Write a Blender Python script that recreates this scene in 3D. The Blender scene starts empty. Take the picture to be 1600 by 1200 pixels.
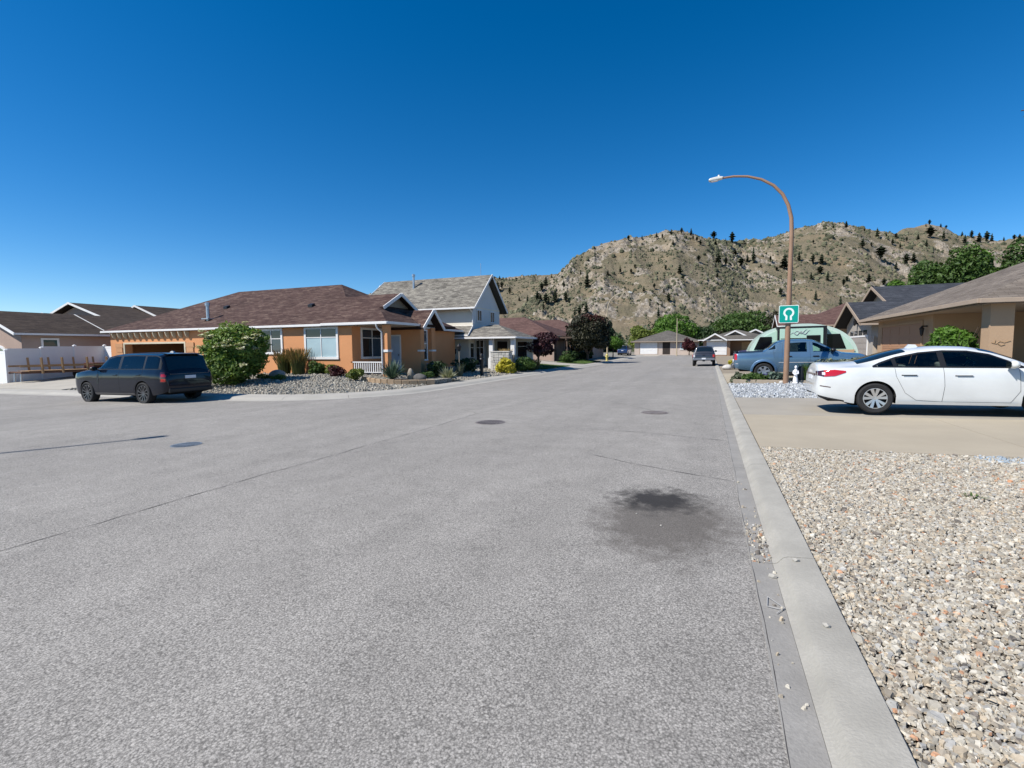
import bpy, bmesh, math, random
import numpy as np
from mathutils import Vector, Matrix

random.seed(7)
scene = bpy.context.scene
col = scene.collection

# ---------------------------------------------------------------- camera
# world: X across the street (right kerb at +0.74), Y along the street, Z up
cam_d = bpy.data.cameras.new('camera')
cam = bpy.data.objects.new('camera', cam_d)
col.objects.link(cam)
scene.camera = cam
cam_d.sensor_width = 36.0
cam_d.sensor_fit = 'HORIZONTAL'
cam_d.lens = 755.0 / 1600.0 * 36.0
cam_d.clip_start = 0.05
cam_d.clip_end = 6000.0
yaw, pitch, roll = math.radians(22.2), math.atan(55 / 755.0), math.radians(0.4)
fw0 = Vector((-math.sin(yaw), math.cos(yaw), 0))
rt0 = Vector((math.cos(yaw), math.sin(yaw), 0))
zz = Vector((0, 0, 1))
fwd = fw0 * math.cos(pitch) - zz * math.sin(pitch)
up0 = zz * math.cos(pitch) + fw0 * math.sin(pitch)
rt = rt0 * math.cos(roll) - up0 * math.sin(roll)
up = up0 * math.cos(roll) + rt0 * math.sin(roll)
cam.matrix_world = Matrix(((rt.x, up.x, -fwd.x, 0), (rt.y, up.y, -fwd.y, 0), (rt.z, up.z, -fwd.z, 1.6), (0, 0, 0, 1)))

# ---------------------------------------------------------------- sky, sun, exposure
SUN = Vector((1.20, 1.18, -1.80)).normalized()        # direction the light travels
el = math.asin(-SUN.z)
az = math.atan2(-SUN.x, -SUN.y)
world = bpy.data.worlds.new('World')
scene.world = world
world.use_nodes = True
wn = world.node_tree
wn.nodes.clear()
sky = wn.nodes.new('ShaderNodeTexSky')
sky.sky_type = 'NISHITA'
sky.sun_disc = False
sky.sun_elevation = el
sky.sun_rotation = az
sky.altitude = 900
sky.air_density = 0.85
sky.dust_density = 0.15
sky.ozone_density = 3.0
hs = wn.nodes.new('ShaderNodeHueSaturation')
hs.inputs['Saturation'].default_value = 1.39
hs.inputs['Value'].default_value = 1.0
bg = wn.nodes.new('ShaderNodeBackground')
bg.inputs['Strength'].default_value = 0.10
wo = wn.nodes.new('ShaderNodeOutputWorld')
wn.links.new(sky.outputs[0], hs.inputs['Color'])
wn.links.new(hs.outputs[0], bg.inputs['Color'])
wn.links.new(bg.outputs[0], wo.inputs['Surface'])

sun_d = bpy.data.lights.new('sun', 'SUN')
sun_d.energy = 4.7
sun_d.angle = math.radians(0.53)
sun_d.color = (1.0, 0.955, 0.89)
sun = bpy.data.objects.new('sun', sun_d)
col.objects.link(sun)
sun.rotation_euler = SUN.to_track_quat('-Z', 'Y').to_euler()
sun.location = (-30, -25, 60)

scene.view_settings.view_transform = 'Standard'
scene.view_settings.look = 'None'
scene.view_settings.gamma = 1.0
scene.view_settings.exposure = 0.5
scene.view_settings.use_curve_mapping = False

# ---------------------------------------------------------------- materials
class NT:
    """tiny node helper"""
    def __init__(self, name):
        m = bpy.data.materials.new(name)
        m.use_nodes = True
        self.m = m
        self.t = m.node_tree
        self.b = self.t.nodes['Principled BSDF']
        self.o = self.t.nodes['Material Output']
    def n(self, kind, **kw):
        nd = self.t.nodes.new(kind)
        for k, v in kw.items():
            setattr(nd, k, v)
        return nd
    def link(self, a, b):
        self.t.links.new(a, b)
    def setin(self, sock, v):
        if hasattr(v, 'is_linked') or hasattr(v, 'links'):
            self.link(v, sock)
        else:
            sock.default_value = v
    def co(self, which='Object'):
        if not hasattr(self, '_tc'):
            self._tc = self.n('ShaderNodeTexCoord')
        return self._tc.outputs[which]
    def pos(self):
        if not hasattr(self, '_ge'):
            self._ge = self.n('ShaderNodeNewGeometry')
        return self._ge.outputs['Position']
    def noise(self, vec, scale, detail=3.0, rough=0.55, out='Fac'):
        nd = self.n('ShaderNodeTexNoise')
        nd.inputs['Scale'].default_value = scale
        nd.inputs['Detail'].default_value = detail
        nd.inputs['Roughness'].default_value = rough
        self.link(vec, nd.inputs['Vector'])
        return nd.outputs[out]
    def voro(self, vec, scale, feature='F1', out='Distance'):
        nd = self.n('ShaderNodeTexVoronoi', feature=feature)
        nd.inputs['Scale'].default_value = scale
        self.link(vec, nd.inputs['Vector'])
        return nd.outputs[out]
    def ramp(self, fac, stops, interp='LINEAR'):
        nd = self.n('ShaderNodeValToRGB')
        cr = nd.color_ramp
        cr.interpolation = interp
        while len(cr.elements) < len(stops):
            cr.elements.new(0.5)
        for e, (p, c) in zip(cr.elements, stops):
            e.position = p
            if not hasattr(c, '__len__'):
                c = (c, c, c)
            e.color = (c[0], c[1], c[2], 1)
        self.link(fac, nd.inputs[0])
        return nd.outputs[0]
    def mix(self, fac, a, b, mode='MIX'):
        nd = self.n('ShaderNodeMix', data_type='RGBA', blend_type=mode)
        self.setin(nd.inputs[0], fac)
        for s, v in ((nd.inputs[6], a), (nd.inputs[7], b)):
            if hasattr(v, '__len__'):
                s.default_value = (v[0], v[1], v[2], 1)
            else:
                self.link(v, s)
        return nd.outputs[2]
    def math(self, op, a, b=0.0, c=0.0, clamp=False):
        nd = self.n('ShaderNodeMath', operation=op, use_clamp=clamp)
        for s, v in zip(nd.inputs, (a, b, c)):
            self.setin(s, v)
        return nd.outputs[0]
    def mapping(self, vec, scale=(1, 1, 1), rot=(0, 0, 0), loc=(0, 0, 0)):
        nd = self.n('ShaderNodeMapping')
        nd.inputs['Scale'].default_value = scale
        nd.inputs['Rotation'].default_value = rot
        nd.inputs['Location'].default_value = loc
        self.link(vec, nd.inputs['Vector'])
        return nd.outputs[0]
    def attr(self, name, out='Color'):
        nd = self.n('ShaderNodeAttribute', attribute_name=name)
        return nd.outputs[out]
    def color(self, c):
        s = self.b.inputs['Base Color']
        if hasattr(c, '__len__'):
            s.default_value = (c[0], c[1], c[2], 1)
        else:
            self.link(c, s)
    def bump(self, h, strength=0.3, dist=0.02):
        nd = self.n('ShaderNodeBump')
        nd.inputs['Strength'].default_value = strength
        nd.inputs['Distance'].default_value = dist
        self.link(h, nd.inputs['Height'])
        self.link(nd.outputs[0], self.b.inputs['Normal'])
    def set(self, **kw):
        for k, v in kw.items():
            self.b.inputs[k].default_value = v

def sc(c, f):
    return tuple(min(1.0, x * f) for x in c)

def mat(name, c, rough=0.6, vary=0.12, vscale=3.0, fine=0.0, fscale=60.0, bump=0.0, bscale=60.0, metal=0.0, coat=0.0, spec=0.4, bdist=0.01):
    k = NT(name)
    k.set(Roughness=rough, Metallic=metal, **{'Coat Weight': coat, 'Coat Roughness': 0.04, 'Specular IOR Level': spec})
    if vary > 0:
        f = k.ramp(k.noise(k.co(), vscale, 4), [(0.3, 0), (0.7, 1)])
        cc = k.mix(f, sc(c, 1 - vary), sc(c, 1 + vary))
        if fine > 0:
            f2 = k.ramp(k.noise(k.co(), fscale, 2), [(0.3, 0), (0.7, 1)])
            cc = k.mix(f2, k.mix(0.5, cc, sc(c, 1 - fine)), cc)
        k.color(cc)
    else:
        k.color(c)
    if bump > 0:
        k.bump(k.noise(k.co(), bscale, 3), bump, bdist)
    return k.m

def paint(name, c, metal=0.0, rough=0.35):
    k = NT(name)
    k.set(Roughness=rough, Metallic=metal, **{'Coat Weight': 1.0, 'Coat Roughness': 0.03})
    f = k.noise(k.co(), 2.0, 4)
    k.color(k.mix(k.ramp(f, [(0.4, 0), (0.75, 1)]), c, sc(c, 0.9)))
    # a little road dust low on the panels
    z = k.n('ShaderNodeSeparateXYZ')
    k.link(k.co(), z.inputs[0])
    dust = k.math('MULTIPLY', k.math('SUBTRACT', 0.62, z.outputs[2], clamp=True), k.noise(k.co(), 9, 4), clamp=True)
    k.link(k.math('MULTIPLY_ADD', dust, 0.7, rough, clamp=True), k.b.inputs['Roughness'])
    return k.m

def glass(name, c=(0.012, 0.016, 0.02), rough=0.03, spec=0.6):
    k = NT(name)
    k.color(c)
    k.set(Roughness=rough, **{'Specular IOR Level': spec, 'IOR': 1.52})
    # panes are never perfectly flat
    k.bump(k.noise(k.co(), 1.6, 1), 0.02, 0.02)
    return k.m

def shingle(name, cols, tab=0.32, row=0.14):
    k = NT(name)
    k.set(Roughness=0.92, **{'Specular IOR Level': 0.15})
    uv = k.n('ShaderNodeUVMap').outputs[0]
    br = k.n('ShaderNodeTexBrick')
    br.offset = 0.37
    br.inputs['Scale'].default_value = 1.0
    br.inputs['Brick Width'].default_value = tab
    br.inputs['Row Height'].default_value = row
    br.inputs['Mortar Size'].default_value = 0.006
    br.inputs['Color1'].default_value = (0, 0, 0, 1)
    br.inputs['Color2'].default_value = (1, 1, 1, 1)
    br.inputs['Mortar'].default_value = (0.5, 0.5, 0.5, 1)
    k.link(uv, br.inputs['Vector'])
    # laminated tabs of uneven length: cells stretched along the course
    vv = k.voro(k.mapping(uv, (2.1, 7.1, 1)), 1.0, out='Color')
    sepv = k.n('ShaderNodeSeparateColor')
    k.link(vv, sepv.inputs[0])
    f = k.math('MULTIPLY_ADD', k.math('MULTIPLY_ADD', k.math('SUBTRACT', sepv.outputs[0], 0.5), 0.8, 0.5), 0.6, k.math('MULTIPLY', br.outputs[0], 0.4))
    base = k.ramp(f, [(0.1, cols[0]), (0.5, cols[1]), (0.92, cols[2])])
    big = k.ramp(k.noise(uv, 0.35, 4), [(0.3, 0.82), (0.7, 1.1)])
    base = k.mix(1.0, base, big, 'MULTIPLY')
    gran = k.ramp(k.noise(uv, 55, 2), [(0.3, 0.8), (0.7, 1.15)])
    base = k.mix(1.0, base, gran, 'MULTIPLY')
    base = k.mix(k.math('MULTIPLY', br.outputs['Fac'], 0.75), base, sc(cols[0], 0.3))
    k.color(base)
    k.bump(k.math('SUBTRACT', f, br.outputs['Fac']), 0.6, 0.012)
    return k.m

def leafmat(name, dark, light, trans=0.25, rough=0.55):
    k = NT(name)
    k.set(Roughness=rough, **{'Specular IOR Level': 0.3})
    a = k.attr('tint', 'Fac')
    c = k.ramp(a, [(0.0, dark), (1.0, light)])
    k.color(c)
    tr = k.n('ShaderNodeBsdfTranslucent')
    k.link(k.mix(1.0, c, (1.0, 1.0, 0.6), 'MULTIPLY'), tr.inputs['Color'])
    ms = k.n('ShaderNodeMixShader')
    ms.inputs[0].default_value = trans
    k.link(k.b.outputs[0], ms.inputs[1])
    k.link(tr.outputs[0], ms.inputs[2])
    k.link(ms.outputs[0], k.o.inputs['Surface'])
    return k.m

def stonemat(name, rough=0.85):
    k = NT(name)
    k.set(Roughness=rough, **{'Specular IOR Level': 0.25})
    c = k.attr('col')
    f = k.ramp(k.noise(k.co(), 45, 3), [(0.3, 0.82), (0.7, 1.12)])
    k.color(k.mix(1.0, c, f, 'MULTIPLY'))
    return k.m

# ---------------------------------------------------------------- mesh helpers
class B:
    """collects faces of ONE mesh object"""
    def __init__(self):
        self.v = []
        self.f = []
        self.uv = None
        self.mi = []
    def add(self, vs, fs):
        o = len(self.v)
        self.v += [tuple(p) for p in vs]
        self.f += [tuple(i + o for i in fc) for fc in fs]
        return self
    def box(self, x0, x1, y0, y1, z0, z1):
        if x0 > x1: x0, x1 = x1, x0
        if y0 > y1: y0, y1 = y1, y0
        if z0 > z1: z0, z1 = z1, z0
        return self.add([(x0, y0, z0), (x1, y0, z0), (x1, y1, z0), (x0, y1, z0), (x0, y0, z1), (x1, y0, z1), (x1, y1, z1), (x0, y1, z1)],
                 [(0, 3, 2, 1), (4, 5, 6, 7), (0, 1, 5, 4), (1, 2, 6, 5), (2, 3, 7, 6), (3, 0, 4, 7)])
    def bar(self, p, q, w, h, upv=(0, 0, 1)):
        p, q = Vector(p), Vector(q)
        d = (q - p).normalized()
        u = Vector(upv)
        s = d.cross(u)
        if s.length < 1e-4:
            s = d.cross(Vector((1, 0, 0)))
        s.normalize()
        u = s.cross(d).normalized()
        s, u = s * (w / 2), u * (h / 2)
        vs = [p - s - u, p + s - u, p + s + u, p - s + u, q - s - u, q + s - u, q + s + u, q - s + u]
        return self.add(vs, [(0, 1, 2, 3), (7, 6, 5, 4), (0, 4, 5, 1), (1, 5, 6, 2), (2, 6, 7, 3), (3, 7, 4, 0)])
    def prism(self, pts, a, b, axis='y'):
        """2d outline extruded along an axis"""
        n = len(pts)
        mk = {'y': lambda p, t: (p[0], t, p[1]), 'x': lambda p, t: (t, p[0], p[1]), 'z': lambda p, t: (p[0], p[1], t)}[axis]
        vs = [mk(p, a) for p in pts] + [mk(p, b) for p in pts]
        fs = [tuple(range(n - 1, -1, -1)), tuple(range(n, 2 * n))]
        fs += [(i, (i + 1) % n, n + (i + 1) % n, n + i) for i in range(n)]
        return self.add(vs, fs)
    def tube(self, pts, rad, seg=10, cap=True):
        pts = [Vector(p) for p in pts]
        if not hasattr(rad, '__len__'):
            rad = [rad] * len(pts)
        vs, fs = [], []
        ref = None
        for i, p in enumerate(pts):
            d = (pts[min(i + 1, len(pts) - 1)] - pts[max(i - 1, 0)]).normalized()
            if ref is None:
                ref = d.cross(Vector((0.31, 0.87, 0.21)))
            a = (ref - d * ref.dot(d)).normalized()
            ref = a
            b = d.cross(a)
            for k in range(seg):
                t = 2 * math.pi * k / seg
                vs.append(p + (a * math.cos(t) + b * math.sin(t)) * rad[i])
        for i in range(len(pts) - 1):
            for k in range(seg):
                fs.append((i * seg + k, i * seg + (k + 1) % seg, (i + 1) * seg + (k + 1) % seg, (i + 1) * seg + k))
        if cap:
            fs.append(tuple(range(seg - 1, -1, -1)))
            fs.append(tuple(range((len(pts) - 1) * seg, len(pts) * seg)))
        return self.add(vs, fs)
    def lathe(self, prof, c=(0, 0, 0), axis='z', seg=24, cap=False):
        vs, fs = [], []
        for (r, h) in prof:
            for k in range(seg):
                t = 2 * math.pi * k / seg
                x, y = r * math.cos(t), r * math.sin(t)
                p = (x, y, h) if axis == 'z' else ((x, h, y) if axis == 'y' else (h, x, y))
                vs.append((p[0] + c[0], p[1] + c[1], p[2] + c[2]))
        n = len(prof)
        for i in range(n - 1):
            for k in range(seg):
                fs.append((i * seg + k, i * seg + (k + 1) % seg, (i + 1) * seg + (k + 1) % seg, (i + 1) * seg + k))
        if cap:
            fs.append(tuple(range(seg)))
            fs.append(tuple(range((n - 1) * seg, n * seg)))
        return self.add(vs, fs)
    def blob(self, c, r, seed=0, rough=0.15, sub=2):
        bm = bmesh.new()
        bmesh.ops.create_icosphere(bm, subdivisions=sub, radius=1)
        rg = random.Random(seed)
        ph = [(rg.uniform(-1, 1), rg.uniform(-1, 1), rg.uniform(-1, 1), rg.uniform(1.5, 4), rg.uniform(0, 6)) for _ in range(7)]
        for v in bm.verts:
            n = v.co.normalized()
            d = sum(math.sin((n.x * a + n.y * b + n.z * e) * k + o) for a, b, e, k, o in ph) / 7
            v.co = n * (1 + rough * 2 * d)
        vs = [(v.co.x * r[0] + c[0], v.co.y * r[1] + c[1], v.co.z * r[2] + c[2]) for v in bm.verts]
        fs = [tuple(v.index for v in f.verts) for f in bm.faces]
        bm.free()
        return self.add(vs, fs)
    def build(self, name, material=None, parent=None, origin=(0, 0, 0), smooth=None, bevel=0.0, link=True):
        me = bpy.data.meshes.new(name)
        o = np.array(origin)
        vs = np.array(self.v) - o
        me.from_pydata(vs.tolist(), [], self.f)
        bm = bmesh.new()
        bm.from_mesh(me)
        bmesh.ops.recalc_face_normals(bm, faces=bm.faces)
        if smooth is not None:
            ang = math.radians(smooth)
            for f in bm.faces:
                f.smooth = True
            for e in bm.edges:
                if len(e.link_faces) == 2 and e.calc_face_angle(0) > ang:
                    e.smooth = False
        bm.to_mesh(me)
        bm.free()
        if material:
            me.materials.append(material)
        ob = bpy.data.objects.new(name, me)
        col.objects.link(ob)
        if parent:
            ob.parent = parent
        if bevel > 0:
            md = ob.modifiers.new('bevel', 'BEVEL')
            md.width = bevel
            md.segments = 2
            md.limit_method = 'ANGLE'
            md.angle_limit = math.radians(40)
        return ob

def npmesh(name, V, F, material, attr=None, aname='tint', parent=None, smooth=False):
    """big meshes straight from arrays; F is (n,k)"""
    me = bpy.data.meshes.new(name)
    V = np.asarray(V, dtype=np.float32)
    F = np.asarray(F, dtype=np.int32)
    n, k = F.shape
    me.vertices.add(len(V))
    me.vertices.foreach_set('co', V.ravel())
    me.loops.add(n * k)
    me.loops.foreach_set('vertex_index', F.ravel())
    me.polygons.add(n)
    me.polygons.foreach_set('loop_start', np.arange(0, n * k, k, dtype=np.int32))
    me.polygons.foreach_set('loop_total', np.full(n, k, dtype=np.int32))
    if attr is not None:
        attr = np.asarray(attr, dtype=np.float32)
        if attr.ndim == 1:
            a = me.attributes.new(aname, 'FLOAT', 'POINT')
            a.data.foreach_set('value', attr)
        else:
            a = me.attributes.new(aname, 'FLOAT_COLOR', 'POINT')
            a.data.foreach_set('color', np.hstack([attr, np.ones((len(attr), 1), np.float32)]).astype(np.float32).ravel())
    me.update(calc_edges=True)
    me.validate()
    me.polygons.foreach_set('use_smooth', np.full(n, bool(smooth)))
    me.materials.append(material)
    ob = bpy.data.objects.new(name, me)
    col.objects.link(ob)
    if parent:
        ob.parent = parent
    return ob

def thing(name, label, cat, loc=(0, 0, 0), rotz=0.0, group=None):
    o = bpy.data.objects.new(name, None)
    o.empty_display_size = 0.2
    col.objects.link(o)
    o.location = loc
    o.rotation_euler = (0, 0, rotz)
    o['label'] = label
    o['category'] = cat
    if group:
        o['group'] = group
    return o

def tag(o, label, cat, group=None):
    o['label'] = label
    o['category'] = cat
    if group:
        o['group'] = group
    return o

def struct(o, kind='structure', label=None, cat=None):
    o['kind'] = kind
    if label:
        o['label'] = label
    if cat:
        o['category'] = cat
    return o

def copy_tree(o, parent=None, mats=None):
    c = o.copy()
    if mats and c.type == 'MESH' and c.data.materials and c.data.materials[0] in mats:
        c.data = c.data.copy()
        c.data.materials[0] = mats[c.data.materials[0]]
    col.objects.link(c)
    c.parent = parent
    for ch in list(o.children):
        copy_tree(ch, c, mats)
    return c

# ---------------------------------------------------------------- lie of the land
def clamp(v, a, b):
    return max(a, min(b, v))
def sstep(t):
    t = clamp(t, 0.0, 1.0)
    return t * t * (3 - 2 * t)
def rz(s, r):
    """street surface: falls gently to the left, rises a little far away"""
    return 0.0132 * clamp(s, -70, 7) + 0.45 * sstep((r - 48) / 60.0)
KS, KR, RC = -10.6, 12.3, 5.2            # left kerb line, side street kerb line, corner radius
def kdist(s, r):
    """distance behind the left kerb"""
    ds, dr = KS - s, r - KR
    if ds < RC and dr < RC:
        return RC - math.hypot(RC - ds, RC - dr)
    return min(ds, dr)
def lz(s, r):
    return rz(s, r) + 0.12 + 0.42 * sstep((kdist(s, r) - 1.2) / 6.5)
def gz(s, r):
    """land right of the right kerb"""
    return rz(s, r) + 0.05 + 0.009 * clamp(s - 0.74, 0, 30) + 0.17 * sstep((s - 3.0) / 5.0) * sstep((r - 17) / 5.0)
# ================================================================= THE SETTING
def sheet(name, s0, s1, r0, r1, step, zf, material, off=0.0, skirt=0.0):
    ns = max(1, int(round((s1 - s0) / step)))
    nr = max(1, int(round((r1 - r0) / step)))
    S = np.linspace(s0, s1, ns + 1)
    R = np.linspace(r0, r1, nr + 1)
    V = [(a, b, zf(a, b) + off) for b in R for a in S]
    F = [(j * (ns + 1) + i, j * (ns + 1) + i + 1, (j + 1) * (ns + 1) + i + 1, (j + 1) * (ns + 1) + i) for j in range(nr) for i in range(ns)]
    return npmesh(name, V, F, material, smooth=True)

# ---- asphalt
k = NT('asphalt')
k.set(Roughness=0.9, **{'Specular IOR Level': 0.25})
p = k.pos()
spk = k.ramp(k.noise(p, 115, 3, 0.8), [(0.34, 0.50), (0.48, 0.98), (0.64, 1.42)])
peb = k.mix(1.0, k.ramp(k.voro(p, 85, out='Color'), [(0.0, 0.74), (1.0, 1.26)]), k.ramp(k.voro(p, 85), [(0.35, 1.08), (0.8, 0.6)]), 'MULTIPLY')
mid = k.ramp(k.noise(p, 2.2, 5, 0.6), [(0.3, 0.90), (0.7, 1.07)])
big = k.ramp(k.noise(p, 0.22, 4, 0.6), [(0.3, 0.89), (0.7, 1.07)])
lane = k.ramp(k.noise(k.mapping(p, (1.1, 0.05, 1)), 1.0, 3), [(0.35, 0.95), (0.65, 1.05)])
c = k.mix(1.0, (0.285, 0.268, 0.243), spk, 'MULTIPLY')
for x in (peb, mid, big, lane):
    c = k.mix(1.0, c, x, 'MULTIPLY')
def stain(cx, cy, rx, ry, lo, hi, wob):
    m = k.mapping(p, (1 / rx, 1 / ry, 0), loc=(-cx / rx, -cy / ry, 0))
    ln = k.n('ShaderNodeVectorMath', operation='LENGTH')
    k.link(m, ln.inputs[0])
    d = k.math('ADD', ln.outputs['Value'], k.math('MULTIPLY', k.math('SUBTRACT', k.noise(p, 5.5, 7, 0.72), 0.5), wob))
    return k.ramp(d, [(lo, 1), (hi, 0)])
c = k.mix(k.math('MULTIPLY', stain(-0.36, 4.60, 0.76, 1.10, 0.50, 1.22, 1.3), 0.74), c, (0.085, 0.074, 0.064))
c = k.mix(k.math('MULTIPLY', stain(-0.48, 5.22, 0.54, 0.52, 0.36, 1.2, 1.9), 0.95), c, (0.03, 0.028, 0.027))
c = k.mix(k.math('MULTIPLY', stain(-2.9, 30.0, 1.0, 6.0, 0.3, 1.4, 0.8), 0.18), c, (0.12, 0.12, 0.12))
k.color(c)
k.bump(k.noise(p, 88, 3, 0.8), 0.6, 0.006)
M_asphalt = k.m
road = sheet('road', -120, 0.34, -14, 112, 2.0, rz, M_asphalt)
struct(road)

# base land so that nothing ends in a void
k = NT('dry_ground')
k.set(Roughness=0.95)
p = k.pos()
k.color(k.mix(k.ramp(k.noise(p, 0.08, 5), [(0.35, 0), (0.65, 1)]), k.mix(k.noise(p, 2.0, 4), (0.16, 0.14, 0.085), (0.27, 0.24, 0.16)), (0.11, 0.13, 0.06)))
M_dry = k.m
V = []
rng = np.random.RandomState(3)
NG = 90
A = np.linspace(-1, 1, NG + 1)
A = np.sign(A) * np.abs(A) ** 2.2 * 2600
for b in A:
    for a in A:
        V.append((a, b + 60, 0.0132 * clamp(a, -70, 7) - 0.42 - (0.25 if a < -60 else 0)))
F = [(j * (NG + 1) + i, j * (NG + 1) + i + 1, (j + 1) * (NG + 1) + i + 1, (j + 1) * (NG + 1) + i) for j in range(NG) for i in range(NG)]
struct(npmesh('ground', V, F, M_dry))

# ---- gravel grounds
def gravel_mat(name, c1, c2, c3, scale):
    k = NT(name)
    k.set(Roughness=0.9, **{'Specular IOR Level': 0.2})
    p = k.pos()
    vc = k.voro(p, scale, out='Color')
    sp = k.n('ShaderNodeSeparateColor')
    k.link(vc, sp.inputs[0])
    c = k.ramp(sp.outputs[0], [(0.05, c1), (0.45, c2), (0.95, c3)])
    e = k.ramp(k.voro(p, scale), [(0.25, 1.0), (0.75, 0.45)])
    c = k.mix(1.0, c, e, 'MULTIPLY')
    c = k.mix(1.0, c, k.ramp(k.noise(p, 1.3, 4), [(0.3, 0.88), (0.7, 1.08)]), 'MULTIPLY')
    k.color(c)
    k.bump(k.math('SUBTRACT', 1.0, k.voro(p, scale)), 0.8, 0.03)
    return k.m
M_gravel_left = gravel_mat('pale_river_gravel', (0.19, 0.175, 0.145), (0.36, 0.335, 0.28), (0.48, 0.455, 0.395), 19)
M_gravel_right = gravel_mat('chip_gravel', (0.20, 0.17, 0.135), (0.36, 0.32, 0.26), (0.48, 0.44, 0.38), 30)
M_gravel_blue = gravel_mat('blue_grey_gravel', (0.23, 0.25, 0.26), (0.42, 0.44, 0.46), (0.62, 0.64, 0.66), 21)
M_soil = mat('bark_mulch', (0.10, 0.07, 0.05), 0.95, 0.4, 9, 0.5, 50, 0.8, 40)

def yard(s, r):
    return lz(s, r) if kdist(s, r) > 1.0 else rz(s, r) - 0.06
struct(sheet('gravel_yard', -75, -10.6, 12.3, 116, 0.8, yard, M_gravel_left))
struct(sheet('right_ground', 0.72, 60, -14, 130, 1.2, gz, mat('dry_soil', (0.27, 0.225, 0.165), 0.95, 0.2, 1.5, 0.3, 30, 0.6, 30), -0.05))
struct(sheet('gravel_verge', 0.735, 9.0, -3.0, 8.27, 0.5, gz, M_gravel_right, -0.012))
struct(sheet('gravel_strip', 0.735, 11.5, 16.28, 22.3, 0.5, gz, M_gravel_blue, -0.004))

# ---- kerbs: swept profile cut into cast segments
M_conc = mat('kerb_concrete', (0.335, 0.318, 0.278), 0.88, 0.17, 2.6, 0.22, 55, 0.35, 70)
M_conc2 = mat('walk_concrete', (0.365, 0.345, 0.305), 0.9, 0.10, 1.3, 0.14, 45, 0.3, 60)
def sweep(name, path, prof, zf, material, parent, gap=0.012):
    b = B()
    n = len(prof)
    L = len(path)
    for i, (x, y, nx, ny) in enumerate(path):
        for d, h in prof:
            b.v.append((x + nx * d, y + ny * d, zf(x + nx * d, y + ny * d) + h))
    for i in range(L - 1):
        for j in range(n - 1):
            b.f.append((i * n + j, i * n + j + 1, (i + 1) * n + j + 1, (i + 1) * n + j))
    b.f.append(tuple(range(n)))
    b.f.append(tuple(range((L - 1) * n, L * n)))
    return b.build(name, material, parent, smooth=30)
right_kerb = struct(B().box(0.33, 0.735, -6, 112, -0.32, -0.14).build('right_kerb', M_conc))
prof_g = [(-0.15, -0.1), (-0.15, 0.004), (-0.002, 0.001), (-0.002, -0.1)]
M_gut = mat('gutter_concrete', (0.27, 0.257, 0.235), 0.9, 0.16, 2.5, 0.25, 60, 0.4, 70)
prof_r = [(0.0, -0.1), (0.0, 0.001), (0.03, 0.012), (0.065, 0.055), (0.10, 0.068), (0.26, 0.078), (0.272, 0.06), (0.272, -0.1)]
r0 = -5.2
while r0 < 110:
    path = [(0.465, r0 + t, 1, 0) for t in np.linspace(0.006, 3.04 - 0.006, 3)]
    sweep('kerb_segment', path, prof_r, rz, M_conc, right_kerb)
    sweep('gutter_segment', path, prof_g, rz, M_gut, right_kerb)
    r0 += 3.04
prof_l = [(-0.02, -0.1), (-0.02, 0.006), (0.30, 0.012), (0.36, 0.03), (0.46, 0.085), (0.55, 0.10), (1.28, 0.125), (1.30, 0.10), (1.30, -0.1)]
left_kerb = struct(B().box(-11.5, -10.7, 18, 110, -0.6, -0.35).build('left_kerb', M_conc2))
# path along the side street, round the corner, up the street
pts = []
s_ = -74.0
while s_ < KS - RC:
    pts.append((s_, KR, 0, 1)); s_ += 0.25
for a in np.linspace(-math.pi / 2, 0, 34):
    cx, cy = KS - RC, KR + RC
    pts.append((cx + RC * math.cos(a), cy + RC * math.sin(a), -math.cos(a), -math.sin(a)))
r_ = KR + RC + 0.25
while r_ < 112:
    pts.append((KS, r_, -1, 0)); r_ += 0.25
i = 0
while i < len(pts) - 2:
    j = min(i + 10, len(pts) - 1)
    seg = [list(q) for q in pts[i:j + 1]]
    # leave a tooled joint at each end
    d = Vector((seg[1][0] - seg[0][0], seg[1][1] - seg[0][1])).normalized() * 0.006
    seg[0][0] += d.x; seg[0][1] += d.y
    d = Vector((seg[-2][0] - seg[-1][0], seg[-2][1] - seg[-1][1])).normalized() * 0.006
    seg[-1][0] += d.x; seg[-1][1] += d.y
    sweep('kerb_segment', seg, prof_l, rz, M_conc2, left_kerb)
    i = j

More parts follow.
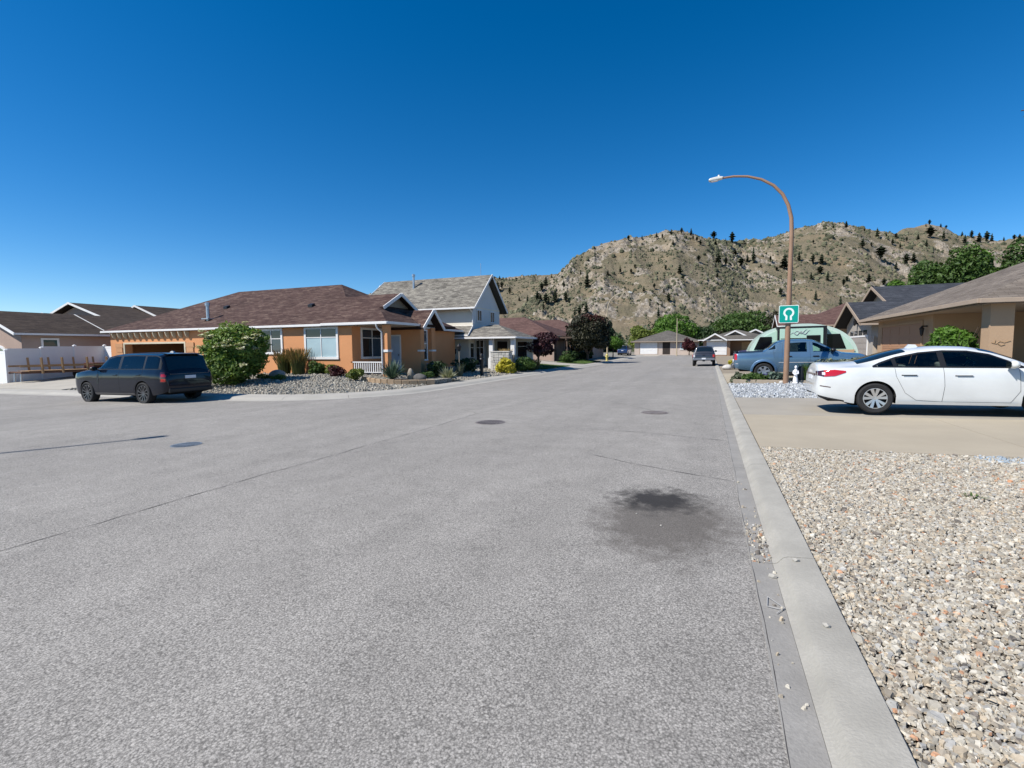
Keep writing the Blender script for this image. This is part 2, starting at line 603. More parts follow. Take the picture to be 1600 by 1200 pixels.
# ---- driveways in slabs
M_drive_beige = mat('driveway_concrete', (0.365, 0.315, 0.235), 0.85, 0.10, 0.9, 0.10, 50, 0.25, 60)
M_drive_grey = mat('apron_concrete', (0.315, 0.285, 0.235), 0.85, 0.09, 0.9, 0.1, 50, 0.25, 60)
M_drive_left = mat('pale_driveway_concrete', (0.38, 0.35, 0.295), 0.88, 0.09, 0.8, 0.1, 50, 0.25, 60)
def slabs(name, s_edges, r_edges, zf, mats, lift=0.006):
    root = None
    for i in range(len(s_edges) - 1):
        for j in range(len(r_edges) - 1):
            s0, s1, r0, r1 = s_edges[i] + .005, s_edges[i + 1] - .005, r_edges[j] + .005, r_edges[j + 1] - .005
            b = B()
            n = max(2, int((s1 - s0) / 0.7))
            S = np.linspace(s0, s1, n + 1)
            for s in S:
                b.v += [(s, r0, zf(s, r0) + lift), (s, r1, zf(s, r1) + lift), (s, r0, zf(s, r0) - 0.04), (s, r1, zf(s, r1) - 0.04)]
            for q in range(n):
                o = 4 * q
                b.f += [(o, o + 4, o + 5, o + 1), (o, o + 2, o + 6, o + 4), (o + 1, o + 5, o + 7, o + 3)]
            b.f += [(0, 1, 3, 2), (4 * n, 4 * n + 2, 4 * n + 3, 4 * n + 1)]
            m = mats[j % len(mats)]
            if root is None:
                root = struct(b.build(name, m, smooth=30))
            else:
                b.build('slab', m, root, smooth=30)
    return root
slabs('driveway', [0.745, 4.2, 8.0, 14.0], [8.3, 12.2, 16.25], gz, [M_drive_beige, M_drive_grey])
slabs('pickup_driveway', [0.745, 4.4, 8.7], [23.35, 27.0, 31.0], gz, [M_drive_beige, M_drive_beige])
slabs('garage_driveway', [-39.2, -34.4, -29.6], [13.62, 17.2, 20.85], lz, [M_drive_left, M_drive_left], 0.02)
slabs('entry_path', [-16.5, -11.92], [33.6, 35.2], lz, [M_drive_left], 0.02)
slabs('side_driveway', [-20.0, -11.92], [44.3, 49.0], lz, [M_drive_left], 0.02)
slabs('far_driveway', [-12.6, -8.0], [84.0, 91.8], rz, [M_drive_left], 0.03)

# ---- lawn with real blades along its near edge
M_lawn = NT('lawn')
M_lawn.set(Roughness=0.9)
p = M_lawn.pos()
M_lawn.color(M_lawn.mix(M_lawn.noise(p, 1.2, 4), (0.065, 0.11, 0.022), M_lawn.mix(M_lawn.noise(p, 40, 2), (0.085, 0.15, 0.03), (0.17, 0.24, 0.06))))
M_lawn = M_lawn.m
struct(sheet('lawn', -17.2, -11.95, 36.2, 43.9, 0.6, lz, M_lawn, 0.03))
struct(sheet('lawn_mound', -15.2, -11.95, 49.5, 58, 0.6, lambda s, r: lz(s, r) + 0.22 * math.exp(-((s + 13.4) ** 2 / 1.5 + (r - 54) ** 2 / 9)), M_lawn, 0.03))
def blades(name, s0, s1, r0, r1, n, zf, hh, m, seed):
    rg = np.random.RandomState(seed)
    x = rg.uniform(s0, s1, n); y = rg.uniform(r0, r1, n)
    z = np.array([zf(a, b) for a, b in zip(x, y)]) + 0.025
    h = rg.uniform(0.6, 1.3, n) * hh
    a = rg.uniform(0, 6.28, n)
    w = 0.012
    lean = rg.normal(0, 0.4, (n, 2)) * h[:, None]
    V = np.zeros((n, 3, 3))
    V[:, 0] = np.stack([x - w * np.cos(a), y - w * np.sin(a), z], 1)
    V[:, 1] = np.stack([x + w * np.cos(a), y + w * np.sin(a), z], 1)
    V[:, 2] = np.stack([x + lean[:, 0], y + lean[:, 1], z + h], 1)
    o = npmesh(name, V.reshape(-1, 3), np.arange(3 * n).reshape(n, 3), m, np.repeat(rg.rand(n), 3))
    struct(o, 'stuff', 'short green grass of the lawn under the purple tree' if seed == 1 else 'grass on the small mound beside the dark tree', 'grass')
M_grass = leafmat('grass_blades', (0.05, 0.10, 0.02), (0.17, 0.25, 0.06), 0.3)
blades('grass', -17.1, -12.0, 36.3, 43.8, 9000, lz, 0.07, M_grass, 1)
blades('grass', -15.1, -12.0, 49.6, 57.8, 6000, lambda s, r: lz(s, r) + 0.22 * math.exp(-((s + 13.4) ** 2 / 1.5 + (r - 54) ** 2 / 9)), 0.08, M_grass, 2)

# ---- loose stones (real geometry): near verge, blue strip, left yard
def stones(name, n, area, zf, size, cols, wts, seed, label, flat=0.38, dens=None, sink=0.3, keep=None):
    rg = np.random.RandomState(seed)
    s0, s1, r0, r1 = area
    x = rg.uniform(s0, s1, n * 2); y = rg.uniform(r0, r1, n * 2)
    if dens is not None:
        k = rg.rand(n * 2) < dens(x, y)
        x, y = x[k], y[k]
    if keep is not None:
        k = keep(x, y)
        x, y = x[k], y[k]
    x, y = x[:n], y[:n]
    n = len(x)
    z = np.array([zf(a, b) for a, b in zip(x, y)])
    sz = size * np.exp(rg.normal(0, 0.36, n))
    # octagonal chip: a jittered lower ring, a smaller upper ring
    K = 5
    V = np.zeros((n, 2 * K, 3))
    ang = rg.uniform(0, 6.28, n)
    el_ = rg.uniform(0.55, 1.0, n)
    th = sz * flat * rg.uniform(0.6, 1.5, n)
    for q in range(K):
        t = 2 * math.pi * q / K + rg.uniform(-0.35, 0.35, n)
        rr = rg.uniform(0.75, 1.15, n)
        V[:, q, 0] = np.cos(t) * rr * sz * 0.5
        V[:, q, 1] = np.sin(t) * rr * sz * 0.5 * el_
        V[:, q, 2] = -th * 0.5
        r2 = rr * rg.uniform(0.55, 0.92, n)
        V[:, K + q, 0] = np.cos(t) * r2 * sz * 0.5
        V[:, K + q, 1] = np.sin(t) * r2 * sz * 0.5 * el_
        V[:, K + q, 2] = th * (0.5 + rg.uniform(-0.22, 0.22, n))
    ca, sa = np.cos(ang), np.sin(ang)
    tx, ty = rg.normal(0, 0.28, n), rg.normal(0, 0.28, n)
    X = V[:, :, 0] * ca[:, None] - V[:, :, 1] * sa[:, None]
    Y = V[:, :, 0] * sa[:, None] + V[:, :, 1] * ca[:, None]
    Zz = V[:, :, 2] + X * tx[:, None] + Y * ty[:, None]
    V[:, :, 0] = X + x[:, None]
    V[:, :, 1] = Y + y[:, None]
    V[:, :, 2] = Zz + (z + th * (0.5 - sink) + rg.uniform(0, 0.35, n) * sz * 0.4)[:, None]
    base = np.arange(n)[:, None, None] * (2 * K)
    fs = []
    for q in range(K):
        q2 = (q + 1) % K
        fs.append([q, q2, K + q2]); fs.append([q, K + q2, K + q])
    for q in range(1, K - 1):
        fs.append([K, K + q, K + q + 1])
    F = (base + np.array(fs)[None]).reshape(-1, 3)
    cc = np.array(cols)[rg.choice(len(cols), n, p=np.array(wts) / sum(wts))]
    cc = cc * rg.uniform(0.75, 1.2, (n, 1))
    o = npmesh(name, V.reshape(-1, 3), F, M_stone, np.repeat(cc, 2 * K, axis=0), 'col')
    struct(o, 'stuff', label, 'gravel')
    return o
M_stone = stonemat('loose_stone')
CH = [(0.48, 0.445, 0.375), (0.39, 0.355, 0.29), (0.30, 0.26, 0.205), (0.43, 0.36, 0.265), (0.35, 0.34, 0.315), (0.44, 0.25, 0.15), (0.16, 0.14, 0.12)]
def near_d(x, y):
    return np.clip(1.35 - (y - 1.5) / 12.0, 0.35, 1)
# the patch of rusty stone and the pale blue patch lie where the photograph has them
stones('gravel', 92000, (0.75, 5.2, 1.3, 8.26), gz, 0.0235, CH, [9, 9, 5, 5, 3, 0.6, 1.2], 11, 'pale crushed stone chips covering the verge beside the near kerb', 0.30, near_d, keep=lambda x, y: x < 0.455 * y + 1.3)
stones('gravel', 900, (2.9, 5.0, 5.6, 7.4), gz, 0.03, [(0.47, 0.24, 0.13), (0.42, 0.28, 0.18)], [1, 1], 12, 'rust coloured chips scattered among the pale chips of the verge', 0.36, lambda x, y: np.exp(-((x - 3.9) ** 2 / 0.5 + (y - 6.5) ** 2 / 0.35)), sink=0.0)
stones('gravel', 300, (3.3, 4.3, 7.85, 8.25), gz, 0.03, [(0.30, 0.36, 0.41), (0.38, 0.42, 0.45)], [1, 1], 13, 'pale blue stones beside the driveway edge', 0.36, sink=0.0)
stones('gravel', 15000, (0.80, 7.0, 16.3, 22.25), gz, 0.048, [(0.52, 0.54, 0.55), (0.37, 0.39, 0.41), (0.24, 0.255, 0.27), (0.44, 0.44, 0.42)], [4, 5, 3, 2], 14, 'blue grey crushed stone of the strip below the lamp post', 0.5)
stones('gravel', 24000, (-29.2, -11.9, 13.4, 33.0), lz, 0.062, [(0.45, 0.42, 0.35), (0.36, 0.33, 0.275), (0.25, 0.23, 0.195), (0.40, 0.35, 0.28)], [5, 6, 3, 2], 15, 'pale river gravel around the orange corner house', 0.55,
       keep=lambda x, y: np.array([kdist(a, b) > 1.36 and not (b > 20.85 and a < -17.7) for a, b in zip(x, y)], dtype=bool))
# grit that has washed into the gutter
stones('gravel', 420, (0.33, 0.46, 2.2, 6.2), lambda s, r: rz(s, r) + 0.003, 0.018, CH, [6, 6, 5, 4, 4, 1, 3], 16, 'loose grit lying in the gutter of the near kerb', 0.5, lambda x, y: np.where((y > 3.9) & (y < 4.75), 1.0, 0.07))
for (s, r, d, sd) in ((0.60, 3.85, 0.05, 1), (0.62, 2.98, 0.05, 2), (0.44, 3.68, 0.055, 3), (-0.62, 4.7, 0.02, 4), (-0.37, 4.45, 0.022, 5)):
    z = rz(s, r) + (0.068 if s > 0.56 else 0.0)
    o = B().blob((0, 0, 0), (d * 0.5, d * 0.4, d * 0.3), sd, 0.25, 1).build('loose_stone', M_conc2)
    o.location = (s, r, z + d * 0.22)
    tag(o, {1: 'white stone chip lying on top of the near kerb', 2: 'cream stone chip on the kerb beside a joint', 3: 'pale stone lying in the gutter below the kerb', 4: 'tiny white pebble inside the oil stain, farther from the kerb', 5: 'tiny white pebble inside the oil stain, closer to the kerb'}[sd], 'stone')

# ---- cracks and joints in the asphalt
M_crack = mat('crack_dark', (0.045, 0.042, 0.04), 0.95, 0.3, 3)  # dark tone of the cracks and joints
def crack(pts, w, seed, lab):
    rg = random.Random(seed)
    L = []
    for (a, b) in zip(pts[:-1], pts[1:]):
        d = math.hypot(b[0] - a[0], b[1] - a[1])
        n = max(2, int(d / 0.16))
        for q in range(n):
            t = q / n
            L.append((a[0] + (b[0] - a[0]) * t, a[1] + (b[1] - a[1]) * t))
    L.append(pts[-1])
    b = B()
    ox = 0
    for i, (x, y) in enumerate(L):
        nx, ny = (L[min(i + 1, len(L) - 1)][0] - L[max(0, i - 1)][0]), (L[min(i + 1, len(L) - 1)][1] - L[max(0, i - 1)][1])
        l = math.hypot(nx, ny) or 1
        nx, ny = -ny / l, nx / l
        ox = ox * 0.8 + rg.uniform(-0.022, 0.022) * (0.2 if w < 0.008 else 1)
        ww = w * rg.uniform(0.25, 1.5)
        for sg in (-1, 1):
            X, Y = x + nx * (ox + sg * ww / 2), y + ny * (ox + sg * ww / 2)
            b.v.append((X, Y, rz(X, Y) + 0.004))
    b.f = [(2 * i, 2 * i + 1, 2 * i + 3, 2 * i + 2) for i in range(len(L) - 1)]
    o = b.build('crack', M_crack, road)
    o['label'] = lab
crack([(-5.5, -3.0), (-5.5, 4.2), (-5.56, 11.1), (-4.9, 18.0), (-4.6, 30.0)], 0.010, 1, 'long paving joint along the middle of the street')
crack([(-2.5, 9.6), (-0.9, 9.35), (0.3, 8.95)], 0.012, 2, 'crack running to the near gutter')
crack([(-1.6, 7.2), (-0.5, 6.55), (0.32, 6.2)], 0.010, 3, 'crack beside the oil stain')
crack([(-3.2, 15.5), (-1.2, 12.6), (0.3, 12.1)], 0.010, 4, 'crack by the far drain cover')
crack([(-9.6, 10.2), (-7.6, 10.5), (-6.4, 12.0), (-5.6, 11.2)], 0.010, 5, 'crack by the grate')
crack([(-1.8, 27.0), (-0.2, 26.8)], 0.03, 6, 'short patch line before the parked pickup')
crack([(0.325, -4), (0.32, 3.2), (0.33, 9), (0.325, 40)], 0.004, 7, 'open joint between asphalt and gutter')

# ---- covers in the street
M_iron = mat('cast_iron', (0.22, 0.19, 0.175), 0.6, 0.25, 6, metal=0.4)
M_ironb = mat('blue_grey_iron', (0.20, 0.23, 0.26), 0.55, 0.2, 6, metal=0.4)
M_hole = mat('dark_pit', (0.008, 0.008, 0.008), 0.9, 0)
def cover(s, r, rad, m, label, ang):
    z = rz(s, r)
    t = thing('drain_cover', label, 'drain cover', (s, r, z), ang, None)
    t.rotation_euler = (0, -math.atan(0.0132), ang)
    B().lathe([(rad * 0.9, 0.005), (rad, 0.008), (rad * 1.06, 0.007), (rad * 1.08, -0.05)], seg=36).build('rim', m, t, smooth=40)
    B().lathe([(0.0, 0.0025), (rad * 0.92, 0.0025)], seg=36).build('pit', M_hole, t)
    n = 9
    for i in range(n):
        x = (i - (n - 1) / 2) * rad * 1.8 / n
        h = math.sqrt(max(0, (rad * 0.9) ** 2 - x * x))
        if h > 0.03:
            B().box(x - rad * 0.055, x + rad * 0.055, -h, h, 0.003, 0.011).build('bar', m, t)
    B().box(-rad * 0.9, rad * 0.9, -0.02, 0.02, 0.003, 0.0112).build('cross_bar', m, t)
cover(-4.57, 9.87, 0.32, M_iron, 'round slotted iron drain grate beside the middle joint of the street', 0.15)
cover(-1.23, 12.42, 0.31, M_iron, 'round iron cover before the white sedan driveway, nearer the right kerb', 0.9)
cover(-8.86, 5.86, 0.235, M_ironb, 'round blue grey cover beside the tip of the lamp shadow', 0.5)

# kerb stamp: painted survey mark in the gutter
M_white = mat('white_paint', (0.40, 0.39, 0.37), 0.6, 0.1, 20)
b = B()
for a, c_ in (((0.375, 3.36), (0.455, 3.24)), ((0.455, 3.24), (0.405, 3.16)), ((0.375, 3.36), (0.36, 3.23)), ((0.36, 3.23), (0.43, 3.22))):
    b.bar((a[0], a[1], rz(*a) + 0.012), (c_[0], c_[1], rz(*c_) + 0.012), 0.004, 0.003)
tag(b.build('survey_mark', M_white), 'small white painted angle mark in the near gutter', 'mark')
# ================================================================= HILLS
def _h(ix, iy, seed):
    n = (ix * 374761393 + iy * 668265263 + seed * 974634777) & 0x7fffffff
    n = ((n ^ (n >> 13)) * 1274126177) & 0x7fffffff
    return ((n ^ (n >> 16)) & 0xffff) / 65535.0
def vnoise(x, y, seed=0):
    ix, iy = np.floor(x).astype(np.int64), np.floor(y).astype(np.int64)
    fx, fy = x - ix, y - iy
    fx, fy = fx * fx * fx * (fx * (fx * 6 - 15) + 10), fy * fy * fy * (fy * (fy * 6 - 15) + 10)
    a, b, c, d = _h(ix, iy, seed), _h(ix + 1, iy, seed), _h(ix, iy + 1, seed), _h(ix + 1, iy + 1, seed)
    return (a + (b - a) * fx) * (1 - fy) + (c + (d - c) * fx) * fy
def fbm(x, y, seed=0, oct=5, gain=0.5, ridge=False):
    s, amp, tot = 0, 1.0, 0
    for o in range(oct):
        v = vnoise(x * 2 ** o + 17.3 * o, y * 2 ** o - 9.1 * o, seed + o)
        if ridge:
            v = 1 - np.abs(2 * v - 1)
        s = s + v * amp
        tot += amp
        amp *= gain
    return s / tot
def hill_grid(rows, na, nt, seed, rocky, tmax=1.22):
    """rows: base xyz + crest xyz; a ruled slope from base to crest with crags, gullies and a back side"""
    rows = np.array(rows, dtype=float)
    u = np.linspace(0, len(rows) - 1, na)
    i0 = np.clip(np.floor(u).astype(int), 0, len(rows) - 2)
    f = u - i0
    f = f * f * (3 - 2 * f) * 0.5 + f * 0.5
    P = rows[i0] * (1 - f)[:, None] + rows[i0 + 1] * f[:, None]
    t = np.linspace(0, tmax, nt)
    g = np.interp(t, [0, 0.15, 0.35, 0.6, 0.8, 0.92, 1.0, 1.06, tmax], [0, 0.06, 0.22, 0.55, 0.84, 0.96, 1.0, 0.98, 0.7])
    base, cr = P[:, :3], P[:, 3:]
    X = base[:, None, 0] + (cr[:, 0] - base[:, 0])[:, None] * t[None]
    Y = base[:, None, 1] + (cr[:, 1] - base[:, 1])[:, None] * t[None]
    Zh = base[:, None, 2] + (cr[:, 2] - base[:, 2])[:, None] * g[None]
    H = (cr[:, 2] - base[:, 2])[:, None]
    w = np.clip(t, 0, 1)[None] * np.clip(H / 90, 0.15, 1.2)
    edge = 1 - 0.75 * np.exp(-((t - 1.0) / 0.07) ** 2)[None]
    big = fbm(X / 95, Y / 95, seed, 3) - 0.5
    gul = fbm(X / 38 + Y / 160, Y / 120, seed + 9, 4, ridge=True) - 0.6
    rk = fbm(X / 55, Y / 55, seed + 20, 4)
    rk = 0.5 * rk + 0.5 * fbm(X / 17, Y / 14, seed + 55, 4)
    rk = np.clip((rk - (0.60 - 0.13 * rocky)) / 0.11, 0, 1) * np.clip((t[None] - 0.12) / 0.2, 0, 1) * np.clip((1.1 - t[None]) / 0.1, 0, 1)
    fine = fbm(X / 9, Y / 7, seed + 31, 4, 0.6, ridge=True) - 0.55
    Zh = Zh + w * edge * (big * 26 + gul * 13) + rk * edge * fine * 11 + (1 - rk) * fine * 1.6
    return np.stack([X, Y, Zh], -1), rk
HILL_A = [[-135.1, 268.0, -1, -172.0, 342.3, 14.4], [-116.7, 275.5, -1, -168.5, 398.9, 27.2], [-101.3, 281.8, -1, -170.7, 475.9, 53.6], [-89.1, 286.8, -1, -169.0, 544.0, 84.1], [-78.1, 291.3, -1, -154.1, 573.6, 108.4], [-65.2, 296.5, -1, -134.0, 605.0, 128.5], [-45.0, 304.8, -1, -96.9, 643.0, 143.0], [-21.1, 314.5, -1, -49.2, 685.1, 154.8], [1.0, 323.5, -1, -2.0, 736.7, 153.7], [12.1, 328.0, -1, 23.8, 779.7, 153.8], [21.3, 331.8, -1, 47.9, 833.4, 160.4], [34.1, 337.0, -1, 81.6, 870.0, 175.5], [48.9, 343.0, -1, 120.2, 897.5, 186.6], [66.2, 344.9, -1, 169.5, 929.1, 195.9], [82.6, 345.1, -1, 223.0, 972.6, 195.2], [101.3, 345.0, -1, 303.2, 1070.6, 199.1], [114.6, 344.6, -1, 366.9, 1141.1, 213.8], [130.1, 343.8, -1, 442.1, 1203.9, 209.4], [145.9, 342.5, -1, 521.7, 1257.6, 204.5], [160.8, 340.8, -1, 591.6, 1286.1, 204.0], [183.1, 337.0, -1, 708.3, 1332.9, 193.1], [215.9, 327.1, -1, 918.5, 1417.2, 173.9]]
HILL_K = [[267.6, 970.7, 60, 328.4, 1233.7, 214.2], [299.0, 983.4, 60, 370.8, 1264.0, 242.7], [334.4, 997.8, 60, 419.2, 1295.9, 258.2], [361.8, 1009.0, 60, 454.4, 1309.8, 252.6], [390.3, 1020.6, 60, 491.1, 1323.0, 230.8], [424.6, 1034.6, 60, 535.5, 1339.0, 203.5]]
HILL_C = [[-348.9, 310.2, -1, -958.5, 859.9, 73.9], [-302.5, 329.1, -1, -832.3, 914.4, 112.4], [-256.2, 348.0, -1, -706.0, 968.2, 140.3], [-209.8, 366.8, -1, -564.4, 994.7, 156.5], [-173.7, 381.5, -1, -460.0, 1015.9, 158.8], [-158.3, 387.8, -1, -419.5, 1032.5, 160.0], [-141.8, 394.6, -1, -369.6, 1031.4, 162.5], [-124.3, 401.7, -1, -318.6, 1030.4, 160.6], [-104.2, 409.9, -1, -268.1, 1051.6, 168.6], [-75.9, 421.4, -1, -196.7, 1081.3, 175.1]]
HILL_TREES = [(-94.1, 609.0, 6.5), (-79.4, 619.9, 5), (-61.9, 616.2, 7.3), (-54.7, 611.8, 6.4), (-45.3, 619.7, 7.3), (-35.4, 653.4, 8.4), (-24.4, 660.6, 9.3), (-21.0, 631.5, 8.1), (-16.6, 627.3, 5.6), (-12.3, 620.6, 6.3), (2.3, 733.3, 11.1), (4.4, 655.8, 8.3), (18.1, 759.4, 5.7), (26.1, 753.6, 16.0), (37.1, 779.9, 5), (42.8, 782.8, 5), (-40.8, 587.9, 6.1), (-53.0, 550.9, 5), (-43.4, 527.3, 5), (-29.1, 518.1, 10.1), (-12.8, 565.5, 7.2), (7.2, 594.6, 13.5), (4.2, 570.2, 7.2), (15.0, 598.7, 9.0), (27.0, 672.7, 8.4), (32.8, 642.1, 10.4), (41.5, 675.9, 10.0), (47.4, 668.9, 18.1), (66.2, 670.9, 7.3), (79.7, 655.4, 17.4), (70.5, 644.2, 5), (54.4, 650.0, 5), (-88.6, 519.9, 7.8), (-77.0, 517.9, 5), (-97.9, 501.7, 5.5), (-74.0, 524.2, 5), (-137.7, 477.9, 6.1), (-112.5, 473.1, 14.5), (-136.6, 444.5, 10.8), (-124.3, 437.9, 8.7), (-118.6, 429.4, 5), (-48.6, 437.3, 5.3), (-39.2, 445.6, 5), (-34.6, 454.9, 8.4), (-40.1, 471.7, 5.6), (-48.8, 471.8, 5.0), (-57.0, 462.0, 5.6), (-39.4, 414.8, 8.8), (65.3, 560.0, 8.8), (5.9, 543.2, 5), (-25.1, 504.7, 5), (-127.8, 507.2, 5), (99.7, 692.1, 11.6), (113.4, 685.7, 13.0), (122.2, 684.8, 12.9), (115.0, 650.1, 10.0), (102.6, 626.9, 8.2), (118.7, 629.6, 9.6), (137.9, 635.7, 5.9), (159.4, 641.9, 10.3), (130.5, 614.2, 7.9), (96.0, 558.9, 9.9), (109.9, 525.3, 13.5), (161.0, 829.1, 5.8), (175.2, 823.5, 10.4), (210.1, 879.2, 6.0), (223.9, 869.9, 13.8), (238.3, 881.2, 8.9), (253.0, 892.8, 8.0), (179.9, 756.9, 12.1), (195.1, 781.2, 5.3), (239.9, 859.4, 8.7), (246.1, 849.8, 8.5), (262.5, 880.4, 7.8), (287.1, 916.8, 9.1), (318.0, 966.5, 18.0), (334.9, 966.9, 15.7), (284.7, 876.6, 11.5), (228.6, 764.5, 13.6), (242.7, 786.6, 12.2), (196.8, 746.3, 16.9), (213.4, 747.3, 10.1), (406.7, 1260.9, 6.9), (413.5, 1264.3, 11.1), (441.7, 1291.9, 8.4), (452.2, 1296.0, 7.0), (426.1, 1152.6, 9.9), (368.1, 985.1, 12.7), (408.6, 1071.0, 13.7), (409.3, 1046.7, 16.7), (437.7, 1093.3, 19.7), (449.1, 1104.3, 15.1), (453.3, 1076.5, 6.8), (467.0, 1077.6, 9.0), (521.2, 1185.1, 11.1), (122.6, 743.7, 5.3), (140.8, 768.0, 5.4), (188.6, 658.3, 10.4), (177.9, 659.4, 8.2), (241.2, 752.7, 11.6), (-414.4, 922.3, 8.3), (-410.2, 940.9, 8.5), (-403.9, 943.4, 7.0), (-382.7, 910.1, 6.8), (-396.5, 963.3, 5.7), (-374.4, 943.4, 5.6), (-364.9, 943.4, 5), (-357.2, 943.4, 5.5), (-331.5, 804.8, 14.4), (-360.9, 818.0, 18.4), (-356.9, 828.1, 14.9), (-297.6, 763.8, 7.9), (-169.6, 457.8, 8.1), (-154.0, 443.6, 11.0), (-153.4, 451.1, 5.9), (-143.1, 436.1, 10.1), (-142.4, 442.7, 6.4), (-136.2, 443.1, 11.5), (-124.3, 437.9, 9.3), (-164.5, 501.8, 11.6), (-163.8, 485.4, 9.8), (-137.7, 477.9, 6.8), (-283.3, 664.7, 12.0), (-135.7, 407.3, 5), (-306.4, 971.7, 7.0), (-101.1, 397.9, 7.9), (-97.2, 405.4, 10.2), (-104.3, 394.8, 6.7)]

k = NT('hillside')
k.set(Roughness=0.95, **{'Specular IOR Level': 0.1})
p = k.pos()
rk = k.attr('tint', 'Fac')
n1 = k.noise(p, 0.045, 6, 0.65)
n2 = k.noise(p, 0.35, 5, 0.7)
n3 = k.noise(p, 1.1, 3, 0.7)
rockc = k.ramp(n2, [(0.32, (0.075, 0.064, 0.053)), (0.45, (0.19, 0.165, 0.135)), (0.58, (0.345, 0.308, 0.258)), (0.74, (0.48, 0.44, 0.378))])
rockc = k.mix(k.ramp(n1, [(0.4, 0), (0.62, 0.7)]), rockc, (0.29, 0.235, 0.165))
grassc = k.mix(k.ramp(n1, [(0.38, 0), (0.6, 1)]), (0.148, 0.126, 0.082), (0.205, 0.168, 0.117))
grassc = k.mix(k.ramp(n3, [(0.35, 0.45), (0.6, 0)]), grassc, (0.10, 0.10, 0.06))
warm = k.ramp(k.noise(p, 0.018, 4), [(0.5, 0), (0.66, 0.65)])
grassc = k.mix(warm, grassc, (0.235, 0.18, 0.115))
f = k.math('MULTIPLY_ADD', k.math('SUBTRACT', n2, 0.5), 1.6, rk, clamp=True)
c = k.mix(k.ramp(f, [(0.35, 0), (0.6, 1)]), grassc, rockc)
# scattered scree and scrub too small to model
scr = k.ramp(k.voro(p, 0.42), [(0.12, 1), (0.30, 0)])
scr = k.math('MULTIPLY', scr, k.ramp(k.noise(p, 0.06, 3), [(0.4, 0), (0.6, 0.8)]))
c = k.mix(scr, c, (0.09, 0.092, 0.055))
k.color(c)
k.bump(n2, 0.9, 2.2)
M_hill = k.m
HV = []
for nm, rows, na, nt, seed, rocky in (('hill', HILL_A, 520, 230, 3, 1.0), ('hill', HILL_K, 80, 60, 8, 0.5), ('hill', HILL_C, 200, 110, 5, 0.2)):
    V, rkm = hill_grid(rows, na, nt, seed, rocky)
    ii = np.arange(na * nt).reshape(na, nt)
    F = np.stack([ii[:-1, :-1], ii[1:, :-1], ii[1:, 1:], ii[:-1, 1:]], -1).reshape(-1, 4)
    o = npmesh(nm, V.reshape(-1, 3), F, M_hill, rkm.ravel(), smooth=True)
    struct(o)
    HV.append(V[:, : int(nt * 0.84)].reshape(-1, 3))
from mathutils import kdtree
allv = np.concatenate(HV)
kd = kdtree.KDTree(len(allv))
for i, v in enumerate(allv):
    kd.insert((v[0], v[1], 0), i)
kd.balance()
def hillz(x, y):
    return max(allv[i][2] for (_, i, _) in kd.find_n((x, y, 0), 3)) if True else 0

# scrub: thousands of low bushes, one object
M_scrub = leafmat('sagebrush', (0.045, 0.05, 0.027), (0.17, 0.165, 0.10), 0.0, 0.9)
rg = np.random.RandomState(21)
cand = np.concatenate([HV[0][rg.choice(len(HV[0]), 26000)], HV[2][rg.choice(len(HV[2]), 6000)]])
dn = fbm(cand[:, 0] / 60, cand[:, 1] / 60, 77, 3)
cand = cand[rg.rand(len(cand)) < np.clip((dn - 0.28) * 2.6, 0.12, 1)]
n = len(cand)
sz = np.exp(rg.normal(-0.08, 0.42, n)) * np.clip(np.hypot(cand[:, 0], cand[:, 1]) / 520, 0.75, 1.5)
K = 6
V = np.zeros((n, 2 * K + 1, 3))
for q in range(K):
    t = 2 * math.pi * q / K + rg.uniform(-0.3, 0.3, n)
    for lay, (rr, zz_) in enumerate(((1.0, -0.3), (0.85, 0.55))):
        r_ = rr * rg.uniform(0.7, 1.2, n) * sz
        V[:, lay * K + q] = np.stack([cand[:, 0] + np.cos(t) * r_, cand[:, 1] + np.sin(t) * r_, cand[:, 2] + zz_ * sz * rg.uniform(0.7, 1.3, n)], 1)
V[:, 2 * K] = np.stack([cand[:, 0], cand[:, 1], cand[:, 2] + 1.15 * sz], 1)
fs = []
for q in range(K):
    q2 = (q + 1) % K
    fs += [[q, q2, K + q2], [q, K + q2, K + q], [K + q, K + q2, 2 * K]]
F = (np.arange(n)[:, None, None] * (2 * K + 1) + np.array(fs)[None]).reshape(-1, 3)
struct(npmesh('scrub', V.reshape(-1, 3), F, M_scrub, np.repeat(rg.rand(n) ** 1.3, 2 * K + 1)), 'stuff', 'low sagebrush scrub dotted over the dry hillside', 'scrub')

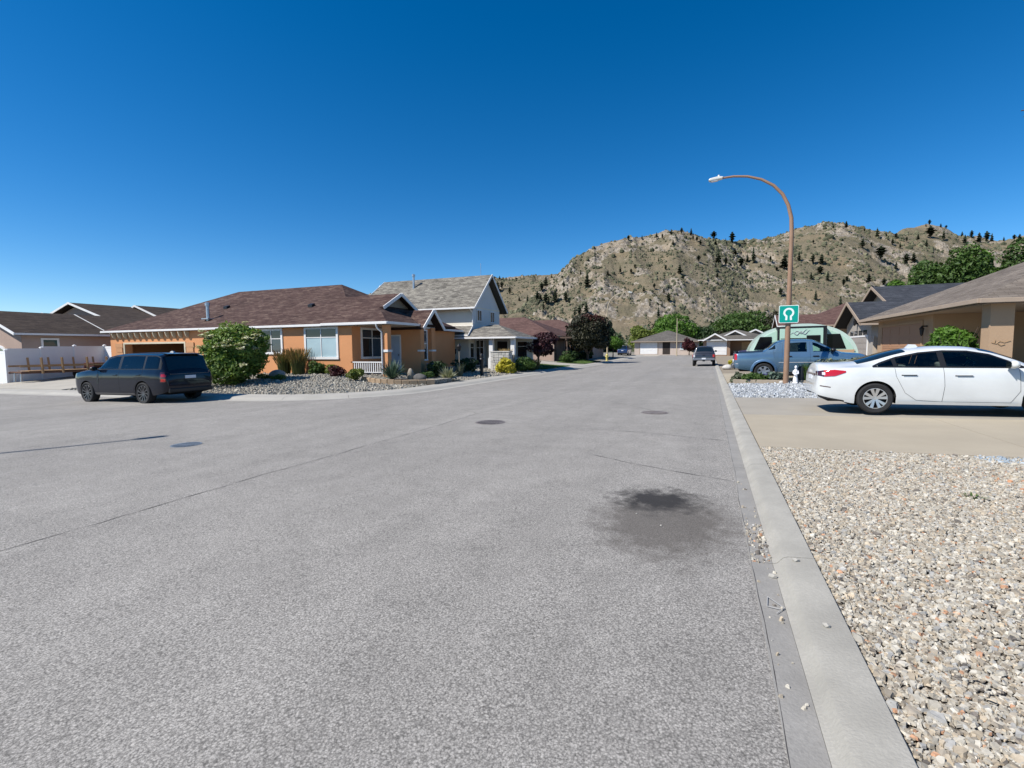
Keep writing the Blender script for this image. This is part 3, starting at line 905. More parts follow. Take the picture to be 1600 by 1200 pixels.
# pines on the slope
M_pine = leafmat('pine_needles', (0.024, 0.036, 0.021), (0.075, 0.095, 0.05), 0.05, 0.85)
M_bark = mat('bark', (0.11, 0.08, 0.06), 0.95, 0.3, 8, 0.3, 40, 0.6, 30)
def conifer(seed, wide=0.2, n=340, shape=0):
    """unit-height conifer crown"""
    rg = np.random.RandomState(seed)
    hgt = rg.rand(n) ** 0.8 * 0.90 + 0.09
    prf = (1 - hgt) ** 0.75 if shape == 0 else np.sin(np.pi * np.clip((hgt - 0.12) / 0.9, 0.02, 0.98)) ** 0.7 * 0.8
    R = wide * prf * rg.uniform(0.45, 1.2, n) + 0.008
    lob = 1 + 0.35 * np.sin(hgt * 31 + rg.rand() * 6)
    R = R * lob
    a = rg.uniform(0, 6.283, n)
    tip = np.stack([np.cos(a) * R, np.sin(a) * R, hgt - 0.06 * rg.rand(n)], 1)
    inn = np.stack([np.cos(a) * R * 0.15, np.sin(a) * R * 0.15, hgt + 0.03], 1)
    side = np.stack([-np.sin(a), np.cos(a), np.zeros(n)], 1) * (R * 0.42 + 0.012)[:, None]
    mid = (tip + inn) / 2 + np.array([0, 0, 0.012])
    V = np.stack([inn, mid - side, tip, mid + side], 1).reshape(-1, 3)
    return V, np.arange(4 * n).reshape(n, 4), np.repeat(np.clip(rg.rand(n) * 0.6 + hgt * 0.4, 0, 1), 4)
pines = []
for i in range(5):
    V, F, t = conifer(40 + i, (0.20, 0.27, 0.18, 0.27, 0.24)[i], 340, (0, 0, 0, 1, 1)[i])
    o = npmesh('pine_tree', V, F, M_pine, t)
    pines.append(o)
trunks = B().tube([(0, 0, -0.06), (0, 0, 0.5), (0, 0, 0.9)], [0.022, 0.014, 0.004], 6).build('trunk', M_bark)
used = set()
for i, (x, y, h) in enumerate(HILL_TREES):
    q = (i * 7 + 3) % 5
    if q in used:
        o = pines[q].copy()
        col.objects.link(o)
    else:
        o = pines[q]
        used.add(q)
    tr = trunks if i == 0 else trunks.copy()
    if i:
        col.objects.link(tr)
    tr.parent = o
    o.location = (x, y, hillz(x, y) - 0.2)
    h *= 1.0
    w = h * random.uniform(0.95, 1.5)
    o.scale = (w, w, h)
    o.rotation_euler = (0, 0, random.uniform(0, 6.28))
    tag(o, 'dark pine tree standing on the dry rocky hillside', 'tree', 'pines on the hillside')
# ================================================================= HOUSES
def wb(b, face, c, u0, u1, z0, z1, d0, d1):
    """box on a wall plane: u along the wall, d outward"""
    if face == '-r':
        b.box(u0, u1, c - d1, c - d0, z0, z1)
    elif face == '+s':
        b.box(c + d0, c + d1, u0, u1, z0, z1)
    elif face == '-s':
        b.box(c - d1, c - d0, u0, u1, z0, z1)
    return b
def hip(s0, s1, r0, r1, z, p):
    w, d = s1 - s0, r1 - r0
    if w >= d:
        h = d / 2
        a, b_ = (s0 + h, r0 + h, z + p * h), (s1 - h, r0 + h, z + p * h)
        A, Bq, Cq, Dq = (s0, r0, z), (s1, r0, z), (s1, r1, z), (s0, r1, z)
        return [[A, Bq, b_, a], [Bq, Cq, b_], [Cq, Dq, a, b_], [Dq, A, a]]
    h = w / 2
    a, b_ = (s0 + h, r0 + h, z + p * h), (s0 + h, r1 - h, z + p * h)
    A, Bq, Cq, Dq = (s0, r0, z), (s1, r0, z), (s1, r1, z), (s0, r1, z)
    return [[A, Bq, a], [Bq, Cq, b_, a], [Cq, Dq, b_], [Dq, A, a, b_]]
def gable(s0, s1, r0, r1, z, p, axis):
    if axis == 's':
        m = (r0 + r1) / 2
        h = z + p * (r1 - r0) / 2
        return [[(s0, r0, z), (s1, r0, z), (s1, m, h), (s0, m, h)], [(s1, r1, z), (s0, r1, z), (s0, m, h), (s1, m, h)]]
    m = (s0 + s1) / 2
    h = z + p * (s1 - s0) / 2
    return [[(s0, r1, z), (s0, r0, z), (m, r0, h), (m, r1, h)], [(s1, r0, z), (s1, r1, z), (m, r1, h), (m, r0, h)]]
def roof(name, polys, m, parent, org, t=0.15, trim=None, tw=0.04, th=0.17):
    """solid roof slab from its top faces, uv in metres along eave and slope; trim goes round its edge"""
    me = bpy.data.meshes.new(name)
    key = {}
    vs = []
    def vi(p, dz):
        q = (round(p[0], 4), round(p[1], 4), round(p[2], 4), dz)
        if q not in key:
            key[q] = len(vs)
            vs.append((p[0] - org[0], p[1] - org[1], p[2] - org[2] - dz))
        return key[q]
    fs = []
    uvs = []
    edges = {}
    for pl in polys:
        P = [Vector(q) for q in pl]
        n = (P[1] - P[0]).cross(P[2] - P[0]).normalized()
        if n.z < 0:
            pl = pl[::-1]
            P = P[::-1]
            n = -n
        u = Vector((0, 0, 1)).cross(n)
        u = u.normalized() if u.length > 1e-4 else Vector((1, 0, 0))
        v = n.cross(u)
        fs.append([vi(q, 0) for q in pl])
        uvs.append([(q.dot(u), q.dot(v)) for q in P])
        fs.append([vi(q, t) for q in pl[::-1]])
        uvs.append([(0, 0)] * len(pl))
        for i in range(len(pl)):
            a, b_ = pl[i], pl[(i + 1) % len(pl)]
            ka, kb = tuple(round(x, 3) for x in a), tuple(round(x, 3) for x in b_)
            if (kb, ka) in edges:
                del edges[(kb, ka)]
            else:
                edges[(ka, kb)] = (a, b_)
    for a, b_ in edges.values():
        fs.append([vi(b_, 0), vi(a, 0), vi(a, t), vi(b_, t)])
        uvs.append([(0, 0)] * 4)
    me.from_pydata(vs, [], fs)
    uvl = me.uv_layers.new(name='UVMap')
    i = 0
    for uu in uvs:
        for q in uu:
            uvl.data[i].uv = q
            i += 1
    me.materials.append(m)
    o = bpy.data.objects.new(name, me)
    col.objects.link(o)
    o.parent = parent
    if trim:
        ng = nb = 0
        allv = [q for pl in polys for q in pl]
        cx = sum(q[0] for q in allv) / len(allv)
        cy = sum(q[1] for q in allv) / len(allv)
        for a, b_ in edges.values():
            A, Bv = Vector(a), Vector(b_)
            mid = (A + Bv) / 2
            d = (Bv - A).normalized()
            out = Vector((d.y, -d.x, 0))
            if out.length < 1e-3:
                continue
            out.normalize()
            if out.dot(Vector((mid.x - cx, mid.y - cy, 0))) < 0:
                out = -out
            off = out * (tw / 2 + 0.004) + Vector((0, 0, -th / 2 + 0.03))
            A2, B2 = A + off - d * 0.02, Bv + off + d * 0.02
            if abs(d.z) < 0.02:
                B().bar(A2 + Vector((0, 0, 0.0015 * ng)), B2 + Vector((0, 0, 0.0015 * ng)), tw * 2.2, th * 0.72).build('gutter', trim, o, origin=org, bevel=0.012); ng += 1
            else:
                B().bar(A2 + out * 0.002 * nb, B2 + out * 0.002 * nb, tw, th).build('bargeboard', trim, o, origin=org); nb += 1
    return o
def window(parent, org, face, c, u0, u1, z0, z1, fm, pm, trim=0.10, cols_=2, rows=(1.0,), dep=0.05, tm=None):
    """moulded surround, sash bars and one pane per light"""
    b = B()
    wb(b, face, c, u0, u1, z1 - trim, z1, 0.002, dep)
    wb(b, face, c, u0 - 0.015, u1 + 0.015, z0, z0 + trim, 0.002, dep + 0.02)
    wb(b, face, c, u0, u0 + trim, z0 + trim, z1 - trim, 0.002, dep)
    wb(b, face, c, u1 - trim, u1, z0 + trim, z1 - trim, 0.002, dep)
    a0, a1, b0, b1 = u0 + trim, u1 - trim, z0 + trim, z1 - trim
    bw = 0.045
    us = [a0 + (a1 - a0) * i / cols_ for i in range(cols_ + 1)]
    zs = [b0]
    for q in rows:
        zs.append(b0 + (b1 - b0) * q)
    for i in range(1, cols_):
        wb(b, face, c, us[i] - bw / 2, us[i] + bw / 2, b0, b1, 0.002, dep - 0.012)
    for z in zs[1:-1]:
        wb(b, face, c, a0, a1, z - bw / 2, z + bw / 2, 0.002, dep - 0.014)
    w = b.build('window', fm, parent, origin=org)
    k_ = 0
    for i in range(cols_):
        for j in range(len(zs) - 1):
            pb = wb(B(), face, c, us[i] + 0.002, us[i + 1] - 0.002, zs[j] + 0.002, zs[j + 1] - 0.002, 0.003, 0.014)
            pmm = pm[k_ % len(pm)] if isinstance(pm, list) else pm
            pb.build('pane', pmm, w, origin=org)
            k_ += 1
    return w
def door(parent, org, face, c, u0, u1, z0, z1, m, fm):
    b = B()
    wb(b, face, c, u0 - 0.07, u0, z0, z1 + 0.07, 0.002, 0.06)
    wb(b, face, c, u1, u1 + 0.07, z0, z1 + 0.07, 0.002, 0.06)
    wb(b, face, c, u0, u1, z1, z1 + 0.07, 0.002, 0.06)
    f = b.build('door_frame', fm, parent, origin=org)
    b = wb(B(), face, c, u0, u1, z0, z1, 0.002, 0.03)
    w = (u1 - u0)
    for (p0, p1) in ((0.08, 0.46), (0.52, 0.92)):
        for (q0, q1) in ((0.14, 0.46), (0.54, 0.86)):
            wb(b, face, c, u0 + w * q0, u0 + w * q1, z0 + (z1 - z0) * p0, z0 + (z1 - z0) * p1, 0.03, 0.04)
    d = b.build('door', m, parent, origin=org)
    wb(B(), face, c, u1 - 0.10, u1 - 0.06, z0 + 0.95, z0 + 1.05, 0.04, 0.09).build('handle', M_iron, d, origin=org)
    return d
def garage_door(parent, org, face, c, u0, u1, z0, z1, m, fm, rows=4, cols_=4, rec=0.0):
    b = B()
    wb(b, face, c, u0 - 0.12, u0, z0, z1 + 0.12, 0.003, 0.05)
    wb(b, face, c, u1, u1 + 0.12, z0, z1 + 0.12, 0.003, 0.05)
    wb(b, face, c, u0, u1, z1, z1 + 0.12, 0.003, 0.05)
    b.build('door_frame', fm, parent, origin=org)
    gd = wb(B(), face, c, u0, u1, z0, z1, 0.002, 0.006).build('garage_door', m, parent, origin=org)
    h, w = (z1 - z0) / rows, (u1 - u0) / cols_
    for i in range(rows):
        b = wb(B(), face, c, u0 + 0.01, u1 - 0.01, z0 + i * h + 0.008, z0 + (i + 1) * h - 0.008, 0.007, 0.022)
        for j in range(cols_):
            wb(b, face, c, u0 + j * w + 0.10, u0 + (j + 1) * w - 0.10, z0 + i * h + 0.09, z0 + (i + 1) * h - 0.09, 0.022, 0.030)
        b.build('panel', m, gd, origin=org)
    return gd

def stucco(name, c):
    return mat(name, c, 0.92, 0.07, 0.8, 0.10, 30, 0.45, 38, spec=0.15)
M_orange = stucco('orange_stucco', (0.60, 0.283, 0.132))
M_tan = stucco('tan_stucco', (0.40, 0.275, 0.175))
M_pink = stucco('pinkish_tan_stucco', (0.37, 0.275, 0.225))
M_cream = mat('cream_siding', (0.70, 0.65, 0.54), 0.8, 0.05, 0.8)
M_greyw = mat('pale_grey_siding', (0.62, 0.62, 0.61), 0.8, 0.05, 0.8)
M_trim = mat('white_trim', (0.70, 0.69, 0.67), 0.55, 0.05, 2.0)
M_trimtan = mat('tan_trim', (0.34, 0.265, 0.20), 0.6, 0.06, 2.0)
M_trimcream = mat('cream_trim', (0.55, 0.49, 0.36), 0.6, 0.06, 2.0)
M_glass = glass('window_glass')
M_glassb = glass('window_glass_blue', (0.03, 0.05, 0.07), 0.03)
M_blind = mat('lowered_blind', (0.34, 0.46, 0.50), 0.35, 0.06, 1.0, coat=0.6)
M_greenglass = glass('green_window_glass', (0.05, 0.10, 0.09), 0.05)
M_doorblue = mat('pale_blue_door', (0.36, 0.43, 0.52), 0.5, 0.04, 2)
M_black = mat('black_metal', (0.012, 0.012, 0.013), 0.45, 0)
M_galv = mat('galvanised_metal', (0.52, 0.53, 0.55), 0.35, 0.08, 4, metal=0.8)
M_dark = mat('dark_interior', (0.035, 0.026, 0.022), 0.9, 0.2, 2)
M_wood = mat('raw_timber', (0.36, 0.22, 0.11), 0.8, 0.2, 5, 0.2, 40)
M_woodgrey = mat('weathered_timber', (0.30, 0.25, 0.19), 0.85, 0.2, 5, 0.2, 40)
SH_brown = shingle('red_brown_shingles', [(0.050, 0.029, 0.026), (0.084, 0.051, 0.043), (0.15, 0.103, 0.083)])
SH_dkbrown = shingle('dark_brown_shingles', [(0.042, 0.031, 0.025), (0.066, 0.049, 0.039), (0.095, 0.073, 0.056)])
SH_grey = shingle('grey_tan_shingles', [(0.10, 0.092, 0.08), (0.19, 0.175, 0.15), (0.30, 0.28, 0.235)])
SH_tan = shingle('tan_grey_shingles', [(0.12, 0.10, 0.082), (0.165, 0.138, 0.115), (0.22, 0.188, 0.155)], 0.5)
SH_slate = shingle('blue_black_shingles', [(0.034, 0.037, 0.044), (0.05, 0.054, 0.064), (0.075, 0.08, 0.092)])
SH_red = shingle('dull_red_tiles', [(0.082, 0.046, 0.040), (0.122, 0.071, 0.061), (0.162, 0.10, 0.083)])
SH_far = shingle('far_grey_shingles', [(0.085, 0.078, 0.07), (0.125, 0.114, 0.10), (0.17, 0.155, 0.135)])

# ------------------------------------------------ orange corner house
O = (-27.0, 21.0, 0.25)
H = thing('orange_house', 'single storey orange stucco house with brown shingle roof on the corner lot', 'house', O)
FZ, EZ = 0.30, 3.0
b = B()
b.box(-30.6, -17.6, 20.66, 31.9, -0.5, 2.93)            # rooms
b.box(-38.5, -30.6, 27.0, 31.9, -0.6, 2.93)             # behind the garage
b.box(-38.5, -36.9, 20.66, 21.1, -0.6, 2.93)             # garage front piers and lintel
b.box(-30.85, -30.6, 20.66, 21.1, -0.6, 2.93)
b.box(-36.9, -30.85, 20.66, 21.1, 2.12, 2.93)
b.box(-38.5, -38.3, 21.1, 27.0, -0.6, 2.93)
b.build('wall', M_orange, H, O)
b = B().box(-17.599, -15.35, 23.5, 25.05, -0.3, 2.95)
b.build('entry_bay', M_orange, H, O)
# garage interior
b = B()
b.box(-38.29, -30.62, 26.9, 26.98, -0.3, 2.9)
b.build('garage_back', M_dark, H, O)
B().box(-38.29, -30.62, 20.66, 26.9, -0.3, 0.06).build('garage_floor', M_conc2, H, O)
# surround of the open garage door, rolled up above
b = B()
wb(b, '-r', 20.66, -37.02, -36.9, 0.0, 2.2, 0.002, 0.05)
wb(b, '-r', 20.66, -30.85, -30.73, 0.0, 2.2, 0.002, 0.05)
wb(b, '-r', 20.66, -36.9, -30.85, 2.09, 2.2, 0.002, 0.05)
b.build('garage_frame', M_trimcream, H, O)
for (s0, s1) in ((-37.9, -37.1), (-30.7, -29.95)):
    b = B()
    for i in range(7):
        wb(b, '-r', 20.66, s0 + (0.06 if i % 2 else 0), s1 - (0.06 if i % 2 else 0), 0.0 + i * 0.31, 0.29 + i * 0.31, 0.002, 0.06)
    b.build('quoin', stucco('peach_quoin', (0.50, 0.27, 0.14)), H, O)
# roof: main hip, lower extension over the porch with a half gable, entry gable
p_ = 0.505
polys = hip(-39.0, -17.2, 20.4, 32.4, EZ, p_)
R1 = roof('roof', polys, SH_brown, H, O, 0.14, M_trim)
# extension
e_s, e_r0, e_r1 = -15.16, 20.4, 27.6
rid = EZ + p_ * 3.6
gs = -17.3
gzb = EZ + p_ * (e_s - gs)
dr = (rid - gzb) / p_
up_ = 0.02
ext = [[(-19.5, e_r0, EZ + up_), (e_s, e_r0, EZ + up_), (gs, 24 - dr, gzb + up_), (gs, 24.0, rid + up_), (-21.0, 24.0, rid + up_)],
       [(e_s, e_r0, EZ + up_), (e_s, e_r1, EZ + up_), (gs, 24 + dr, gzb + up_), (gs, 24 - dr, gzb + up_)],
       [(e_s, e_r1, EZ + up_), (-19.5, e_r1, EZ + up_), (-21.0, 24.0, rid + up_), (gs, 24.0, rid + up_), (gs, 24 + dr, gzb + up_)]]
R2 = roof('porch_roof', ext, SH_brown, H, O, 0.13, None)
g = B()
g.bar((-19.4, e_r0 - 0.045, EZ - 0.03), (e_s + 0.06, e_r0 - 0.045, EZ - 0.03), 0.09, 0.13)
g.bar((e_s + 0.045, e_r0 - 0.05, EZ - 0.03), (e_s + 0.045, 23.55, EZ - 0.03), 0.09, 0.13)
g.build('gutter', M_trim, R2, O, bevel=0.012)
# half gable: overhanging little roof, boards and siding
gp = [[(gs + 0.55, 24 - dr - 0.25, gzb - 0.1), (gs + 0.55, 24.0, rid + 0.06), (gs - 2.4, 24.0, rid + 0.06), (gs - 2.4, 24 - dr - 0.25, gzb - 0.1)],
      [(gs + 0.55, 24 + dr + 0.25, gzb - 0.1), (gs + 0.55, 24.0, rid + 0.06), (gs - 2.4, 24.0, rid + 0.06), (gs - 2.4, 24 + dr + 0.25, gzb - 0.1)]]
R3 = roof('gablet_roof', gp, SH_brown, H, O, 0.1, None)
for q in (-1, 1):
    B().bar((gs + 0.58, 24 + q * (dr + 0.25), gzb - 0.16), (gs + 0.58 + 0.002 * q, 24.0, rid - 0.0), 0.05, 0.19).build('bargeboard', M_trim, R3, O)
B().prism([(24 - dr + 0.05, gzb), (24 + dr - 0.05, gzb), (24.0, rid - 0.05)], gs - 0.05, gs + 0.12, 'x').build('gablet_face', M_woodgrey, H, O)
# entry gable
a0, a1, am, az0, az1 = 23.2, 25.4, 24.3, 2.83, 3.88
gp = [[(-14.75, a0, az0), (-14.75, am, az1), (-17.6, am, az1), (-17.6, a0, az0)], [(-14.75, a1, az0), (-14.75, am, az1), (-17.6, am, az1), (-17.6, a1, az0)]]
R4 = roof('entry_roof', gp, SH_brown, H, O, 0.12, None)
for q, e in ((-0.05, a0), (0.05, a1)):
    B().bar((-14.72, e + q, az0 - 0.07), (-14.72 + q * 0.04, am, az1 - 0.03), 0.05, 0.18).build('bargeboard', M_trim, R4, O)
B().prism([(a0 + 0.15, az0 - 0.02), (a1 - 0.15, az0 - 0.02), (am, az1 - 0.16)], -15.36, -15.24, 'x').build('entry_gable_face', M_greyw, H, O)
# soffit over the porch
B().box(-17.59, -15.25, 20.5, 23.49, 2.86, 2.90).build('porch_ceiling', M_trimtan, H, O)
# windows
window(H, O, '-r', 20.66, -24.25, -22.5, 1.38, 2.86, M_trim, [M_glass, M_glass, M_glassb, M_glass], 0.13, 2, (0.62, 1.0))
window(H, O, '-r', 20.66, -20.88, -18.5, 1.1, 2.88, M_trim, [M_blind, M_glass, M_blind, M_glass], 0.13, 2, (0.70, 1.0))
window(H, O, '+s', -17.6, 21.35, 23.25, 1.1, 2.82, M_trim, [M_glass, M_glassb, M_glassb, M_glass], 0.12, 2, (0.70, 1.0))
window(H, O, '+s', -15.35, 23.88, 24.45, 0.95, 2.75, M_trim, [M_glass, M_glassb], 0.08, 1, (0.55, 1.0))
door(H, O, '-r', 23.5, -17.4, -16.55, FZ, 2.38, M_doorblue, M_trim)
# corner column, band, bay pilasters
b = B().box(-15.62, -15.30, 20.62, 20.94, 0.2, 2.88)
b.build('column', M_orange, H, O)
b = B()
b.box(-15.66, -15.26, 20.58, 20.98, 1.48, 1.60)
b.build('column_band', M_trim, H, O)
for (r0, r1) in ((23.48, 23.84), (24.66, 25.07)):
    B().box(-15.349, -15.15, r0, r1, 0.1, 2.85).build('pilaster', M_orange, H, O)
B().box(-15.348, -15.11, 23.45, 23.86, 1.48, 1.58).build('band', M_trim, H, O)
B().box(-15.348, -15.11, 24.64, 25.09, 1.48, 1.58).build('band', M_trim, H, O)
# downspout
B().tube([(-15.78, 20.34, 2.9), (-15.76, 20.40, 2.72), (-15.60, 20.56, 2.5), (-15.60, 20.56, 0.35)], 0.045, 8).build('downspout', M_trim, H, O, smooth=40)
# garage rafters: row of curved tails under the eave
for i in range(13):
    s = -37.9 + i * 0.62
    b = B()
    pts_ = [(20.65, 2.44), (20.56, 2.46), (20.46, 2.56), (20.39, 2.76), (20.38, 2.84), (20.65, 2.84)]
    b.prism([(q[0] - 0.0, q[1]) for q in pts_], s, s + 0.07, 'x')
    b.build('rafter_tail', M_trimcream, H, O)
# porch balustrade
b = B()
b.box(-17.72, -15.64, 20.66, 20.74, 0.92, 0.98)
b.box(-17.72, -15.64, 20.67, 20.73, 0.40, 0.44)
rail = b.build('railing', M_trim, H, O)
for i in range(15):
    s = -17.64 + i * 0.137
    B().box(s - 0.022, s + 0.022, 20.68, 20.72, 0.44, 0.92).build('baluster', M_trim, rail, O)
# flue and roof vents
fl = B().lathe([(0.10, 3.4), (0.10, 4.5)], (-29.8, 21.55, 0), seg=14).build('flue', M_galv, H, O, smooth=40)
B().lathe([(0.15, 4.48), (0.15, 4.66), (0.05, 4.70)], (-29.8, 21.55, 0), seg=14, cap=True).build('flue_cap', M_galv, fl, O, smooth=40)
B().box(-30.1, -29.5, 21.3, 21.8, 3.62, 3.68).build('flashing', M_galv, fl, O)
for (s, r) in ((-30.4, 23.35), (-22.5, 22.9)):
    z = EZ + p_ * (r - 20.4)
    b = B().prism([(r - 0.14, z - 0.06), (r + 0.14, z + 0.08), (r + 0.10, z + 0.19), (r - 0.14, z + 0.10)], s - 0.16, s + 0.16, 'x')
    b.build('roof_vent', M_black, H, O)

# ------------------------------------------------ two storey house
O = (-21.0, 36.0, 0.1)
H = thing('two_storey_house', 'two storey pale house with steep grey shingle gable facing the street', 'house', O)
b = B()
b.box(-27.6, -17.0, 33.7, 38.85, 0.0, 4.9)
b.prism([(33.7, 4.9), (38.85, 4.9), (36.28, 7.35)], -17.3, -17.0, 'x')
b.prism([(33.7, 4.9), (38.85, 4.9), (36.28, 7.35)], -27.6, -27.3, 'x')
b.build('wall', M_cream, H, O)
b = B().box(-27.4, -16.85, 32.7, 33.69, -0.2, 2.75)
b.build('lower_wall', M_cream, H, O)
# siding boards on the gable side
b = B()
for i in range(24):
    z = 0.2 + i * 0.2
    if z < 4.8:
        b.box(-16.999, -16.985, 33.72, 38.83, z, z + 0.185)
b.build('siding', M_greyw, H, O)
b = B()
for i in range(11):
    z = 4.9 + i * 0.2
    k0 = (z + 0.19 - 4.9) / 2.45 * 2.57
    if 33.72 + k0 < 38.83 - k0:
        b.prism([(33.72 + k0, z), (38.83 - k0, z), (38.83 - k0, z + 0.185), (33.72 + k0, z + 0.185)], -16.999, -16.985, 'x')
b.build('gable_siding', M_greyw, H, O)
rf = roof('roof', [[(-28.1, 33.1, 4.78), (-16.5, 33.1, 4.78), (-16.5, 36.28, 7.62), (-27.0, 36.28, 7.62)], [(-16.5, 39.45, 4.78), (-28.1, 39.45, 4.78), (-27.0, 36.28, 7.62), (-16.5, 36.28, 7.62)]], SH_grey, H, O, 0.14, M_trim)
roof('lower_roof', [[(-27.6, 32.1, 2.66), (-16.6, 32.1, 2.66), (-17.0, 33.69, 3.42), (-27.6, 33.69, 3.42)]], SH_grey, H, O, 0.12, M_trim)
roof('porch_roof', hip(-18.2, -12.7, 31.85, 36.6, 2.46, 0.42), SH_grey, H, O, 0.13, M_trim)
for (r0, r1) in ((34.35, 35.25), (36.85, 37.75)):
    window(H, O, '+s', -16.98, r0, r1, 3.75, 4.72, M_trim, [M_glass, M_glassb], 0.09, 2, (1.0,))
window(H, O, '-r', 33.7, -16.75, -16.05 + 0.0, 0.3, 2.3, M_trim, M_glass, 0.05, 2, (0.72, 1.0))
for (s, w) in ((-14.75, 0.3), (-13.05, 0.3)):
    b = B().box(s - w / 2, s + w / 2, 32.1, 32.1 + w, -0.1, 2.36)
    b.box(s - w / 2 - 0.05, s + w / 2 + 0.05, 32.05, 32.15 + w, -0.1, 0.95)
    b.build('porch_column', M_trim, H, O)
b = B().box(-16.9, -12.9, 35.9, 36.1, -0.1, 2.4)
b.build('porch_back_wall', M_cream, H, O)
window(H, O, '-r', 35.9, -14.2, -13.3, 0.9, 2.2, M_trim, M_glass, 0.06, 1, (0.7, 1.0))
door(H, O, '-r', 35.9, -15.9, -15.0, 0.2, 2.2, M_dark, M_trim)
window(H, O, '+s', -16.85, 32.85, 33.55, 0.9, 2.1, M_trim, M_glass, 0.06, 1, (0.7, 1.0))
# wall sconces on the lit wall
for s in (-18.85, -17.95):
    b = B().box(s - 0.06, s + 0.06, 32.52, 32.69, 1.50, 1.62)
    b.lathe([(0.05, 1.22), (0.10, 1.30), (0.10, 1.50), (0.03, 1.58)], (s, 32.55, 0), seg=8, cap=True)
    b.build('wall_lantern', M_black, H, O)
fl = B().lathe([(0.09, 6.5), (0.09, 7.8)], (-23.4, 35.38, 0), seg=12).build('flue', M_galv, H, O, smooth=40)
B().lathe([(0.14, 7.78), (0.14, 7.94), (0.04, 7.99)], (-23.4, 35.38, 0), seg=12, cap=True).build('flue_cap', M_galv, fl, O, smooth=40)
B().tube([(-17.5, 36.28, 7.5), (-17.5, 36.28, 8.6)], 0.02, 6).build('antenna', M_galv, H, O)
B().tube([(-16.95, 33.05, 4.72), (-16.96, 33.45, 4.5), (-16.95, 33.62, 4.4), (-16.95, 33.62, 3.6)], 0.045, 8).build('downspout', M_trim, H, O, smooth=40)

# ------------------------------------------------ brown roofed house with pergola
O = (-24.0, 57.0, 0.2)
H = thing('brown_roof_house', 'low house with plum brown hip roofs behind the purple tree', 'house', O)
b = B().box(-35.4, -16.1, 51.6, 62.4, -0.6, 2.95)
b.box(-30.0, -14.9, 62.6, 73.4, -0.6, 3.2)
b.build('wall', M_pink, H, O)
roof('roof', hip(-36.0, -15.5, 51.0, 63.0, 3.0, 0.42), SH_red, H, O, 0.14, M_trimtan)
roof('rear_roof', hip(-31.0, -14.3, 62.0, 74.0, 3.25, 0.42), SH_red, H, O, 0.14, M_trimtan)
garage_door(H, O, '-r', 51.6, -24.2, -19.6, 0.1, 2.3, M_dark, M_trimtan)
b = B().box(-16.2, -15.9, 51.3, 51.6, -0.4, 2.9)
b.build('column', M_pink, H, O)
window(H, O, '+s', -16.1, 57.5, 59.2, 1.0, 2.4, M_trim, M_glass, 0.1, 2, (1.0,))
O2 = (-14.2, 53.5, 0.1)
P_ = thing('pergola', 'dark timber pergola beside the plum brown roofed house', 'pergola', O2)
M_pw = mat('dark_stained_timber', (0.085, 0.055, 0.04), 0.8, 0.2, 5)
for (s, r) in ((-15.9, 51.9), (-14.6, 51.9), (-14.6, 53.3), (-14.6, 54.7), (-14.6, 56.0), (-15.9, 56.0)):
    B().box(s - 0.08, s + 0.08, r - 0.08, r + 0.08, -0.1, 2.5).build('post', M_pw, P_, O2)
for s in (-15.9, -14.6):
    B().box(s - 0.06, s + 0.06, 51.5, 56.4, 2.5, 2.72).build('beam', M_pw, P_, O2)
for i in range(9):
    B().box(-16.2, -14.2, 51.6 + i * 0.58, 51.66 + i * 0.58, 2.72, 2.88).build('rafter', M_pw, P_, O2)
o = B().box(-15.4, -14.9, 58.6, 66.0, -0.3, 1.9).build('garden_wall', M_pink)
tag(o, 'pinkish stucco garden wall behind the pergola', 'wall')

# ------------------------------------------------ grey hip house at the end of the street
O = (-7.4, 97.0, 0.4)
H = thing('grey_hip_house', 'far house with grey hip roof and white garage door closing the street', 'house', O)
B().box(-12.9, -1.9, 92.0, 102.4, 0.1, 2.7).build('wall', stucco('pale_far_stucco', (0.50, 0.42, 0.36)), H, O)
roof('roof', hip(-13.5, -1.3, 91.3, 103.0, 2.75, 0.36), SH_far, H, O, 0.14, M_trimtan)
garage_door(H, O, '-r', 92.0, -11.9, -8.8, 0.45, 2.6, M_trim, M_trimtan, 4, 4)
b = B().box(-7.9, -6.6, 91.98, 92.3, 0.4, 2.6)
b.build('entry_shade_panel', M_dark, H, O)  # flush dark panel: shade of an entry recess put into the colour
window(H, O, '-r', 92.0, -4.9, -3.2, 1.2, 2.5, M_trim, [M_blind, M_glass], 0.1, 2, (1.0,))

# ------------------------------------------------ far house with white gables
O = (4.0, 86.0, 0.4)
H = thing('white_gabled_house', 'far house with three white edged gables and grey roof', 'house', O)
B().box(-0.9, 2.9, 80.4, 92.0, 0.1, 2.7).box(2.9, 16.0, 83.0, 92.0, 0.1, 2.7).build('wall', stucco('brown_far_stucco', (0.30, 0.20, 0.14)), H, O)
roof('roof', hip(-1.6, 9.6, 79.8, 92.6, 2.75, 0.30), SH_far, H, O, 0.14, M_trim)
roof('right_roof', hip(6.0, 17.0, 82.0, 92.6, 3.15, 0.30), SH_far, H, O, 0.14, M_trim)
for (s0, s1, r0, z0, p, nm) in ((-0.9, 2.4, 79.6, 2.72, 0.6, 'gable_roof'), (1.6, 5.6, 82.0, 3.15, 0.52, 'gable_roof'), (5.0, 8.2, 84.5, 3.6, 0.5, 'gable_roof')):
    roof(nm, gable(s0, s1, r0, 88.0, z0, p, 'r'), SH_far, H, O, 0.12, M_trim, 0.08, 0.2)
    B().prism([(s0 + 0.2, z0 - 0.05), (s1 - 0.2, z0 - 0.05), ((s0 + s1) / 2, z0 + p * (s1 - s0) / 2 - 0.15)], r0 + 0.5, r0 + 0.7, 'y').build('gable_face', M_trimtan, H, O)
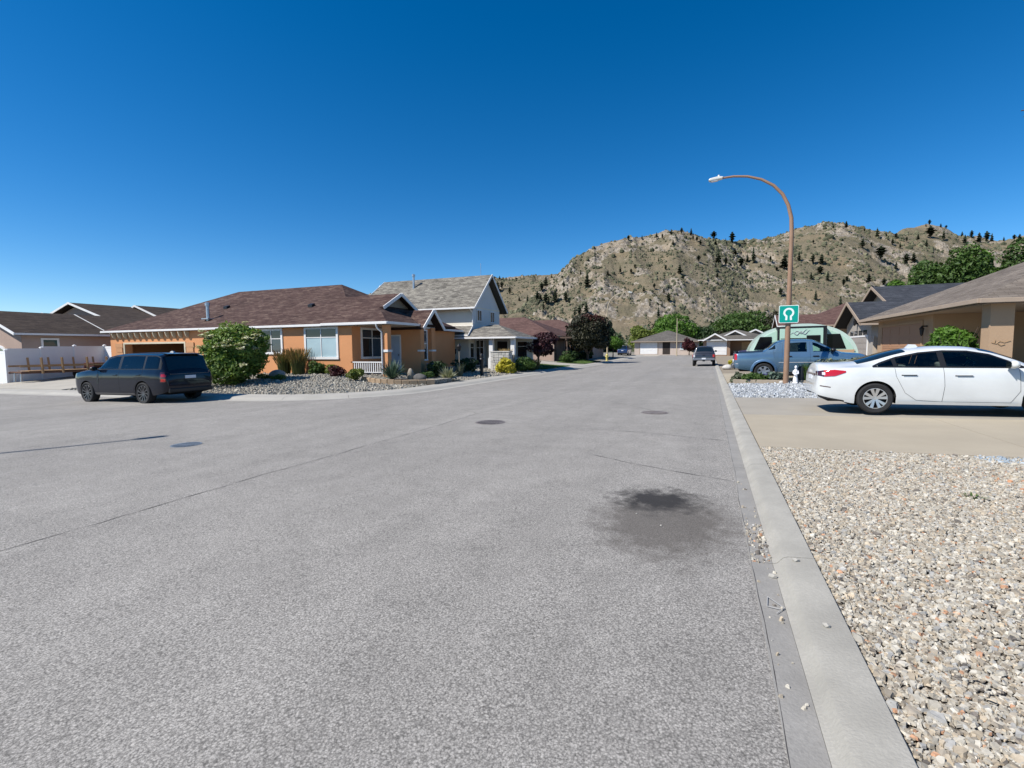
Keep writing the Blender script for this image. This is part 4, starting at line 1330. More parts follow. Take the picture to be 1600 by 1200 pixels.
garage_door(H, O, '-r', 80.4, -0.3, 2.3, 0.45, 2.5, M_trim, M_trim, 4, 2)
B().box(4.6, 6.2, 82.9, 83.0, 0.4, 2.4).build('stone_panel', stucco('pale_tan_stucco', (0.50, 0.36, 0.22)), H, O)  # panel of a lighter tan than the house wall
window(H, O, '-r', 83.0, 8.0, 9.2, 1.4, 2.0, M_trim, M_glass, 0.08, 2, (1.0,))

# ------------------------------------------------ right side: tan house with garage and porch
O = (14.0, 27.0, 0.3)
H = thing('tan_house', 'tan stucco house with wide tan garage door and shaded porch', 'house', O)
b = B()
b.box(8.8, 9.0, 25.95, 33.2, 0.1, 3.02)
b.box(9.0, 25.4, 25.95, 33.0, 0.1, 3.02)
b.box(14.5, 25.4, 20.9, 25.94, 0.1, 3.02)
b.build('wall', M_tan, H, O)
roof('roof', hip(8.0, 26.2, 20.15, 33.7, 3.10, 0.45), SH_tan, H, O, 0.16, M_trimtan, 0.05, 0.2)
B().box(8.3, 25.8, 20.5, 33.3, 2.95, 2.99).build('soffit', M_trimtan, H, O)
garage_door(H, O, '-s', 8.8, 27.05, 32.35, 0.35, 2.62, mat('tan_door_paint', (0.36, 0.20, 0.115), 0.6, 0.05, 1), M_tan, 4, 4)
B().box(8.45, 9.05, 20.55, 21.1, 0.1, 2.95).build('column', M_tan, H, O)
B().box(8.42, 9.08, 20.52, 21.13, 0.1, 0.45).build('column_base', M_tan, H, O)
door(H, O, '-s', 14.5, 23.6, 24.6, 0.35, 2.4, mat('dark_red_door', (0.05, 0.02, 0.018), 0.5, 0.1, 2), M_trimtan)
window(H, O, '-s', 14.5, 21.4, 22.8, 0.9, 2.5, M_trimtan, M_glass, 0.08, 2, (1.0,))
for (r, z) in ((26.5, 2.25), ):
    b = B().box(8.60, 8.79, r - 0.04, r + 0.04, z + 0.18, z + 0.24)
    b.lathe([(0.02, z - 0.22), (0.06, z - 0.14), (0.08, z + 0.06), (0.10, z + 0.10), (0.02, z + 0.22)], (8.60, r, 0), seg=8, cap=True)
    b.build('wall_lantern', M_black, H, O)
# wrought ornament on the column
b = B()
pp = [(8.44 - 0.0, 20.54, 1.72)]
b.tube([(8.50, 20.53, 1.70), (8.62, 20.53, 1.66), (8.70, 20.53, 1.74), (8.82, 20.53, 1.70), (8.98, 20.53, 1.76)], 0.008, 6)
b.tube([(8.66, 20.53, 1.66), (8.74, 20.53, 1.60), (8.84, 20.53, 1.64)], 0.010, 6)
b.tube([(8.58, 20.53, 1.68), (8.60, 20.53, 1.78)], 0.010, 6)
b.build('wall_ornament', mat('bronze_ornament', (0.36, 0.235, 0.12), 0.5, 0.1, 4), H, O)
# beige gate beside the garage
O = (9.6, 34.0, 0.3)
G_ = thing('side_gate', 'beige board gate between the tan house and the dark roofed house', 'gate', O)
M_beige = mat('beige_fence_board', (0.42, 0.36, 0.29), 0.75, 0.06, 2)
for i in range(5):
    B().box(8.9 + i * 0.40, 9.28 + i * 0.40, 33.9, 33.94, 0.2, 2.1).build('board', M_beige, G_, O)
for s in (8.86, 9.68, 10.95):
    B().box(s - 0.06, s + 0.06, 33.95, 34.07, 0.1, 2.2).build('post', M_beige, G_, O)

# ------------------------------------------------ dark roofed house
O = (16.0, 46.0, 0.4)
H = thing('slate_roof_house', 'grey sided house with blue black shingle gables behind the trailer', 'house', O)
M_side = mat('grey_beige_siding', (0.33, 0.30, 0.26), 0.8, 0.06, 1)
b = B().box(10.7, 24.0, 41.9, 48.6, 0.1, 3.3)
b.prism([(41.9, 3.3), (48.6, 3.3), (45.25, 4.85)], 10.7, 11.0, 'x')
b.box(14.0, 26.0, 48.6, 57.0, 0.1, 5.2)
b.prism([(48.8, 5.2), (57.0, 5.2), (52.9, 7.0)], 14.0, 14.3, 'x')
b.build('wall', M_side, H, O)
roof('roof', gable(9.9, 24.6, 41.2, 49.3, 3.25, 0.44, 's'), SH_slate, H, O, 0.15, M_trimtan, 0.05, 0.22)
roof('rear_roof', gable(13.2, 26.6, 46.8, 57.6, 4.7, 0.40, 's'), SH_slate, H, O, 0.15, M_trimtan, 0.05, 0.22)
garage_door(H, O, '-s', 10.7, 42.7, 47.6, 0.4, 2.3, mat('grey_door', (0.30, 0.27, 0.24), 0.6, 0.05, 1), M_trim, 4, 4)
b = B()
for i in range(4):
    wb(b, '-s', 10.7, 42.9 + i * 1.2, 43.8 + i * 1.2, 2.4, 2.8, 0.004, 0.02)
b.build('transom_light', M_glass, H, O)
b = B().box(10.4, 10.69, 45.15, 45.35, 3.3, 3.75)
b.lathe([(0.04, 3.2), (0.1, 3.3), (0.1, 3.6), (0.02, 3.72)], (10.45, 45.25, 0), seg=8, cap=True)
b.build('wall_lantern', M_black, H, O)

# ------------------------------------------------ red roofed house
O = (14.0, 64.0, 0.4)
H = thing('red_roof_house', 'far house with dull red tiled roof beyond the dark roofed house', 'house', O)
B().box(9.0, 22.0, 60.0, 70.0, 0.1, 3.9).build('wall', M_tan, H, O)
roof('roof', hip(8.2, 22.8, 59.2, 70.8, 3.85, 0.45), SH_red, H, O, 0.15, M_trimtan)
roof('front_roof', gable(7.0, 14.0, 61.6, 66.4, 3.95, 0.55, 's'), SH_red, H, O, 0.14, M_trim)
B().box(7.6, 9.0, 62.2, 65.8, 0.1, 3.9).prism([(62.2, 3.9), (65.8, 3.9), (64.0, 4.9)], 7.6, 7.8, 'x').build('front_wall', M_greyw, H, O)

# ------------------------------------------------ left: pinkish tan house with stepped gables
O = (-48.0, 24.0, -0.4)
H = thing('stepped_gable_house', 'pinkish tan house with stepped dark brown gables behind the white fence', 'house', O)
b = B()
b.box(-50.2, -42.0, 17.4, 30.0, -0.8, 2.88)
b.prism([(-50.2, 2.88), (-42.0, 2.88), (-46.1, 4.35)], 17.4, 17.7, 'y')
b.box(-54.0, -43.3, 22.0, 30.0, -0.8, 2.9)
b.box(-62.0, -46.9, 26.5, 36.0, -0.8, 3.75)
b.prism([(-61.5, 3.75), (-46.9, 3.75), (-54.2, 5.8)], 26.5, 26.8, 'y')
b.build('wall', M_pink, H, O)
roof('front_roof', gable(-50.8, -41.55, 16.9, 22.4, 2.84, 0.36, 'r'), SH_dkbrown, H, O, 0.14, M_trim)
roof('middle_roof', gable(-55.4, -41.75, 21.5, 30.6, 2.86, 0.265, 'r'), SH_dkbrown, H, O, 0.14, M_trim)
roof('main_roof', gable(-61.8, -46.5, 25.9, 37.0, 3.83, 0.295, 'r'), SH_dkbrown, H, O, 0.14, M_trim)
roof('back_roof', gable(-58.6, -48.3, 31.0, 44.0, 4.4, 0.35, 'r'), SH_dkbrown, H, O, 0.14, M_trim)
B().prism([(-54.6, 2.9), (-42.4, 2.9), (-48.55, 4.5)], 22.0, 22.2, 'y').build('gable_face', M_pink, H, O)
B().prism([(-58.2, 4.4), (-48.6, 4.4), (-53.4, 5.9)], 31.5, 31.7, 'y').build('gable_face', M_pink, H, O)
# arched window on the lit gable wall
b = B()
arc = [(-44.9 + 1.25 * math.cos(t), 1.35 + 0.75 * math.sin(t)) for t in np.linspace(0, math.pi, 15)]
arc = [(-43.65, -0.1)] + arc + [(-46.15, -0.1)]
ins = [(-44.9 + (x + 44.9) * 0.89, (z - 0.6) * 0.93 + 0.55) for x, z in arc]
b.prism(arc, 17.30, 17.385, 'y')
w = b.build('arched_window', M_trim, H, O)
B().prism(ins, 17.285, 17.299, 'y').build('pane', M_greenglass, w, O)
window(H, O, '+s', -42.0, 18.4, 19.4, 0.9, 2.55, M_trim, M_greenglass, 0.12, 1, (1.0,))
b = wb(B(), '+s', -42.0, 25.6, 26.5, -0.4, 1.7, 0.003, 0.05)
b.build('side_door', M_trim, H, O)

# ------------------------------------------------ garden shed with white gable edge
O = (-42.5, 27.5, -0.3)
H = thing('garden_shed', 'small shed with white edged gable and brown roof behind the fence', 'shed', O)
B().box(-43.6, -41.0, 27.0, 30.0, -0.5, 1.95).prism([(-43.6, 1.95), (-41.0, 1.95), (-42.3, 2.5)], 27.0, 27.2, 'y').build('wall', M_trim, H, O)
roof('roof', gable(-43.9, -40.7, 26.6, 30.4, 1.92, 0.48, 'r'), SH_brown, H, O, 0.1, M_trim)

# ------------------------------------------------ white vinyl fence
M_vinyl = mat('white_vinyl', (0.76, 0.76, 0.75), 0.45, 0.04, 1.2)
O = (-39.5, 15.6, -0.3)
FN = thing('white_fence', 'white vinyl privacy fence with capped posts along the side driveway', 'fence', O)
def fpost(s, r, h):
    z = lz(s, r)
    p = B().box(s - 0.065, s + 0.065, r - 0.065, r + 0.065, z - 0.1, z + h).build('post', M_vinyl, FN, O)
    b = B()
    b.box(s - 0.085, s + 0.085, r - 0.085, r + 0.085, z + h, z + h + 0.03)
    b.add([(s - .085, r - .085, z + h + .03), (s + .085, r - .085, z + h + .03), (s + .085, r + .085, z + h + .03), (s - .085, r + .085, z + h + .03), (s, r, z + h + .10)], [(0, 1, 4), (1, 2, 4), (2, 3, 4), (3, 0, 4)])
    b.build('cap', M_vinyl, p, O)
def fpanel(s0, r0, s1, r1, h):
    z = max(lz(s0, r0), lz(s1, r1)) + 0.03
    zl = min(lz(s0, r0), lz(s1, r1)) - 0.05
    b = B()
    if abs(s0 - s1) < 0.01:
        b.box(s0 - 0.02, s0 + 0.02, r0 + 0.065, r1 - 0.065, zl, z + h - 0.1)
        b.box(s0 - 0.03, s0 + 0.03, r0 + 0.065, r1 - 0.065, z + h - 0.16, z + h - 0.04)
    else:
        b.box(s0 + 0.065, s1 - 0.065, r0 - 0.02, r0 + 0.02, zl, z + h - 0.1)
        b.box(s0 + 0.065, s1 - 0.065, r0 - 0.03, r0 + 0.03, z + h - 0.16, z + h - 0.04)
    b.build('panel', M_vinyl, FN, O)
ys = [15.6, 17.3, 19.05, 20.8]
for r in ys:
    fpost(-39.5, r, 2.0)
for a, b_ in zip(ys[:-1], ys[1:]):
    fpanel(-39.5, a, -39.5, b_, 1.98)
ss = [-48.0, -45.87, -43.75, -41.62, -39.5]
for s in ss[:-1]:
    fpost(s, 15.6, 2.0)
for a, b_ in zip(ss[:-1], ss[1:]):
    fpanel(a, 15.6, b_, 15.6, 1.98)
fpanel(-39.5, 20.8, -38.55, 20.8, 1.95)
# ================================================================= VEHICLES
def interp(pts, x, smooth=False):
    if x <= pts[0][0]:
        return pts[0][1]
    for (a, b_) in zip(pts[:-1], pts[1:]):
        if x <= b_[0]:
            t = (x - a[0]) / (b_[0] - a[0])
            if smooth:
                i = pts.index(a)
                p0 = pts[i - 1] if i > 0 else a
                p3 = pts[i + 2] if i + 2 < len(pts) else b_
                dx = b_[0] - a[0]
                def sl(q, r_):
                    return (r_[1] - q[1]) / max(1e-6, r_[0] - q[0])
                def lim(m1, m2):
                    return 0.0 if m1 * m2 <= 0 else 2 * m1 * m2 / (m1 + m2)
                mm = sl(a, b_)
                ma = lim(sl(p0, a), mm) if p0 is not a else mm
                mb = lim(mm, sl(b_, p3)) if p3 is not b_ else mm
                h = (2 * t ** 3 - 3 * t ** 2 + 1) * a[1] + (t ** 3 - 2 * t ** 2 + t) * dx * ma + (-2 * t ** 3 + 3 * t ** 2) * b_[1] + (t ** 3 - t ** 2) * dx * mb
                return h
            return a[1] + (b_[1] - a[1]) * t
    return pts[-1][1]

class Car:
    """sheet metal as a loft: x from the tail forward, y across, z up from the ground"""
    def __init__(self, L, top, plan, belt, roofw, low, wheels, arch, zc, prof=None, rr=0.055):
        self.L, self.top, self.plan, self.belt, self.roofw, self.low = L, top, plan, belt, roofw, low
        self.wheels, self.arch, self.zc, self.rr = wheels, arch, zc, rr
        self.prof = prof or [(0, 0.93), (0.12, 0.965), (0.3, 0.985), (0.55, 1.0), (0.78, 0.995), (0.9, 0.978), (1.0, 0.95)]
    def zt(self, x): return interp(self.top, x, True)
    def w(self, x): return interp(self.plan, x, True)
    def zb(self, x): return min(interp(self.belt, x, True), self.zt(x) - 0.10)
    def zl0(self, x): return interp(self.low, x, True)
    def ze(self, x): return max(self.zt(x) - self.rr - 0.02, self.zb(x) + 0.02)
    def yr(self, x): return min(interp(self.roofw, x, True), self.w(x) * 0.945)
    def zl(self, x):
        z = self.zl0(x)
        for xw in self.wheels:
            d = abs(x - xw)
            if d < self.arch:
                z = max(z, self.zc + math.sqrt(self.arch ** 2 - d * d))
        return z
    def Y(self, x, z):
        zb, ze = self.zb(x), self.ze(x)
        if z <= zb:
            t = (z - self.zl0(x)) / max(0.05, zb - self.zl0(x))
            return self.w(x) * interp(self.prof, clamp(t, 0, 1), True)
        t = clamp((z - zb) / (ze - zb), 0, 1)
        y0 = self.w(x) * self.prof[-1][1]
        return y0 + (self.yr(x) - y0) * (t ** 1.15)
    def T(self, x, y):
        """height of the top skin"""
        yr, ze, zt = self.yr(x), self.ze(x), self.zt(x)
        t = clamp(abs(y) / yr, 0, 1)
        return ze + (zt - ze) * (1 - t ** 3.2)
    def body(self, m, parent, step=0.045, holes=None, grow=0.012):
        holes = holes or []
        if holes:
            step = 0.028
        xs = list(np.arange(0, self.L + 1e-6, step))
        for a in (self.top, self.plan):
            xs += [q[0] for q in a]
        for xw in self.wheels:
            xs += [xw + self.arch * math.cos(t) for t in np.linspace(0, math.pi, 25)]
            xs += [xw - self.arch - 0.001, xw + self.arch + 0.001]
        xs = sorted(x for x in xs if 0 <= x <= self.L)
        ys = [xs[0]]
        for x in xs[1:]:
            if x - ys[-1] > 0.0009:
                ys.append(x)
        xs = ys
        NA, NG_, NR = 12, (22 if holes else 6), 7
        rows = []
        for x in xs:
            zl, zb, ze = self.zl(x), self.zb(x), self.ze(x)
            zl = min(zl, zb - 0.02)
            half = []
            for i in range(NA + 1):
                z = zl + (zb - zl) * i / NA
                half.append((x, self.Y(x, z), z))
            for i in range(1, NG_ + 1):
                z = zb + (ze - zb) * i / NG_
                half.append((x, self.Y(x, z), z))
            for i in range(1, NR + 1):
                y = self.yr(x) * (1 - i / NR) ** 0.8
                half.append((x, y, self.T(x, y)))
            rows.append(half)
        n = len(rows[0])
        b = B()
        for half in rows:
            b.v += half
            b.v += [(p[0], -p[1], p[2]) for p in half[:-1]][::-1]
        m_ = 2 * n - 1
        for i in range(len(rows) - 1):
            for j in range(m_ - 1):
                q = (i * m_ + j, (i + 1) * m_ + j, (i + 1) * m_ + j + 1, i * m_ + j + 1)
                if holes:
                    cx_ = sum(b.v[e][0] for e in q) / 4
                    cz_ = sum(b.v[e][2] for e in q) / 4
                    jj = j if j < n - 1 else m_ - 2 - j
                    if jj < NA + NG_ and any(l[0][0] - grow < cx_ < l[-1][0] + grow and interp(l, cx_) - grow < cz_ < interp(h, cx_) + grow for l, h in holes):
                        continue
                b.f.append(q)
        b.f.append(tuple(range(m_)))
        b.f.append(tuple(range((len(rows) - 1) * m_, len(rows) * m_)))
        # arch liners
        return b.build('body', m, parent, smooth=38)
    def under(self, m, parent):
        b = B()
        wmin = min(self.w(x) for x in self.wheels)
        x0, x1 = self.wheels[0], self.wheels[-1]
        zlow = self.zl0((x0 + x1) / 2)
        b.box(0.25, self.L - 0.25, -wmin * 0.62, wmin * 0.62, zlow + 0.02, zlow + 0.35)
        b.box(x0 + self.arch, x1 - self.arch, -wmin * 0.9, wmin * 0.9, zlow + 0.015, zlow + 0.3)
        for xw in self.wheels:
            for sg in (-1, 1):
                A = np.linspace(0, math.pi, 16)
                vs, fs = [], []
                for a in A:
                    x, z = xw + self.arch * 1.0 * math.cos(a), self.zc + self.arch * math.sin(a)
                    yo = self.Y(clamp(x, 0.02, self.L - 0.02), z) - 0.004
                    vs += [(x, sg * yo, z), (x, sg * wmin * 0.6, z)]
                for i in range(15):
                    fs.append((2 * i, 2 * i + 1, 2 * i + 3, 2 * i + 2))
                b.add(vs, fs)
                vs = [(xw + self.arch * math.cos(a), sg * wmin * 0.61, self.zc + self.arch * math.sin(a)) for a in A]
                b.add(vs, [tuple(range(16))])
        return b.build('underbody', m, parent)
    def panel(self, name, m, parent, pts_lo, pts_hi, side, off=0.004, nx=18, nz=5, thick=0.0, sm=True):
        """strip on the side skin between two curves"""
        x0, x1 = max(pts_lo[0][0], pts_hi[0][0]), min(pts_lo[-1][0], pts_hi[-1][0])
        b = B()
        X = np.linspace(x0, x1, nx + 1)
        for x in X:
            a, c_ = interp(pts_lo, x), interp(pts_hi, x)
            for j in range(nz + 1):
                z = a + (c_ - a) * j / nz
                b.v.append((x, side * (self.Y(x, z) + off), z))
        for i in range(nx):
            for j in range(nz):
                q = (i * (nz + 1) + j, (i + 1) * (nz + 1) + j, (i + 1) * (nz + 1) + j + 1, i * (nz + 1) + j + 1)
                b.f.append(q if side < 0 else q[::-1])
        return b.build(name, m, parent, smooth=40)
    def surround(self, m, parent, lo, hi, side, holes, off=0.003):
        b = B()
        nx, nz = 170, 34
        X = np.linspace(max(lo[0][0], hi[0][0]), min(lo[-1][0], hi[-1][0]), nx + 1)
        for x in X:
            a, c_ = interp(lo, x), interp(hi, x)
            for j in range(nz + 1):
                z = a + (c_ - a) * j / nz
                b.v.append((x, side * (self.Y(x, z) + off), z))
        for i in range(nx):
            for j in range(nz):
                q = (i * (nz + 1) + j, (i + 1) * (nz + 1) + j, (i + 1) * (nz + 1) + j + 1, i * (nz + 1) + j + 1)
                cx_ = sum(b.v[e][0] for e in q) / 4
                cz_ = sum(b.v[e][2] for e in q) / 4
                if any(l[0][0] < cx_ < l[-1][0] and interp(l, cx_) < cz_ < interp(h, cx_) for l, h in holes):
                    continue
                b.f.append(q)
        return b.build('window_surround', m, parent)
    def cabin(self, parent, zf, xf, xr, zs, w):
        """dark tub, front seats, rear bench, steering wheel"""
        x0, x1 = xr - 0.35, xf + 1.25
        b = B().box(x0, x1, -w, w, zf - 0.3, zf)
        b.box(x1 - 0.35, x1, -w, w, zf, zf + 0.12)
        b.build('interior', M_seat, parent)
        for sd in (-1, 1):
            s_ = B().prism([(xf - 0.02, zf), (xf + 0.18, zf), (xf + 0.06, zf + zs), (xf - 0.14, zf + zs)], sd * w * 0.52 - 0.22, sd * w * 0.52 + 0.22, 'y').build('seat', M_seat, parent, bevel=0.05)
            B().box(xf - 0.14, xf - 0.03, sd * w * 0.52 - 0.12, sd * w * 0.52 + 0.12, zf + zs + 0.03, zf + zs + 0.19).build('headrest', M_seat, s_, bevel=0.04)
            B().box(xr - 0.14, xr - 0.03, sd * w * 0.5 - 0.12, sd * w * 0.5 + 0.12, zf + zs - 0.02, zf + zs + 0.12).build('headrest', M_seat, parent, bevel=0.04)
        B().prism([(xr - 0.02, zf), (xr + 0.2, zf), (xr + 0.04, zf + zs - 0.05), (xr - 0.16, zf + zs - 0.05)], -w * 0.95, w * 0.95, 'y').build('rear_seat', M_seat, parent, bevel=0.05)
        ring = [(xf + 0.72 + 0.07 * math.sin(a), w * 0.52 + 0.18 * math.cos(a), zf + 0.12 + 0.17 * math.sin(a)) for a in np.linspace(0, 2 * math.pi, 20)]
        B().tube(ring, 0.016, 6, False).build('steering_wheel', M_trimblk, parent)
    def toppanel(self, name, m, parent, x0, x1, w0, w1, off=0.004, nx=14, ny=10):
        b = B()
        for i in range(nx + 1):
            x = x0 + (x1 - x0) * i / nx
            hw = w0 + (w1 - w0) * i / nx
            for j in range(ny + 1):
                y = -hw + 2 * hw * j / ny
                b.v.append((x - off * 0.5, y, self.T(x, y) + off))
        for i in range(nx):
            for j in range(ny):
                b.f.append((i * (ny + 1) + j, (i + 1) * (ny + 1) + j, (i + 1) * (ny + 1) + j + 1, i * (ny + 1) + j + 1))
        return b.build(name, m, parent, smooth=40)

M_tyre = mat('tyre_rubber', (0.018, 0.018, 0.019), 0.85, 0.2, 12, bump=0.2, bscale=40)
M_alloy = mat('bright_alloy', (0.62, 0.63, 0.65), 0.28, 0.05, 5, metal=0.85)
M_alloydk = mat('dark_alloy', (0.16, 0.16, 0.17), 0.3, 0.05, 5, metal=0.8)
M_wellblack = mat('wheel_well', (0.008, 0.008, 0.008), 0.95, 0)
M_carglass = glass('car_glass', (0.008, 0.012, 0.013), 0.02, 0.7)
M_cargreen = glass('tinted_car_glass', (0.02, 0.055, 0.05), 0.03, 0.6)
def clearglass(name, tint):
    k = NT(name)
    tr = k.n('ShaderNodeBsdfTransparent')
    tr.inputs[0].default_value = (*tint, 1)
    gl_ = k.n('ShaderNodeBsdfGlossy')
    gl_.inputs['Roughness'].default_value = 0.02
    fr = k.n('ShaderNodeFresnel')
    fr.inputs[0].default_value = 1.6
    ms = k.n('ShaderNodeMixShader')
    k.link(fr.outputs[0], ms.inputs[0])
    k.link(tr.outputs[0], ms.inputs[1])
    k.link(gl_.outputs[0], ms.inputs[2])
    k.link(ms.outputs[0], k.o.inputs['Surface'])
    return k.m
M_sideglass = clearglass('clear_side_glass', (0.70, 0.82, 0.79))
M_privacy = clearglass('privacy_glass', (0.20, 0.21, 0.22))
M_seat = mat('dark_upholstery', (0.13, 0.125, 0.12), 0.85, 0.15, 6)
M_trimblk = mat('black_trim', (0.012, 0.012, 0.013), 0.4, 0)
M_gap = mat('panel_gap', (0.01, 0.01, 0.01), 0.8, 0)
M_red = NT('red_lens'); M_red.color((0.42, 0.01, 0.012)); M_red.set(Roughness=0.12, **{'Coat Weight': 1.0}); M_red = M_red.m
M_clear = NT('clear_lens'); M_clear.color((0.55, 0.55, 0.56)); M_clear.set(Roughness=0.15, **{'Coat Weight': 1.0}); M_clear = M_clear.m
M_smoke = NT('smoked_lens'); M_smoke.color((0.05, 0.012, 0.014)); M_smoke.set(Roughness=0.15, **{'Coat Weight': 1.0}); M_smoke = M_smoke.m
M_plate = mat('number_plate', (0.62, 0.64, 0.68), 0.5, 0.05, 20)
M_chrome = mat('chrome', (0.75, 0.75, 0.76), 0.12, 0, metal=1.0)

def wheel(parent, x, y, r, w, rim_r, style, side):
    """tyre with a rim of spokes; side +1 = left (outer face toward +y)"""
    b = B()
    h = w / 2
    pr = [(rim_r * 0.98, -h * 0.75), (rim_r * 1.06, -h * 0.92), (r * 0.90, -h), (r * 0.975, -h * 0.86), (r, -h * 0.55), (r, 0), (r, h * 0.55), (r * 0.975, h * 0.86), (r * 0.90, h), (rim_r * 1.06, h * 0.92), (rim_r * 0.98, h * 0.75)]
    b.lathe(pr, (0, 0, 0), 'y', 36)
    t = b.build('wheel', M_tyre, parent, smooth=35)
    t.location = (x, y, r)
    o = side * h
    b = B()
    # barrel and rear disc
    R = rim_r * 0.95
    if style == 'five_twin':      # pairs of tapering spokes
        k_, m = 5, M_alloy
        for i in range(k_):
            for dv in (-0.27, 0.27):
                a = 2 * math.pi * i / k_ + 0.35
                a2 = a + dv
                p0 = (math.cos(a + dv * 0.5) * R * 0.16, o * 0.70, math.sin(a + dv * 0.5) * R * 0.16)
                p1 = (math.cos(a2) * R, o * 0.84, math.sin(a2) * R)
                q = Vector((-math.sin(a2), 0, math.cos(a2)))
                w0, w1 = R * 0.085, R * 0.15
                vs = []
                for (pp, ww) in ((p0, w0), (p1, w1)):
                    v = Vector(pp)
                    for d in (-1, 1):
                        for e in (-0.012, 0.012):
                            vs.append(v + q * ww * d + Vector((0, e, 0)))
                b.add(vs, [(0, 1, 5, 4), (2, 6, 7, 3), (0, 4, 6, 2), (1, 3, 7, 5), (4, 5, 7, 6), (0, 2, 3, 1)])
    elif style == 'turbine':
        m = M_alloydk
        for i in range(11):
            a = 2 * math.pi * i / 11
            p0 = (math.cos(a) * R * 0.15, o * 0.72, math.sin(a) * R * 0.15)
            p1 = (math.cos(a + 0.3) * R * 0.99, o * 0.86, math.sin(a + 0.3) * R * 0.99)
            b.bar(p0, p1, 0.030, 0.02, (0, 1, 0))
            p2 = (math.cos(a + 0.42) * R * 0.99, o * 0.86, math.sin(a + 0.42) * R * 0.99)
            b.bar(((p0[0] + p1[0]) / 2, o * 0.79, (p0[2] + p1[2]) / 2), p2, 0.018, 0.02, (0, 1, 0))
    else:                          # plain five or six hole disc
        m = M_alloy
        n = 6
        for i in range(n):
            a = 2 * math.pi * i / n + 0.2
            p0 = (math.cos(a) * R * 0.2, o * 0.74, math.sin(a) * R * 0.2)
            p1 = (math.cos(a) * R, o * 0.82, math.sin(a) * R)
            b.bar(p0, p1, R * 0.42, 0.02, (0, 1, 0))
    b.lathe([(0.0, o * 0.78), (R * 0.24, o * 0.77), (R * 0.27, o * 0.66)], (0, 0, 0), 'y', 18)
    b.lathe([(R * 1.0, o * 0.80), (R * 1.04, o * 0.86), (R * 0.97, o * 0.86)], (0, 0, 0), 'y', 36)
    b.build('rim', m, t, smooth=35)
    B().lathe([(0.0, o * 0.45), (rim_r * 0.93, o * 0.45), (rim_r * 0.99, o * 0.76)], (0, 0, 0), 'y', 24).build('brake_disc_shade', M_wellblack, t)  # disc and barrel in black: shade behind the spokes put into the colour
    return t
def mirror(car, parent, x, z, side, m, sx=0.11):
    b = B()
    y = side * (car.Y(x, z - 0.03) - 0.02)
    b.blob((x, y + side * 0.17, z + 0.04), (sx * 0.75, 0.115, 0.085), 3, 0.03, 2)
    o = b.build('mirror', m, parent, smooth=60)
    b = B().bar((x + 0.02, y, z), (x + 0.02, y + side * 0.10, z + 0.02), 0.05, 0.03)
    b.build('mirror_stalk', M_trimblk, o)
    B().box(x - sx * 0.74, x - sx * 0.70, y + side * 0.09, y + side * 0.25, z - 0.02, z + 0.10).build('mirror_glass', M_carglass, o)
    return o
def handle(car, parent, x0, x1, z, side, m):
    o = car.panel('door_handle', m, parent, [(x0, z - 0.014), (x1, z - 0.014)], [(x0, z + 0.016), (x1, z + 0.016)], side, 0.034, 8, 1)
    car.panel('handle_recess', M_gap, o, [(x0 - 0.01, z - 0.034), (x1 + 0.01, z - 0.034)], [(x0 - 0.01, z - 0.014), (x1 + 0.01, z - 0.014)], side, 0.0035, 8, 1)
    return o
def seam(car, parent, pts, side, w=0.006):
    """door gap: thin dark line on the skin through (x,z) points"""
    b = B()
    L = []
    for (a, c_) in zip(pts[:-1], pts[1:]):
        n = max(2, int(math.hypot(c_[0] - a[0], c_[1] - a[1]) / 0.05))
        L += [(a[0] + (c_[0] - a[0]) * i / n, a[1] + (c_[1] - a[1]) * i / n) for i in range(n)]
    L.append(pts[-1])
    for i, (x, z) in enumerate(L):
        q = L[min(i + 1, len(L) - 1)], L[max(0, i - 1)]
        d = Vector((q[0][0] - q[1][0], q[0][1] - q[1][1]))
        d = d.normalized() if d.length > 0 else Vector((1, 0))
        for sg in (-1, 1):
            X, Zq = x - d.y * sg * w / 2, z + d.x * sg * w / 2
            b.v.append((X, side * (car.Y(X, Zq) + 0.0025), Zq))
    b.f = [(2 * i, 2 * i + 1, 2 * i + 3, 2 * i + 2) for i in range(len(L) - 1)]
    return b.build('door_gap', M_gap, parent)
def rearbox(parent, name, m, x, y0, y1, z0, z1, t=0.015, bevel=0.004):
    return B().box(x - t, x + 0.01, y0, y1, z0, z1).build(name, m, parent, bevel=bevel)
def place(t, s, r, z, rot, tilt=True):
    t.location = (s, r, z)
    # stand on the gently tilted street
    q = Matrix.Rotation(-math.atan(0.0132), 4, 'Y') @ Matrix.Rotation(rot, 4, 'Z')
    t.rotation_euler = q.to_euler()

